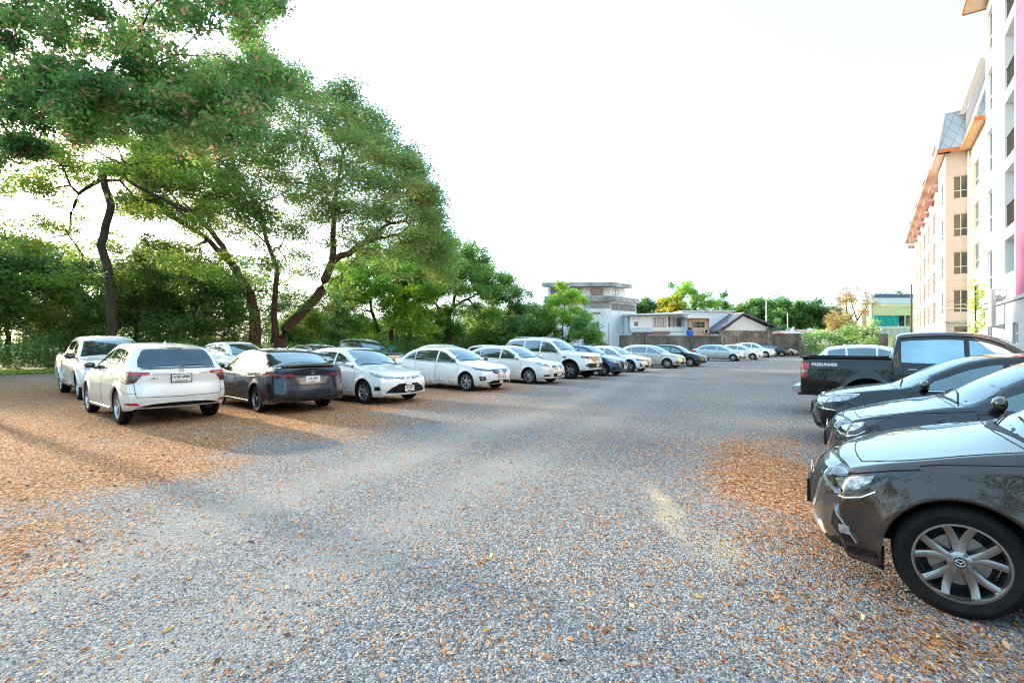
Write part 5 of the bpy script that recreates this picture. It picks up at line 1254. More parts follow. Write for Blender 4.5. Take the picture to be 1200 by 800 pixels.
# ---- lighter trees at the end of the row
rng = np.random.default_rng(14); Z = 56; cx = pxy(452, Z)
cl = dome(rng, 150, 0, 0, 7.4, 6.8, 5, 4.8, -.25, .45)+[(rng.uniform(-5.5, 5.5), rng.uniform(-2, 2), rng.uniform(2.5, 7)) for _ in range(50)]; rd = list(1.0+.7*rng.random(len(cl)))
meta(make_tree('shade_tree', (cx, Z, 0), [[(-.9, 0, 0, .9), (-.8, 0, 3), (-1.5, 0, 5)], [(.7, 0, 0, .9), (.6, 0, 3), (1.4, 0, 5.4)]], .3, cl, rd, L_LITE, 330, .30, 24, .5), 'light green tree with two thin trunks right of the umbrella-shaped one', 'tree', 'trees along the left edge')
rng = np.random.default_rng(15); Z = 60; cx = pxy(526, Z)
cl = dome(rng, 170, .3, 0, 8.0, 7.0, 5, 5.6, -.2, .45)+[(rng.uniform(-5, 5.5), rng.uniform(-2, 2), rng.uniform(2.5, 6)) for _ in range(40)]; rd = list(1.0+.8*rng.random(len(cl)))
meta(make_tree('shade_tree', (cx, Z, 0), [(-.2, 0, 0), (-.1, 0, 3), (.0, 0, 5)], .42, cl, rd, leaf_mat('light_leaf_b', (.035,.085,.02), (.11,.19,.035), (.34,.22,.06), .5), 330, .31, 25, .5, (.05, 8)), 'round light green tree with single trunk left of the orange brick shed', 'tree', 'trees along the left edge')
rng = np.random.default_rng(16); Z = 66; cx = pxy(592, Z)
cl = dome(rng, 90, 0, 0, 4.8, 4.2, 3.4, 4.6, -.8, .5); rd = list(.9+.6*rng.random(len(cl)))
meta(make_tree('round_tree', (cx, Z, 0), [(0, 0, 0), (0, 0, 2), (.1, 0, 3)], .2, cl, rd, L_MID, 330, .30, 26, .7), 'dark green bushy tree rising right of the orange brick shed', 'tree', 'trees along the left edge')
# bushy trees in front of the pale tower house
rng = np.random.default_rng(17); Z = 58; cx = pxy(660, Z)
cl = dome(rng, 46, 0, 0, 4.6, 2.9, 2.6, 3.9, -.3, .5)+[(rng.uniform(-3, 3), 0, rng.uniform(1.2, 3.5)) for _ in range(12)]; rd = list(.55+.5*rng.random(len(cl)))
meta(make_tree('bushy_tree', (cx, Z, 0), [[(-.5, 0, 0, 1), (-.9, 0, 2.2), (-1.1, 0, 3.6)], [(.2, 0, 0, 1), (.5, 0, 2), (.9, 0, 3.4)], [(.0, 0, 0, .8), (-.1, 0, 2.4), (.0, 0, 4)]], .13, cl, rd, L_LITE, 300, .26, 27, .65), 'bright green thin-stemmed tree in front of the weathered tower house', 'tree', 'trees before the houses')
rng = np.random.default_rng(18); Z = 55; cx = pxy(685, Z)
cl = dome(rng, 34, 0, 0, 2.6, 2.0, 1.8, 2.3, -.6, .5); rd = list(.5+.4*rng.random(len(cl)))
meta(make_tree('bushy_tree', (cx, Z, 0), [(0, 0, 0), (0, 0, 1), (.1, 0, 1.8)], .09, cl, rd, L_BUSH, 280, .25, 28, .8), 'low green shrub-like tree against the tower house wall', 'tree', 'trees before the houses')
rng = np.random.default_rng(19); Z = 57; cx = pxy(622, Z)
cl = dome(rng, 42, 0, 0, 2.8, 2.9, 2.4, 2.6, -.6, .5); rd = list(.6+.5*rng.random(len(cl)))
meta(make_tree('bushy_tree', (cx, Z, 0), [(0, 0, 0), (0, 0, 1), (.1, 0, 1.8)], .11, cl, rd, L_MID, 300, .26, 29, .8), 'rounded green tree left of the bright thin-stemmed one, behind the off-roader', 'tree', 'trees before the houses')
# ---- wood behind the left tree line: trees of their own
rng = np.random.default_rng(31)
protos = []
for k, (hh, ww, lm) in enumerate([(9.5, 3.8, L_DARK), (7.5, 3.4, L_MID), (11, 3.2, L_DARK), (6.2, 3.0, leaf_mat('warm_leaf', (.03,.07,.012), (.12,.17,.025), (.30,.20,.04), .5))]):
    cl = dome(rng, 46, 0, 0, hh*.55, ww, ww*.9, hh*.45, -.75, .5); rd = list(.75+.6*rng.random(len(cl)))
    protos.append(make_tree('woodland_tree', (0, -200, 0), [(0, 0, 0), (.1, 0, hh*.2), (-.1, 0, hh*.35)], .17, cl, rd, lm, 240, .27, 40+k, .75))
spots = [(8, 33, 0, 1.0), (55, 36, 2, .82), (95, 34, 3, .95), (160, 33, 0, .85), (200, 37, 0, .95), (238, 35, 1, .9), (262, 44, 2, .72), (30, 42, 2, 1.05), (-40, 30, 1, 1.1), (120, 44, 0, 1.0), (185, 46, 2, .95), (352, 46, 3, .8), (385, 50, 1, .85), (408, 56, 3, .8), (480, 70, 1, .8), (560, 74, 1, .95), (-95, 33, 0, 1.2), (330, 58, 0, .8), (228, 56, 0, .9)]
desc = ['dense dark tree at the far left edge of the wood', 'slim dark tree between the left edge and the tall crooked trunk', 'warm green small tree just left of the tall crooked trunk', 'dark leafy tree just right of the tall crooked trunk', 'dark bushy tree above the small white crossover', 'mid green tree between the dark ones and the umbrella-shaped tree', 'slender tree seen through the gap left of the umbrella tree trunks', 'tall dark tree deeper in the wood at the left', 'mid green tree cut by the left edge of the wood', 'dark tree deep behind the tall crooked trunk', 'slender dark tree deep behind the white crossover', 'warm green small tree right of the umbrella tree trunks', 'mid green tree above the black pickup', 'warm green tree left of the two thin trunks', 'small tree behind the pair of light green shade trees', 'mid green tree far behind the orange brick shed', 'large dark tree outermost of the wood, past the left edge', 'dark tree glimpsed far between the umbrella tree trunks', 'dark tree glimpsed far to the left of the umbrella tree']
used = set()
for (px, Z, k, s), dsc in zip(spots, desc):
    o = protos[k] if k not in used else copy_tree(protos[k]); used.add(k)
    o.location = (pxy(px, Z), Z, 0); o.scale = (s, s, s*rng.uniform(.92, 1.08)); o.rotation_euler = (0, 0, rng.uniform(0, 6.28)); meta(o, dsc, 'tree', 'woodland trees behind the verge')
# ---- undergrowth: one mass nobody could count
rng = np.random.default_rng(33); C = []; Rr = []
for _ in range(330):
    t_ = rng.uniform(-6, 42); d_ = rng.uniform(2.6, 7.5); C.append((E0.x+vd.x*t_-.818*d_, E0.y+vd.y*t_+.575*d_, rng.uniform(.2, 1.3)*(1 if d_ < 4 else 1.5))); Rr.append(rng.uniform(.55, 1.1))
V, F, T, P = leaf_cloud(np.array(C), np.array(Rr), 240, .15, rng, .8, 0, .6)
V[:, 2] = np.abs(V[:, 2])
o = link('undergrowth', np_mesh('undergrowth', V, F, attr={'tint': T}), None, [leaf_mat('under_leaf', (.026,.066,.022), (.085,.155,.04), (.34,.22,.06), .45)]); meta(o, 'low dark green scrub along the foot of the wood', kind='stuff')
# dry brush between the two trunks
C = []; Rr = []
for _ in range(90):
    Zc = rng.uniform(36, 42); px = rng.uniform(228, 296); C.append((pxy(px, Zc), Zc, rng.uniform(.5, 4.2))); Rr.append(rng.uniform(.5, 1.0))
for _ in range(30):
    Zc = rng.uniform(31, 34); px = rng.uniform(40, 100); C.append((pxy(px, Zc), Zc, rng.uniform(1.5, 4.0))); Rr.append(rng.uniform(.4, .8))
V, F, T, P = leaf_cloud(np.array(C), np.array(Rr), 150, .2, rng, 1.0, .6, .3, 6.0)
o = link('dry_brush', np_mesh('dry_brush', V, F, attr={'tint': T}), None, [leaf_mat('brush_leaf', (.07,.05,.02), (.17,.14,.05), (.26,.19,.08), .4)]); meta(o, 'tangle of tan dry brush and vines beside the umbrella tree trunk', kind='stuff')
# separate bushes
rng = np.random.default_rng(35)
def bush(name, px, Z, w_, h_, lm, label, n=280, size=.22, grp='bushes along the car park edge', flat=.85, bloss=None, extra=None):
    k = int(10+w_*4); cl = dome(rng, k, 0, 0, h_*.42, w_, w_*.7, h_*.5, -.7, .5); rd = [min(w_, h_)*.30*(.8+.5*rng.random()) for _ in cl]
    t = make_tree(name, (pxy(px, Z), Z, 0), [(0, 0, 0), (.05, 0, h_*.15), (0, 0, h_*.25)], .06, cl, rd, lm, n, size, int(px+Z), flat, bloss); meta(t, label, 'bush', grp); return t
bush('flowering_bush', 395, 50, 2.6, 3.2, L_LITE, 'bright yellow-green bush behind the black pickup')
bush('green_bush', 428, 52, 2.4, 2.8, leaf_mat('lime_leaf', (.07,.14,.015), (.22,.30,.03), (.32,.32,.06), .5), 'lime green bush above the white saloon with the big lower grille')
bush('green_bush', 350, 44, 2.0, 2.4, L_BUSH, 'green bush left of the black pickup under the umbrella tree')
bush('green_bush', 290, 35, 1.2, 1.9, L_BUSH, 'small fresh green bush at the foot of the reddish forked trunk', size=.15)
bush('green_bush', 205, 31, 2.6, 3.4, L_DARK, 'dark green bush right behind the white crossover roof', size=.2)
bush('green_bush', 158, 31.5, 2.4, 3.6, L_DARK, 'dark green bush between white pickup cab and crossover', size=.2)
bush('green_bush', 470, 60, 2.2, 2.6, L_MID, 'mid green bush under the pair of thin trunks')
bush('green_bush', 510, 62, 2.6, 2.6, L_BUSH, 'green bush left of the orange brick shed')
bush('green_bush', 575, 62, 1.8, 2.4, L_MID, 'mid green bush beside the right side of the orange brick shed')
bush('green_bush', 602, 60, 2.2, 2.6, L_BUSH, 'green bush behind the white off-roader bonnet')
bush('green_bush', 702, 57, 1.5, 1.7, L_BUSH, 'low bush at the foot of the tower house wall')
bush('green_bush', 790, 54, .9, 1.4, L_LITE, 'small weedy bush at the boundary wall below the red awning', size=.16)
bush('green_bush', 915, 68, 1.6, 5.2, L_BUSH, 'shrub showing over the roof of the gabled house')
bush('frangipani_bush', 968, 58, 2.5, 3.9, L_FRANG, 'frangipani bush with white blossom, left one of the pair', n=230, size=.26, grp='frangipani bushes', flat=.8, bloss=(.14, 1.0))
bush('frangipani_bush', 1008, 56, 2.9, 4.2, L_FRANG, 'frangipani bush with white blossom, next to the yellow building', n=230, size=.26, grp='frangipani bushes', flat=.8, bloss=(.14, 1.0))
# ---- trees behind the houses
def far_tree(px, Z, w_, h_, lm, label, seed, n=260, size=.50, trunk=.25, flat=.7, zmin=-.45, kk=48, name='distant_tree'):
    r2 = np.random.default_rng(seed); cl = dome(r2, kk, 0, 0, h_*.62, w_, w_*.8, h_*.38, zmin, .5); rd = list(w_*.2*(.7+.7*r2.random(len(cl))))
    t = make_tree(name, (pxy(px, Z), Z, 0), [(0, 0, 0), (.1, 0, h_*.2), (-.1, 0, h_*.35)], trunk, cl, rd, lm, n, size, seed, flat); meta(t, label, 'tree', 'trees behind the houses'); return t
far_tree(808, 110, 5.6, 15.6, L_LITE, 'tall light green tree behind the low white house', 51)
far_tree(783, 108, 4.2, 11.5, L_GOLD, 'golden yellow tree between tower house and tall green tree', 52)
far_tree(848, 112, 1.8, 13.2, L_MID, 'slim dark tree with open crown above the cyan wall', 53, 90, kk=26)
far_tree(752, 105, 3.6, 10.5, L_MID, 'green tree showing right of the tower house', 54)
for k, (px, Z, w_, h_, lm, lb) in enumerate([(878, 98, 4.2, 9.2, L_MID, 'green tree left of the white pole, behind the gabled house'), (903, 96, 4.4, 10.4, L_BUSH, 'green tree right above the gabled house roof'), (930, 98, 4.5, 9.8, L_LITE, 'lighter green tree by the thin white pole'), (957, 94, 4.8, 9.6, L_MID, 'large dark green tree left of the bare brownish one'), (978, 100, 3.5, 7.5, L_BUSH, 'green tree low behind the frangipani bushes'), (862, 104, 4, 8.4, L_LITE, 'light tree behind the left slope of the gabled roof'), (1050, 135, 8, 15, L_MID, 'dark trees mass showing over the yellow building roof')]):
    far_tree(px, Z, w_, h_, lm, lb, 60+k)
far_tree(1000, 88, 3.9, 11.6, L_DRY, 'sparse brownish tree left of the yellow building', 71, 70, .34, .3, .8, -.3, 40)
far_tree(985, 84, 2.6, 7.0, leaf_mat('orange_leaf', (.16,.10,.04), (.36,.24,.10), (.42,.30,.12), .4), 'small orange-tan tree below the sparse brownish one', 72, 90, .32)

# unseen trees behind the viewer, mirrored in paintwork; left clumps added to block sun
rng = np.random.default_rng(91); C = []; Rr = []
for _ in range(150):
    x_ = rng.uniform(-42, 6); C.append((x_, -17+rng.uniform(-2.5, 2.5)-.1*x_*0, rng.uniform(.6, 11.5)*rng.uniform(.7, 1))); Rr.append(rng.uniform(1.3, 2.2))
for _ in range(130):  # out-of-view clumps on the left, put in to shade the ground
    y_ = rng.uniform(-10, 30); C.append((-1.0*max(y_, 0)-rng.uniform(15 if y_ < 12 else 9, 24), y_, rng.uniform(.6, 14.5)*rng.uniform(.75, 1))); Rr.append(rng.uniform(1.3, 2.2))
V, F, T, P = leaf_cloud(np.array(C), np.array(Rr), 70, .6, rng, .9, 0, .4)
o = link('unseen_tree_belt', np_mesh('unseen_tree_belt', V, F, attr={'tint': T}), None, [L_DARK]); meta(o, 'unseen dark belt of trees behind the viewer, with clumps added off the left to shade the ground', kind='stuff')

# far-off wood that closes the view under the crowns
rng = np.random.default_rng(92); C = []; Rr = []
for _ in range(700):
    Z_ = rng.uniform(60, 82); px = rng.uniform(-120, 640); C.append((pxy(px, Z_), Z_, rng.uniform(.8, 13 if px < 330 else 4.5))); Rr.append(rng.uniform(1.2, 2.2))
V, F, T, P = leaf_cloud(np.array(C), np.array(Rr), 120, .5, rng, .85, 0, .5); V[:, 2] = np.abs(V[:, 2])
o = link('far_wood', np_mesh('far_wood', V, F, attr={'tint': T}), None, [leaf_mat('far_leaf', (.03,.07,.02), (.10,.16,.035), (.26,.22,.06), .4)]); meta(o, 'far-off green wood closing the view under the tree crowns', kind='stuff')
# ================================================================ buildings
def frame(o, u, v):
    o = Vector(o); u = Vector(u); v = Vector(v)
    return lambda a, b, c: tuple(o+u*a+v*b+Vector((0, 0, c)))
def wall_grid(mb, fr, a0, a1, z0, z1, d, holes, m, depth=.18, md=None):
    """wall sheet in the plane b=d with rectangular holes (a0,a1,z0,z1) and reveals going to b=d+depth"""
    As = sorted({a0, a1} | {h[0] for h in holes} | {h[1] for h in holes}); Zs = sorted({z0, z1} | {h[2] for h in holes} | {h[3] for h in holes})
    for i in range(len(As)-1):
        for j in range(len(Zs)-1):
            ca, cz = (As[i]+As[i+1])/2, (Zs[j]+Zs[j+1])/2
            if any(h[0] < ca < h[1] and h[2] < cz < h[3] for h in holes): continue
            mb.face([fr(As[i], d, Zs[j]), fr(As[i+1], d, Zs[j]), fr(As[i+1], d, Zs[j+1]), fr(As[i], d, Zs[j+1])], m)
    for h in holes:
        x0, x1, y0, y1 = h[:4]; dd = h[4] if len(h) > 4 else depth; q = md or m
        mb.face([fr(x0, d, y0), fr(x0, d+dd, y0), fr(x0, d+dd, y1), fr(x0, d, y1)], q); mb.face([fr(x1, d, y0), fr(x1, d+dd, y0), fr(x1, d+dd, y1), fr(x1, d, y1)], q)
        mb.face([fr(x0, d, y1), fr(x1, d, y1), fr(x1, d+dd, y1), fr(x0, d+dd, y1)], q); mb.face([fr(x0, d, y0), fr(x1, d, y0), fr(x1, d+dd, y0), fr(x0, d+dd, y0)], q)
M_PANE = mat('window_pane', (.10,.085,.07), .05, 0, .5, .7, ior=1.6, c2=(.04,.045,.045))
M_PANE2 = mat('window_pane_blue', (.03,.05,.055), .04, 0, .5, .6, ior=1.7, c2=(.10,.12,.12))
PANE_M = mat('screened_pane', (.045,.04,.038), .75, 0, .4, 1, ior=1.2); FRAME_D = mat('frame_dull', (.30,.27,.25), .8, ior=1.2)
M_FRAME = mat('window_frame', (.66,.66,.64), .45)
def window(parent, fr, x0, x1, y0, y1, d, pane=None, split=None, mull=1, fm=None, name='window'):
    b = MB(); t = .055; fm = fm or M_FRAME
    def bar(a0, a1, c0, c1): b.box(a0, a1, d-.03, d+.03, c0, c1, fm, fr)
    bar(x0, x1, y0, y0+t); bar(x0, x1, y1-t, y1); bar(x0, x0+t, y0+t, y1-t); bar(x1-t, x1, y0+t, y1-t)
    if split: bar(x0+t, x1-t, split-t/2, split+t/2)
    for k in range(1, mull+1):
        xc = x0+(x1-x0)*k/(mull+1)
        if split: bar(xc-t/2, xc+t/2, y0+t, split-t/2); bar(xc-t/2, xc+t/2, split+t/2, y1-t)
        else: bar(xc-t/2, xc+t/2, y0+t, y1-t)
    o = b.build(name, parent); p = MB(); p.face([fr(x0+.01, d+.012, y0+.01), fr(x1-.01, d+.012, y0+.01), fr(x1-.01, d+.012, y1-.01), fr(x0+.01, d+.012, y1-.01)], pane or M_PANE); p.build('pane', o)
    return o
O0 = Vector((0, 0, 0)); FB = frame(O0, DV, -NV)        # (t along, d into the building, z)
WHITE = wall_mat('render_white', (.80,.79,.77), (.60,.58,.55), .18)
PINK = wall_mat('render_pink', (.36,.11,.20), (.30,.10,.17), .2)
WINGW = wall_mat('render_wing', (.66,.59,.54), (.52,.46,.43), .2)
OFFPINK = wall_mat('render_palepink', (.60,.36,.35), (.5,.3,.3), .2)
YELL = wall_mat('render_yellow', (.66,.58,.38), (.52,.45,.30), .2)
CREAM = wall_mat('render_cream', (.58,.49,.45), (.46,.38,.35), .2)
GREY = wall_mat('render_grey', (.40,.41,.43), (.25,.25,.26), .35)
ORNG = mat('fascia_orange', (.52,.17,.045), .5, var=.2)
SOFF = mat('soffit', (.62,.47,.36), .7)
GROOVE = mat('groove', (.22,.19,.18), .9)
def shingle_mat():
    m = bpy.data.materials.new('grey_shingle'); m.use_nodes = True; n = m.node_tree.nodes; l = m.node_tree.links; p = n['Principled BSDF']; p.inputs['Roughness'].default_value = .8
    g = n.new('ShaderNodeNewGeometry'); s = n.new('ShaderNodeSeparateXYZ'); l.new(g.outputs['Position'], s.inputs[0])
    def M(op, a, b=0.0):
        x = n.new('ShaderNodeMath'); x.operation = op
        for i, q in enumerate((a, b)):
            if hasattr(q, 'links'): l.new(q, x.inputs[i])
            else: x.inputs[i].default_value = q
        return x.outputs[0]
    hz = M('ADD', M('MULTIPLY', s.outputs[0], .818), M('MULTIPLY', s.outputs[1], -.575)); hz = M('ADD', hz, M('ADD', M('MULTIPLY', s.outputs[0], .575*.8), M('MULTIPLY', s.outputs[1], .818*.8)))
    a = M('FRACT', M('MULTIPLY', M('ADD', hz, M('MULTIPLY', s.outputs[2], .62)), 1.35)); b = M('FRACT', M('MULTIPLY', M('SUBTRACT', hz, M('MULTIPLY', s.outputs[2], .62)), 1.35))
    f = M('MAXIMUM', M('LESS_THAN', a, .06), M('LESS_THAN', b, .06))
    mx = n.new('ShaderNodeMix'); mx.data_type = 'RGBA'; mx.inputs[6].default_value = (.36,.40,.43, 1); mx.inputs[7].default_value = (.17,.19,.21, 1); l.new(f, mx.inputs[0]); l.new(mx.outputs[2], p.inputs['Base Color']); return m
SHIN = shingle_mat()
apt = empty('apartment_building', tuple(DV*36-NV*5)); apt_inv = None
meta(apt, 'tall pink and white apartment block with orange eaves along the right edge', 'building')
def aobj(mb, name, bevel=0, parent=None, smooth=False):
    o = mb.build(name, None, bevel=bevel, smooth=smooth); 
    o.data.transform(Matrix.Translation(-apt.location)) ; o.parent = parent or apt; return o
def awin(*a, **k):
    o = window(None, *a, **k); T = Matrix.Translation(-apt.location)
    for c in o.children: c.data.transform(T)
    o.data.transform(T); o.parent = apt; return o
F0, FH = 3.5, 3.1; D1, D2 = 4.95, 6.45
# --- near block: pink then white
wA = MB(); wP = MB(); wG = MB(); holesW = []; holesP = []
tops = [F0+FH*i for i in range(5)]
for z in tops: holesW += [(34.9, 36.3, z+.6, z+2.8), (30.0, 32.0, z+.15, z+2.75, 1.3)]
wall_grid(wA, FB, 29.9, 36.7, F0, 19.4, D1, holesW, WHITE)
wA.box(36.7-.25, 36.7, D1+.002, D2+.3, 0, 19.4, WHITE, FB)
aobj(wA, 'white_wall')
hp = [(24.5, 26.3, z+.6, z+2.8) for z in tops]
wall_grid(wP, FB, 22, 29.9, F0, 19.4, D1+.004, hp, PINK); wall_grid(wP, FB, 0, 22, F0, 19.4, D1+.004, [], WHITE); wP.box(0, 29.9, D1+.4, 14, 19.3, 19.4, WHITE, FB); aobj(wP, 'pink_wall')
wG_h = [(34.7, 36.0, .9, 3.0), (29.2, 30.2, 1.55, 2.45)]
wall_grid(wG, FB, 0, 36.7, 0, F0-.0, D1-.03, wG_h, GREY); wG.box(12, 36.7, D1-.12, D1+.02, F0-.12, F0+.02, GREY, FB); aobj(wG, 'grey_base')
awin(FB, 34.7, 36.0, .9, 3.0, D1+.1, M_PANE, 1.6); awin(FB, 29.2, 30.2, 1.55, 2.45, D1+.1, M_PANE2, 2.0)
for z in tops:
    awin(FB, 34.9, 36.3, z+.6, z+2.8, D1+.13, M_PANE2, z+1.5)
    awin(FB, 24.5, 26.3, z+.6, z+2.8, D1+.13, M_PANE2, z+1.5)
    b = MB(); b.face([FB(30.0, D1+1.3, z+.15), FB(32.0, D1+1.3, z+.15), FB(32.0, D1+1.3, z+2.75), FB(30.0, D1+1.3, z+2.75)], mat('balcony_back', (.30,.31,.32), .8)); aobj(b, 'balcony_back')
    awin(FB, 30.3, 31.8, z+.2, z+2.4, D1+1.24, M_PANE2, None, 1, name='balcony_door')
    r_ = MB(); r_.tube([FB(30.0, D1+.08, z+1.2), FB(32.0, D1+.08, z+1.2)], .025, 6, M_TRIM() if z > F0 else M_FRAME)
    for k in range(13): r_.tube([FB(30.05+.158*k, D1+.08, z+.15), FB(30.05+.158*k, D1+.08, z+1.2)], .012, 5, M_TRIM() if z > F0 else M_FRAME, cap=False)
    if z == F0: r_.box(30.0, 32.0, D1+.03, D1+.06, z+.15, z+1.15, WHITE, FB)
    aobj(r_, 'balcony_railing')
g = MB()
for z in [F0+FH*i+dz for i in range(5) for dz in (0, -.62 if i else 0)]:
    if z > F0+.1: g.box(12, 29.9, D1-.006, D1+.01, z, z+.035, GROOVE, FB); g.box(32.1, 34.8, D1-.010, D1+.005, z+.2, z+.225, mat('groove_light', (.5,.48,.45), .9), FB)
aobj(g, 'wall_grooves')
b = MB(); b.tube([FB(29.9, D1-.16, .3), FB(29.9, D1-.16, F0-.35)], .01, 5, M_FRAME)
b = MB(); P = [FB(31.8, D1-.05, 4.05), FB(31.8, D1-.45, 4.05), FB(31.8, D1-.45, 2.35), FB(31.8, D1-.05, 2.35)]; b.tube(P, .13, 10, GREY); aobj(b, 'duct_pipe', smooth=True)
b = MB(); b.box(31.9, 36.2, D1-.30, D1-.12, F0+.08, F0+.30, mat('ledge', (.42,.42,.43), .7), FB); aobj(b, 'wall_ledge')
# eave of near block
def eave(t0, t1, d0, z, over=.9, endcap=None, th=.22, name='eave'):
    b = MB(); b.box(t0, t1, d0-over, d0+.3, z, z+.04, SOFF, FB); b.box(t0-.02, t1+.02, d0-over-.06, d0-over, z-.05, z+.22, ORNG, FB)
    if endcap: b.box(t1, t1+.06, d0-over, d0+1.4, z-.05, z+.22, ORNG, FB)
    aobj(b, name)
eave(12, 36.9, D1, 19.42, .9, True)
def hip(t0, t1, d0, d1, z0, z1, in_t0, in_t1, in_d, name='mansard_roof'):
    b = MB(); A = [FB(t0, d0, z0), FB(t1, d0, z0), FB(t1, d1, z0), FB(t0, d1, z0)]; B = [FB(t0+in_t0, d0+in_d, z1), FB(t1-in_t1, d0+in_d, z1), FB(t1-in_t1, d1, z1), FB(t0+in_t0, d1, z1)]
    for i in range(4): b.face([A[i], A[(i+1) % 4], B[(i+1) % 4], B[i]], SHIN)
    b.face(B, SHIN); o = aobj(b, name)
    e = MB(); e.tube([A[0], B[0]], .07, 6, mat('ridge', (.55,.52,.50), .7)); e.tube([B[0], B[1]], .07, 6, mat('ridge', (.55,.52,.50), .7)); e.tube([B[0], B[3]], .07, 6, mat('ridge', (.55,.52,.50), .7)); aobj(e, 'ridge_cap', parent=None, smooth=True)
hip(11.8, 36.9, D1-.9, D1+9, 19.66, 23, .6, .9, 1.0)
# --- recessed yellow wall
zs4 = [F0-.1+FH*i for i in range(4)]
b = MB(); hl = [(50.5, 52.8, z+.7, z+2.6) for z in zs4]+[(50.7, 52.7, 1.0, 2.8)]
wall_grid(b, FB, 36.4, 55.0, 0, 17.4, D2, hl, YELL); aobj(b, 'yellow_wall')
for z in zs4: awin(FB, 50.5, 52.8, z+.7, z+2.6, D2+.12, M_PANE, z+1.35)
awin(FB, 50.7, 52.7, 1.0, 2.8, D2+.12, M_PANE, 1.6)
eave(47.6, 54.2, D2, 17.0, .6, False)
b = MB(); b.box(47.5, 47.56, D2-.66, D2+1.5, 16.95, 17.25, ORNG, FB); b.box(36.7, 47.5, D2+.05, D2+.25, 17.4, 17.6, YELL, FB); aobj(b, 'eave_return')
hip(47.5, 54.3, D2-.6, D2+8, 17.25, 24.6, .25, .25, 2.1)
b = MB(); b.tube([FB(54.4, D2-.12, 0), FB(54.4, D2-.12, 16.9)], .07, 8, M_FRAME); aobj(b, 'drainpipe')
# gable that rises over the recess
b = MB()
for (ta, tb) in ():
    a = FB(ta, D2+.6, 18.0); c = FB(ta, D2+4.2, 24.0); d = FB(ta, D2+7.8, 18.0); a2 = FB(tb, D2+.6, 18.0); c2 = FB(tb, D2+4.2, 24.0); d2 = FB(tb, D2+7.8, 18.0)
    b.face([a, c, d], CREAM); b.face([a2, c2, d2], CREAM)
b.hexa([FB(54.3, D2-.35, 19.9), FB(54.7, D2-.35, 19.9), FB(54.7, D2+.9, 23.9), FB(54.3, D2+.9, 23.9), FB(54.3, D2-.7, 19.9), FB(54.7, D2-.7, 19.9), FB(54.7, D2+.55, 24.1), FB(54.3, D2+.55, 24.1)], SOFF); aobj(b, 'verge_board')
b = MB(); P_ = [(D2-.3, 17.5), (D2-.3, 19.95), (D2+.85, 23.9), (D2+6, 23.9), (D2+6, 17.5)]; b.face([FB(54.35, d_, z_) for d_, z_ in P_], CREAM); b.face([FB(54.6, d_, z_) for d_, z_ in P_], CREAM); aobj(b, 'gable_wall')
# --- bay with its side face towards the lot entrance
FS = frame(DV*54.8, -NV, -DV)      # a = d, b = -t
sf = MB(); hs = []; base_z = F0-.18
zb = [base_z+3.08*i for i in range(4)]
for z in zb: hs.append((D1+.47, D1+1.42, z+.75, z+2.60))
FSa = lambda a, bb, c: FB(54.8+bb, a, c)
wall_grid(sf, FSa, D1, D2+.02, base_z, 17.1, 0, hs, CREAM); aobj(sf, 'bay_side_wall')
for z in zb: 
    awin(FSa, D1+.47, D1+1.42, z+.75, z+2.60, .12, M_PANE, z+1.4, 1)
b = MB(); wall_grid(b, FSa, D1+.0, D2+.02, 0, base_z, -.01, [(D1+.47, D1+1.42, .9, 2.98)], GREY); b.box(54.66, 54.80, D1-.14, D2, base_z-.06, base_z+.08, GREY, FB); aobj(b, 'bay_base')
awin(FSa, D1+.47, D1+1.42, .9, 2.98, .11, M_PANE, None, 0)
g = MB(); lg = mat('groove_tan', (.5,.42,.38), .9)
for z in zb[1:]+[zb[-1]+3.08]: 
    for dz in (-.35, .25): g.box(54.790, 54.805, D1+.02, D2, z+dz, z+dz+.03, lg, FB)
aobj(g, 'wall_grooves')
b = MB(); h5 = [(56.3, 58.6, z+.75, z+2.60) for z in zb]
wall_grid(b, FB, 54.8, 60.2, base_z, 17.1, D1, h5, WHITE); wall_grid(b, FB, 54.8, 60.2, 0, base_z, D1-.012, [], GREY); b.box(60.1, 60.2, D1+.01, D2, 0, 17.1, WHITE, FB); aobj(b, 'bay_wall')
for z in zb: awin(FB, 56.3, 58.6, z+.75, z+2.60, D1+.12, M_PANE2, z+1.4, 1)
eave(54.2, 60.6, D1, 17.1, .55); b = MB(); b.box(54.14, 54.2, D1-.6, D2+.6, 17.05, 17.32, ORNG, FB); b.box(54.2, 54.8, D1-.5, D2+.6, 17.1, 17.14, SOFF, FB); aobj(b, 'eave_return')
hip(54.2, 60.6, D1-.55, D2+3, 17.34, 20.5, 1.0, .5, .55)
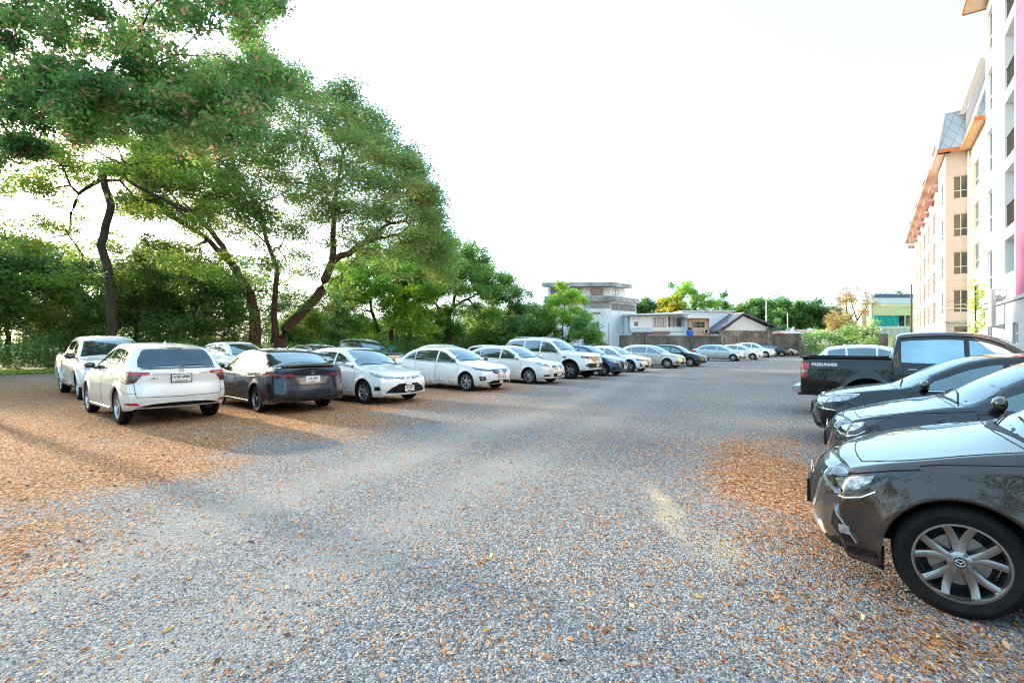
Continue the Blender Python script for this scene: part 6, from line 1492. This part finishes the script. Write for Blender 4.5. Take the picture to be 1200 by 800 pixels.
# --- the long far wing: repeating white piers, pink recesses with tall windows
t0 = 60.2
for k in range(7):
    a = t0+6.0*k; b = MB(); hh = [(a+.5, a+1.5, z+.75, z+2.6) for z in zb]; wall_grid(b, FB, a, a+2.0, base_z, 17.3, D1+.35, hh, WINGW, .05)
    hp2 = [(a+2.6, a+4.2, z+.35, z+2.6) for z in zb]; wall_grid(b, FB, a+2.0, a+4.6, base_z, 17.3, D1+.40, hp2, OFFPINK if k == 1 else WINGW, .05); wall_grid(b, FB, a+4.6, a+6.0, base_z, 17.3, D1+.40, [], WINGW); b.box(a+4.6, a+4.75, D1+.36, D1+.39, base_z, 17.3, OFFPINK, FB)
    wall_grid(b, FB, a, a+6.0, 0, base_z, D1+.30, [], GREY); aobj(b, 'wing_wall')
    for z in zb:
        awin(FB, a+.5, a+1.5, z+.75, z+2.6, D1+.395, PANE_M, z+1.4, 0, FRAME_D)
        awin(FB, a+2.6, a+4.2, z+.35, z+2.6, D1+.445, PANE_M, z+1.2, 1, FRAME_D)
    # little canopy and dormer
    b = MB(); b.box(a+2.2, a+4.8, D1-.35, D1+.39, 16.3, 16.5, OFFPINK, FB); b.box(a+2.14, a+4.86, D1-.42, D1-.35, 16.25, 16.55, ORNG, FB); aobj(b, 'canopy')
    if k % 2 == 0:
        b = MB(); b.box(a+2.4, a+4.6, D1+.3, D1+2.2, 17.8, 20.0, WHITE, FB)
        b.hexa([FB(a+2.1, D1-.1, 20.0), FB(a+4.9, D1-.1, 20.0), FB(a+4.9, D1+2.6, 20.0), FB(a+2.1, D1+2.6, 20.0), FB(a+3.4, D1+.1, 21.2), FB(a+3.6, D1+.1, 21.2), FB(a+3.6, D1+2.6, 21.2), FB(a+3.4, D1+2.6, 21.2)], SHIN); b.box(a+2.1, a+4.9, D1-.16, D1-.10, 19.9, 20.05, ORNG, FB); aobj(b, 'dormer')
        awin(FB, a+2.9, a+4.1, 18.4, 19.6, D1+.25, M_PANE2, None, 1)
eave(60.6, 102.4, D1+.35, 17.3, .95)
b = MB(); b.face([FB(60.6, D1-.6, 17.55), FB(102.4, D1-.6, 17.55), FB(102.4, D1+4, 20.0), FB(60.6, D1+4, 20.0)], SHIN); b.box(102.1, 102.2, D1+.4, D1+10, 0, 17.3, WHITE, FB); aobj(b, 'wing_roof')
# climber on the wall and overhead wires
def wire(name, a, c, sag, lab, r=.012, m=None):
    a, c = Vector(a), Vector(c); b = MB(); b.tube([a.lerp(c, t)-Vector((0, 0, sag*4*t*(1-t))) for t in np.linspace(0, 1, 14)], r, 5, m or M_TRIM()); meta(b.build(name, smooth=True), lab, 'cable', 'wires at the apartment block')
wire('cable', FB(36.5, D1-.2, 4.4), FB(70, D1-2.5, 5.6), .5, 'thin cable sagging from the grey base towards the far wing')
wire('cable', FB(36.5, D1-.25, 3.9), FB(112, D1-6, 5.2), .8, 'lower dark cable strung along the front of the far wing')
lt = MB(); lt.tube([FB(52, D2-.1, 4.2), FB(50.0, D2-3.4, 4.3)], .04, 6, M_FRAME); lt.tube([FB(50.3, D2-2.9, 4.3), FB(49.8, D2-3.7, 4.25)], .09, 8, M_FRAME); meta(lt.build('wall_lamp', smooth=True), 'white lamp on a long arm reaching out from the yellow wall', 'lamp')
rng = np.random.default_rng(81); C = [tuple(Vector(FB(37.6+rng.uniform(-.4, .4), D1-.1+rng.uniform(-.3, .3), z))) for z in np.linspace(1.2, 4.8, 13)]
V, F, T, P = leaf_cloud(np.array(C), np.array([.34]*13), 60, .2, rng, 1, .2, .4)
r_ = empty('climbing_plant', tuple(C[0])); V -= np.array(C[0]); link('foliage', np_mesh('foliage', V, F, attr={'tint': T}), r_, [leaf_mat('climber', (.05,.12,.02), (.18,.28,.04), (.35,.35,.08), .4)]); b = MB(); b.tube([(0, .05, -1.2), (0, .05, 3.5)], .04, 6, bark('bark_dark', (.085,.062,.048))); b.build('stem', r_)
meta(r_, 'leafy climber growing at the corner of the white and yellow walls', 'plant')

# ================================================================ far side: walls and houses
MOSS = wall_mat('old_block', (.20,.205,.195), (.035,.038,.030), .85, 1.3, False)
WEATH = wall_mat('weathered_plaster', (.84,.86,.88), (.25,.25,.25), .42, .7)
OFFW = wall_mat('offwhite_plaster', (.84,.84,.83), (.50,.48,.46), .16)
TIN = mat('tin_roof', (.62,.65,.68), .45, .3, .2, .6)
DTILE = mat('dark_tile', (.10,.11,.14), .7, 0, .4, 1.5, bump=.4, bscale=6)
CONC = wall_mat('roof_slab', (.46,.45,.44), (.10,.10,.095), .6, 1.2, False)
RFR = mat('red_frame', (.22,.05,.05), .5)
def bld(name, lab, px, Z, ang=0): r = empty(name, (pxy(px, Z), Z, 0), R(ang)); meta(r, lab, 'building', 'houses beyond the boundary wall'); return r
LF = lambda a, b, c: (a, b, c)
# boundary wall, built of panels with posts
def bwall(name, p0, p1, h, m, lab, post=3.0, cap=True):
    p0, p1 = Vector((*p0, 0)), Vector((*p1, 0)); d = p1-p0; L = d.length; a = math.atan2(d.y, d.x); r = empty(name, tuple(p0), a); meta(r, lab, 'wall', 'walls at the far side')
    b = MB(); b.box(0, L, -.09, .09, 0, h, m, LF); b.build('wall_panel', r)
    if cap: b = MB(); b.box(-.05, L+.05, -.14, .14, h, h+.09, m, LF); b.build('coping', r)
    x = 0
    while x <= L+.01: b = MB(); b.box(x-.13, x+.13, -.17, .17, 0, h+.05, m, LF); b.build('pier', r); x += post
    return r
bwall('boundary_wall', (pxy(728, 56), 56), (pxy(842, 60), 60), 2.35, MOSS, 'dark mossy block wall below the low white house')
bwall('boundary_wall', (pxy(842, 60)+.3, 60), (pxy(905, 63), 63), 3.0, wall_mat('stained_block', (.36,.33,.29), (.05,.043,.036), .8, 1.1, False), 'tall rust-stained block wall under the gabled house', 2.4)
bwall('boundary_wall', (pxy(905, 63)+.3, 63), (pxy(1040, 66), 66), 2.7, MOSS, 'long dark weathered wall behind the frangipani bushes', 3.2)
# tower house
tw = bld('tower_house', 'weathered white tower house with dark flat roof slabs and red windows', 716, 70, 0)
sc_ = 70/600.
def X(px): return (px-716)*sc_
def Zp(py): return 1.58+(402-py)*sc_
# corner at px716; left face runs left and a little back, right face runs right and back
uL = Vector((-1, .10, 0)).normalized(); uR = Vector((.72, .69, 0)).normalized()
def two_face(mb, aL, aR, z0, z1, off, mL, mR=None):
    c = Vector((0, -off*1.2, 0)); l = c+uL*(aL+off); r = c+uR*(aR+off); bk = l+uR*(aR+2*off)
    q = [r, c, l, bk]; mR = mR or mL
    for i, m in zip(range(4), (mR, mL, mR, mL)):
        a, b2 = q[i], q[(i+1) % 4]; mb.face([(a.x, a.y, z0), (b2.x, b2.y, z0), (b2.x, b2.y, z1), (a.x, a.y, z1)], m)
    mb.face([(p.x, p.y, z1) for p in q], mL); mb.face([(p.x, p.y, z0) for p in q], mL)
fl = lambda a, b, c: tuple(uL*a+Vector((-uL.y, uL.x, 0))*(-b if False else b)*1+Vector((0, 0, c)))
nL = Vector((-.0995, -.995, 0)); nR = Vector((.69, -.72, 0))
fL = lambda a, b, c: tuple(uL*a-nL*b+Vector((0, 0, c)))
fR = lambda a, b, c: tuple(uR*a-nR*b+Vector((0, 0, c)))
b = MB(); two_face(b, 8.6, 6.2, 0, Zp(352), 0, WEATH); b.build('lower_storeys', tw)
b = MB(); two_face(b, 9.0, 4.0, Zp(352)+.02, Zp(336), -.35, OFFW); b.build('upper_storey', tw)
b = MB(); two_face(b, 8.6, 6.2, Zp(353), Zp(347), .55, CONC); b.build('floor_slab', tw)
b = MB(); two_face(b, 8.8, 4.0, Zp(336), Zp(331), .75, CONC); b.build('roof_slab', tw)
b = MB(); two_face(b, 4.5, 6.2, Zp(347), Zp(344), .5, CONC); b.build('parapet', tw) if False else None
def fwin(parent, fr, x0, x1, y0, y1, pane, fm=None, mull=1, split=None, d=-.04): return window(parent, fr, x0, x1, y0, y1, d, pane, split, mull, fm)
for (x0, x1) in ((1.0, 2.7), (4.0, 5.7), (6.6, 8.2)): fwin(tw, fL, x0, x1, Zp(345), Zp(337.5), M_PANE, RFR, 3, d=.30)
fwin(tw, fR, .8, 2.1, Zp(345), Zp(337.5), M_PANE2, RFR, 1, d=.30)
WD = mat('old_timber', (.28,.27,.26), .8, 0, .5, 2)
b = MB(); b.box(.05, 6.0, -.05, .02, Zp(363), Zp(355), WD, fR); b.build('timber_band', tw)
b = MB(); b.box(.1, 3.6, -.05, .02, Zp(361), Zp(354), mat('old_timber_pale', (.50,.48,.46), .8, 0, .5, 2), fL); b.build('timber_band', tw)
fwin(tw, fL, 1.4, 2.5, Zp(368), Zp(365.5), M_PANE2, WD, 0); fwin(tw, fR, 4.3, 5.2, Zp(371), Zp(366), M_PANE2, WD, 0)
b = MB(); b.box(2.9, 6.1, -.5, -.03, Zp(392), Zp(384), mat('dark_tin', (.06,.065,.08), .5, .3, .3), fR); b.build('awning', tw)
fwin(tw, fR, 3.2, 4.4, Zp(404), Zp(394), M_PANE, WD, 1)
b = MB(); b.tube([fL(.3, -.15, Zp(405)), fL(.3, -.15, Zp(378))], .04, 6, WD); b.build('drainpipe', tw)
b = MB(); b.tube([(-5.0, 1.5, Zp(331)), (-5.0, 1.5, Zp(321))], .03, 5, M_FRAME)
for z, w_ in ((324, .6), (322.5, .45)): b.tube([(-5.0-w_, 1.5, Zp(z)), (-5.0+w_, 1.5, Zp(z))], .02, 5, M_FRAME)
b.build('aerial', tw)
# roof-high neighbour peeking at the left of it
nb = bld('rooftop_house', 'grey roofed house edge showing left of the tower house', 634, 80); b = MB(); b.box(-2.2, 3.0, 0, 5, 0, 7.2, WEATH, LF); b.build('walls', nb); b = MB(); b.box(-2.6, 3.4, -.4, 5.4, 7.2, 7.5, CONC, LF); b.build('roof_slab', nb); fwin(nb, LF, -1, .4, 5.2, 6.4, M_PANE2, WD, 1, d=-.04)
# low white house
lw = bld('low_house', 'long low white house with a glazed balcony and tin roof', 740, 68); s2 = 68/600.
x = lambda px: (px-740)*s2
zz = lambda py: 1.58+(402-py)*s2
b = MB(); hl = [(x(765), x(781), zz(383), zz(372)), (x(783), x(803), zz(383), zz(371), 1.4), (x(743), x(748), zz(382), zz(377))]
wall_grid(b, LF, x(738), x(806), 0, zz(370), 0, hl, OFFW); b.box(x(738), x(806), 1.5, 7, 0, zz(370)-.03, OFFW, LF); b.build('walls', lw)
window(lw, LF, x(765), x(781), zz(383), zz(372), .05, mat('milk_glass', (.55,.58,.58), .3), None, 4, RFR); window(lw, LF, x(743), x(748), zz(382), zz(377), .1, M_PANE2, None, 0, WD)
b = MB(); b.box(x(784), x(786), .2, .35, zz(383), zz(371), RFR, LF); b.box(x(790), x(790.8), .2, .35, zz(383), zz(371), WD, LF); b.box(x(797), x(802.5), 1.3, 1.38, zz(382), zz(373), WD, LF); b.build('balcony_front', lw)
b = MB(); b.hexa([(x(736), -.8, zz(370)), (x(806), -.8, zz(369)), (x(806), 7.2, zz(369)), (x(736), 7.2, zz(370)), (x(737), -.9, zz(369)), (x(808), -.9, zz(367.5)), (x(806), 4, zz(364)), (x(737), 4, zz(366))], TIN); b.build('tin_roof', lw)
b = MB(); b.hexa([(x(738), -1.1, zz(389)), (x(762), -1.1, zz(389)), (x(762), 0, zz(386)), (x(738), 0, zz(386)), (x(738), -1.1, zz(388.6)), (x(762), -1.1, zz(388.6)), (x(762), 0, zz(384)), (x(738), 0, zz(384))], TIN); b.build('lean_to_roof', lw)
b = MB(); b.hexa([(x(757), -1.3, zz(391)), (x(783), -1.3, zz(391)), (x(783), -.01, zz(388.5)), (x(757), -.01, zz(388.5)), (x(757), -1.3, zz(390.5)), (x(783), -1.3, zz(390.5)), (x(783), -.01, zz(387.8)), (x(757), -.01, zz(387.8))], mat('red_tin', (.30,.12,.09), .6)); b.build('red_awning', lw)
b = MB(); b.box(x(757), x(781), -.9, -.1, 0, zz(391), mat('blue_white_panel', (.62,.74,.80), .5), LF); b.build('panel', lw)
for q in (740, 749): window(lw, LF, x(q), x(q+7), zz(400), zz(391), -.06, M_PANE2, None, 2, WD)
b = MB(); b.box(x(782), x(806), -.05, -.01, zz(398), zz(388), WD, LF); b.build('dark_recess', lw)
b = MB(); b.box(x(783), x(805), -.2, -.06, zz(394), zz(389), OFFW, LF); b.build('shop_board', lw)
# ochre cube room
oc = bld('ochre_room', 'small ochre rendered room with a louvred window beside the balcony', 806, 66.5); s3 = 66.5/600.; x3 = lambda px: (px-806)*s3; z3 = lambda py: 1.58+(402-py)*s3
b = MB(); h3 = [(x3(811), x3(826), z3(384), z3(377))]; wall_grid(b, LF, x3(806), x3(831), 0, z3(373), 0, h3, wall_mat('ochre', (.62,.50,.36), (.35,.25,.16), .45)); b.box(x3(806), x3(831), .3, 6, 0, z3(373)-.02, OFFW, LF); b.build('walls', oc)
window(oc, LF, x3(811), x3(826), z3(384), z3(377), .1, M_PANE, z3(380.5), 2, WD)
b = MB(); b.box(x3(804), x3(834), -.7, 6, z3(373), z3(371.4), TIN, LF); b.build('flat_roof', oc)
for (a, c) in ((806, 398), (829.5, 398)): b = MB(); b.box(x3(a), x3(a+1.4), -.06, -.003, 0, z3(373), mat('brick_trim', (.40,.22,.15), .8), LF); b.build('brick_corner', oc)
b = MB(); b.box(x3(824), x3(829), -.45, -.01, z3(390), z3(386), mat('ac_unit', (.55,.53,.48), .6), LF); b.tube([(x3(826.3), -.47, z3(388)), (x3(826.3), -.44, z3(388))], .19, 14, M_TRIM()); b.build('air_conditioner', oc)
b = MB(); b.box(x3(807), x3(829), -.1, -.005, z3(399), z3(395), WD, LF); b.build('dark_sill', oc)
tk = empty('water_tank', (pxy(808.5, 64), 64, 2.0)); meta(tk, 'blue plastic barrel with black lid standing before the ochre room', 'water tank')
b = MB(); P = [(.0, 0, 0)]; b.tube([(0, 0, 0), (0, 0, .08), (0, 0, .4), (0, 0, .9), (0, 0, 1.2), (0, 0, 1.28)], [.38, .40, .415, .415, .40, .34], 20, mat('blue_plastic', (.015,.10,.50), .4)); b.build('barrel', tk, smooth=True)
b = MB(); b.tube([(0, 0, 1.28), (0, 0, 1.5), (0, 0, 1.56)], [.2, .2, .08], 14, M_TRIM()); b.build('lid', tk, smooth=True)
b = MB(); b.box(-.4, .4, -.4, .4, -2, -.02, WD, LF); b.build('stand', tk)
# cyan-white plain wall house
cy = bld('plain_house', 'plain pale blue-white house wall right of the ochre room', 831, 74); s4 = 74/600.; x4 = lambda px: (px-831)*s4; z4 = lambda py: 1.58+(402-py)*s4
b = MB(); wall_grid(b, LF, x4(800), x4(859), 0, z4(365), 0, [(x4(846), x4(849), z4(381), z4(378)), (x4(850.5), x4(852.5), z4(381), z4(378))], wall_mat('bluewhite', (.70,.77,.80), (.5,.55,.58), .2)); b.box(x4(800), x4(859), .3, 6, 0, z4(365)-.03, OFFW, LF); b.build('walls', cy)
for q, w_ in ((846, 3), (850.5, 2)): window(cy, LF, x4(q), x4(q+w_), z4(381), z4(378), .1, M_PANE2, None, 0, WD)
b = MB(); b.box(x4(798), x4(861), -.3, 6.3, z4(365), z4(364), TIN, LF); b.build('roof', cy)
# gabled house
gb = bld('gabled_house', 'single storey house with a steep grey tiled gable', 868, 70); s5 = 70/600.; x5 = lambda px: (px-868)*s5; z5 = lambda py: 1.58+(402-py)*s5
b = MB(); yb0, yb1 = 0, 9
b.face([(x5(843), 0, 0), (x5(899), 0, 0), (x5(899), 0, z5(388)), (x5(843), 0, z5(388))], OFFW); b.face([(x5(846), 0, z5(388)), (x5(899), 0, z5(388)), (x5(899), 0, z5(383)), (x5(871), 0, z5(370))], OFFW)
b.box(x5(843), x5(930), .5, 8, 0, z5(391), OFFW, LF); b.build('walls', gb)
def slope(px0, py0, px1, py1, m, name, t=.22, y0=-.8, y1=8.5):
    b = MB(); b.hexa([(x5(px0), y0, z5(py0)), (x5(px1), y0, z5(py1)), (x5(px1), y1, z5(py1)), (x5(px0), y1, z5(py0)), (x5(px0), y0, z5(py0)+t), (x5(px1), y0, z5(py1)+t), (x5(px1), y1, z5(py1)+t), (x5(px0), y1, z5(py0)+t)], m); return b.build(name, gb)
slope(839, 389, 869, 368, DTILE, 'left_slope'); slope(869, 368, 931, 394, DTILE, 'right_slope')
b = MB(); b.hexa([(x5(840), -1.3, z5(391)), (x5(900), -1.3, z5(391)), (x5(900), 0, z5(388.5)), (x5(840), 0, z5(388.5)), (x5(840), -1.3, z5(390.2)), (x5(900), -1.3, z5(390.2)), (x5(900), 0, z5(387.5)), (x5(840), 0, z5(387.5))], DTILE); b.build('eave_skirt', gb)
b = MB(); b.box(x5(869)-.12, x5(869)+.12, -.9, 8.6, z5(367), z5(366), CONC, LF); b.build('ridge', gb)
fwin(gb, LF, x5(898), x5(906), z5(388), z5(381), M_PANE2, WD, 1, d=-.1)
# shed roofs to its right
sh = bld('shed', 'low shed with patchy pink-red and white sheet roofing', 925, 64); b = MB(); b.box(-1.5, 6.5, 0, 4, 0, 2.55, OFFW, LF); b.build('walls', sh)
for k, (a, c, m_) in enumerate([(-2.1, .2, mat('pink_sheet', (.55,.24,.20), .7, c2=(.42,.18,.15))), (.25, 2.8, mat('pale_sheet', (.62,.50,.46), .7)), (2.85, 6.8, mat('pink_sheet', (.55,.24,.20), .7))]):
    b = MB(); b.hexa([(a, -.5, 2.5), (c, -.5, 2.5), (c, 4.2, 3.1), (a, 4.2, 3.1), (a, -.5, 2.58), (c, -.5, 2.58), (c, 4.2, 3.18+.1*k), (a, 4.2, 3.18+.1*k)], m_); b.build('roof_sheet', sh)
# yellow building with green netting
yb_ = bld('yellow_building', 'yellow block with a green mesh screen and a corrugated grey roof edge', 1022, 100); s6 = 100/600.; x6 = lambda px: (px-1022)*s6; z6 = lambda py: 1.58+(402-py)*s6
Yw = wall_mat('yellow_paint', (.78,.66,.28), (.6,.5,.25), .2); Yc = wall_mat('cream_paint', (.78,.74,.58), (.6,.55,.4), .2)
b = MB(); wall_grid(b, LF, 0, x6(1085), 0, z6(348), 0, [(x6(1024), x6(1068), z6(382), z6(369.5), 2), (x6(1024), x6(1068), z6(358.5), z6(356), .5)], Yw); b.box(0, x6(1085), 3, 9, 0, z6(348)-.05, Yc, LF); b.build('walls', yb_)
b = MB(); b.box(-.3, x6(1085), -.25, -.01, z6(356), z6(349), Yc, LF); b.box(-.3, 0.0, -.2, .3, 0, z6(345), mat('green_edge', (.30,.55,.36), .6), LF); b.build('parapet_band', yb_)
b = MB(); n_ = 46
for i in range(n_): a = x6(1024)+i*.24; b.box(a, a+.14, -.35, .6, z6(348.5), z6(344.5)+.05*(i % 2), mat('grey_corrugate', (.22,.22,.25), .6), LF)
b.build('corrugated_edge', yb_)
b = MB(); n_ = 30; W6 = x6(1053)-x6(1024)
for i in range(n_):
    for j in range(6):
        f = lambda p, q: (x6(1024)+W6*p/n_, -.02+.10*math.sin(p*.9+q*.7)+.05*math.sin(p*2.3), z6(382)+(z6(369.5)-z6(382))*q/6)
        b.face([f(i, j), f(i+1, j), f(i+1, j+1), f(i, j+1)], mat('green_net', (.01,.40,.27), .6, 0, .3, 2))
b.build('green_screen', yb_, smooth=True)
b = MB()
for q in (1024, 1053, 1061, 1068): b.box(x6(q)-.08, x6(q)+.08, .05, .2, z6(382), z6(369.5), Yc, LF)
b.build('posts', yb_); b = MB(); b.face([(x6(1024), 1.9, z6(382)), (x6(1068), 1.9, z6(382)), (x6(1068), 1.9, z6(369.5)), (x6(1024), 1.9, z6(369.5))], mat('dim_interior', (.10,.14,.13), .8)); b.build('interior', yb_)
b = MB()
for i in range(28): a = x6(1030)+i*.23; b.box(a, a+.1, -.3, -.2, z6(393), z6(384.5), Yc, LF)
b.box(x6(1028), x6(1072), -.33, -.17, z6(384.5), z6(383), Yc, LF); b.build('balustrade', yb_)
# orange brick shed and the roofs seen through the trees
ob = bld('brick_shed', 'orange brick shed with a rounded pink roof between the trees', 555, 72); s7 = .12
b = MB(); wall_grid(b, LF, -1.2, 2.9, 0, 3.2, 0, [(-.2, .5, 1.7, 2.4), (1.3, 2.0, 1.7, 2.4)], wall_mat('orange_brick', (.42,.14,.055), (.25,.09,.05), .4)); b.box(-1.2, 2.9, .3, 3, 0, 3.1, mat('orange_brick_side', (.42,.14,.055), .8), LF); b.build('walls', ob)
for a in (-.2, 1.3): window(ob, LF, a, a+.7, 1.7, 2.4, .08, M_PANE2, None, 1)
b = MB(); b.tube([(-2.2, .8, 3.35), (-1.6, .8, 3.55), (.5, .8, 3.62), (1.2, .8, 3.5)], [.25, .5, .55, .3], 12, mat('pink_roof', (.62,.34,.28), .7)); b.build('rounded_roof', ob, smooth=True)
for k, (px, Z, w_, h_, c, lab) in enumerate([(498, 84, 5, 4.6, (.66,.68,.70), 'white roofed house seen under the pair of thin trunks'), (430, 80, 4, 5.6, (.60,.66,.72), 'pale blue-grey gable seen right of the umbrella tree trunks'), (520, 78, 2.2, 2.6, (.10,.06,.05), 'dark red hut with a low roof left of the orange brick shed')]):
    h = bld('garden_house', lab, px, Z); m_ = mat('house_wall_%d' % k, c, .8); b = MB(); b.box(-w_/2, w_/2, 0, 4, 0, h_-1.0, m_, LF); b.build('walls', h)
    b = MB(); b.hexa([(-w_/2-.5, -.5, h_-1), (w_/2+.5, -.5, h_-1), (w_/2+.5, 4.5, h_-1), (-w_/2-.5, 4.5, h_-1), (-w_/2-.5, 1.9, h_), (w_/2+.5, 1.9, h_), (w_/2+.5, 2.1, h_), (-w_/2-.5, 2.1, h_)], TIN if k < 2 else mat('dark_hut_roof', (.2,.08,.06), .8)); b.build('roof', h); fwin(h, LF, -w_*.25, w_*.05, 1.0, 1.8, M_PANE2, WD, 1, d=-.04)
# poles
def pole(px, Z, py, r, lab, m, arm=False, base_z=0):
    h = 1.58+(402-py)*Z/600; root = empty('utility_pole', (pxy(px, Z), Z, 0)); meta(root, lab, 'pole', 'poles at the far side'); b = MB(); b.tube([(0, 0, 0), (0, 0, h*.6), (0, 0, h)], [r, r*.85, r*.65], 8, m); b.build('shaft', root, smooth=True)
    if arm: b = MB(); b.tube([(0, 0, h), (-.3, -.1, h+.15), (-.9, -.2, h+.1)], .05, 6, m); b.build('arm', root, smooth=True)
PW = mat('concrete_pole', (.62,.60,.56), .8)
pole(898, 80, 352, .14, 'concrete pole left of the gabled roof slope', PW); pole(923, 76, 367, .10, 'thin white pole right of the gabled roof', PW, True); pole(1068, 90, 333, .16, 'dark pole at the corner of the yellow building', mat('dark_pole', (.10,.085,.07), .8)); pole(953, 60, 405, .07, 'short white post before the long weathered wall', PW); pole(1021, 57, 385, .06, 'thin pale post right of the frangipani bushes', PW)
sgn = empty('small_sign', (pxy(459, 44), 44, 0)); meta(sgn, 'small green board on a post in front of the bushes behind the white saloons', 'sign'); b = MB(); b.tube([(0, 0, 0), (0, 0, 1.2)], .025, 6, M_FRAME); b.build('post', sgn); b = MB(); b.box(-.32, .32, -.04, -.02, 1.0, 1.38, mat('sign_green', (.02,.30,.20), .5), LF); b.build('board', sgn)
# ================================================================ the cars where they stand
HR = (.818, -.575); HN = (-.818, .575)
P_WH = paint('white', (.78,.785,.79)); P_PEARL = paint('pearl_white', (.74,.735,.72), .1); P_SIL = paint('silver', (.50,.51,.52), .75, .3); P_BEIGE = paint('champagne', (.52,.49,.45), .6, .3)
P_NAVY = paint('navy', (.006,.011,.026), .35, .3); P_BLUE = paint('blue', (.018,.055,.12), .5, .3); P_BLK = paint('black', (.003,.0035,.0045), .2, .25); P_GUN = paint('machine_grey', (.048,.033,.028), .6, .22, .04); P_DG = paint('dark_slate', (.022,.022,.032), .5, .25); P_BL2 = paint('deep_black', (.004,.005,.008), .3, .25)
def put(s, X, Z, hd, which, label, cat, grp): s.place_wheel(X, Z, hd, which); meta(s.root, label, cat, grp); return s
def put_px(s, px, py, *a): Z = 948/(py-402); return put(s, (px-600)/600*Z, Z, *a)
GL = 'cars parked in the left row'; GR = 'cars parked in the right row'; GB = 'cars in the second row behind'; GF = 'cars at the far end'
put(car_pickup(P_WH, 2, 'white'), -12.1, 14.3, (.74, -.67), 'fr', 'white pickup with grey side stripes, leftmost of the parked vehicles', 'pickup', GL)
put(car_suv_rear(P_PEARL), -7.68, 10.0, (-.76, .65), 'rl', 'white crossover seen from behind, plate 5กพ 6086', 'car', GL)
put(car_sedan_rear(P_NAVY), -5.82, 11.7, (-.74, .67), 'rl', 'dark blue saloon seen from behind with boot spoiler and twin exhausts', 'car', GL)
put(car_vios(P_WH), -3.85, 13.35, HR, 'fr', 'white saloon facing out with a wide black lower grille, right beside the dark blue saloon', 'car', GL)
put(car_city(P_WH), -1.5, 16.9, HR, 'fr', 'white saloon with dark slim headlamps and black mirrors, second of the ones facing out', 'car', GL)
put(car_sylphy(P_PEARL), .66, 19.75, HR, 'fr', 'pearl white saloon with multi-bar chrome grille left of the big off-roader', 'car', GL)
put(car_everest(P_WH), 2.55, 22.6, HR, 'fr', 'tall white off-roader with black grille and roof rails', 'car', GL)
put(car_mazda_hatch(P_BLUE), 4.35, 24.5, HR, 'fr', 'blue small crossover with black cladding right of the off-roader', 'car', GL)
put(car_bmw(P_WH), 6.4, 27.9, HR, 'fr', 'white sports saloon with twin kidney grille and dark wheels', 'car', GL)
put(car_plain_sedan(P_BEIGE, 2, chrome=True), 9.7, 32, HR, 'fr', 'champagne saloon between the white sports saloon and a black one', 'car', GL)
put(car_plain_sedan(P_BL2, 1, dark=True), 11.95, 34.4, HR, 'fr', 'black saloon at the end of the left row before the gap', 'car', GL)
# second row
put(car_plain_suv(P_WH, 1), -11.7, 21.6, HR, 'fr', 'white vehicle with a dark windscreen glimpsed behind the crossover', 'car', GB)
put(car_plain_sedan(P_BLK, 1, 1.55), -8.2, 22.2, HR, 'fr', 'black car whose roof shows over the dark blue saloon', 'car', GB)
put(car_pickup(P_BLK, 1, 'second'), -7.2, 25.9, HR, 'fr', 'black pickup behind the white saloon and the dark blue one', 'pickup', GB)
put(car_plain_sedan(P_WH, 1, 1.53), -2.9, 26.4, HR, 'fr', 'white car whose roofline rises just behind the second white saloon', 'car', GB)
put(car_plain_hatch(P_WH, 1), -.5, 30.2, HR, 'fr', 'white hatchback with dark windows half hidden left of the off-roader', 'car', GB)
put(car_plain_sedan(P_WH, 1, dark=True), 11.0, 38.2, HR, 'fr', 'white car with dark glass half hidden behind the champagne saloon', 'car', GB)
# far group
put_px(car_plain_sedan(P_SIL, 2), 859, 423.3, HR, 'fr', 'silver saloon nearly side-on, first of the far group', 'car', GF)
put_px(car_plain_sedan(P_WH, 1), 882, 421.6, HR, 'fr', 'pale saloon right behind the silver one in the far group', 'car', GF)
put_px(car_plain_suv(P_WH, 1), 897, 419.2, HR, 'fr', 'white crossover rising above the pale saloon of the far group', 'car', GF)
put_px(car_plain_sedan(P_DG, 1, dark=True), 916, 417.7, HR, 'fr', 'dark grey saloon near the end of the far group', 'car', GF)
put_px(car_plain_hatch(P_SIL, 1), 926, 417.0, HR, 'fr', 'small silver hatchback, last of the far group at the wall', 'car', GF)
# right row
n1 = car_fore(P_GUN); put(n1, 2.585, 2.955, HN, 'fl', 'brownish grey metallic hatchback, closest car, cut by the right edge', 'car', GR)
def nose(s, X, Z, hd, label, cat, grp):    # centre of the nose at (X, Z)
    h = Vector((*hd, 0)).normalized(); s.root.location = Vector((X, Z, 0))-h*s.L/2; s.root.rotation_euler = (0, 0, math.atan2(h.y, h.x)); meta(s.root, label, cat, grp); return s
nose(car_mid_mazda(P_DG), 3.85, 6.25, HN, 'slate grey hatchback with dark mirror, directly behind the closest car', 'car', GR)
nose(car_civic(P_BL2), 5.15, 8.75, HN, 'black saloon with chrome-edged headlamps between slate hatchback and black pickup', 'car', GR)
pk = car_pickup(P_BLK, 3, 'black'); h = Vector((.818, -.575, 0)); rt = Vector((-.575, -.818, 0)); T_ = Vector((6.30, 11.25, 0))
pk.root.location = T_+h*pk.L/2-rt*pk.W/2; pk.root.rotation_euler = (0, 0, math.atan2(h.y, h.x)); meta(pk.root, 'black double cab pickup seen from its side with tinted visors', 'pickup', GR)
wg = car_plain_suv(P_WH, 1, H=1.53); wg.root.location = Vector((12.3, 21.0, 0))+h*wg.L/2-rt*wg.W/2; wg.root.rotation_euler = (0, 0, math.atan2(h.y, h.x)); meta(wg.root, 'white estate-like car with dark windows showing over the black pickup bed', 'car', GR)
# faint wheel stops and stray things: nothing else stands in the lot
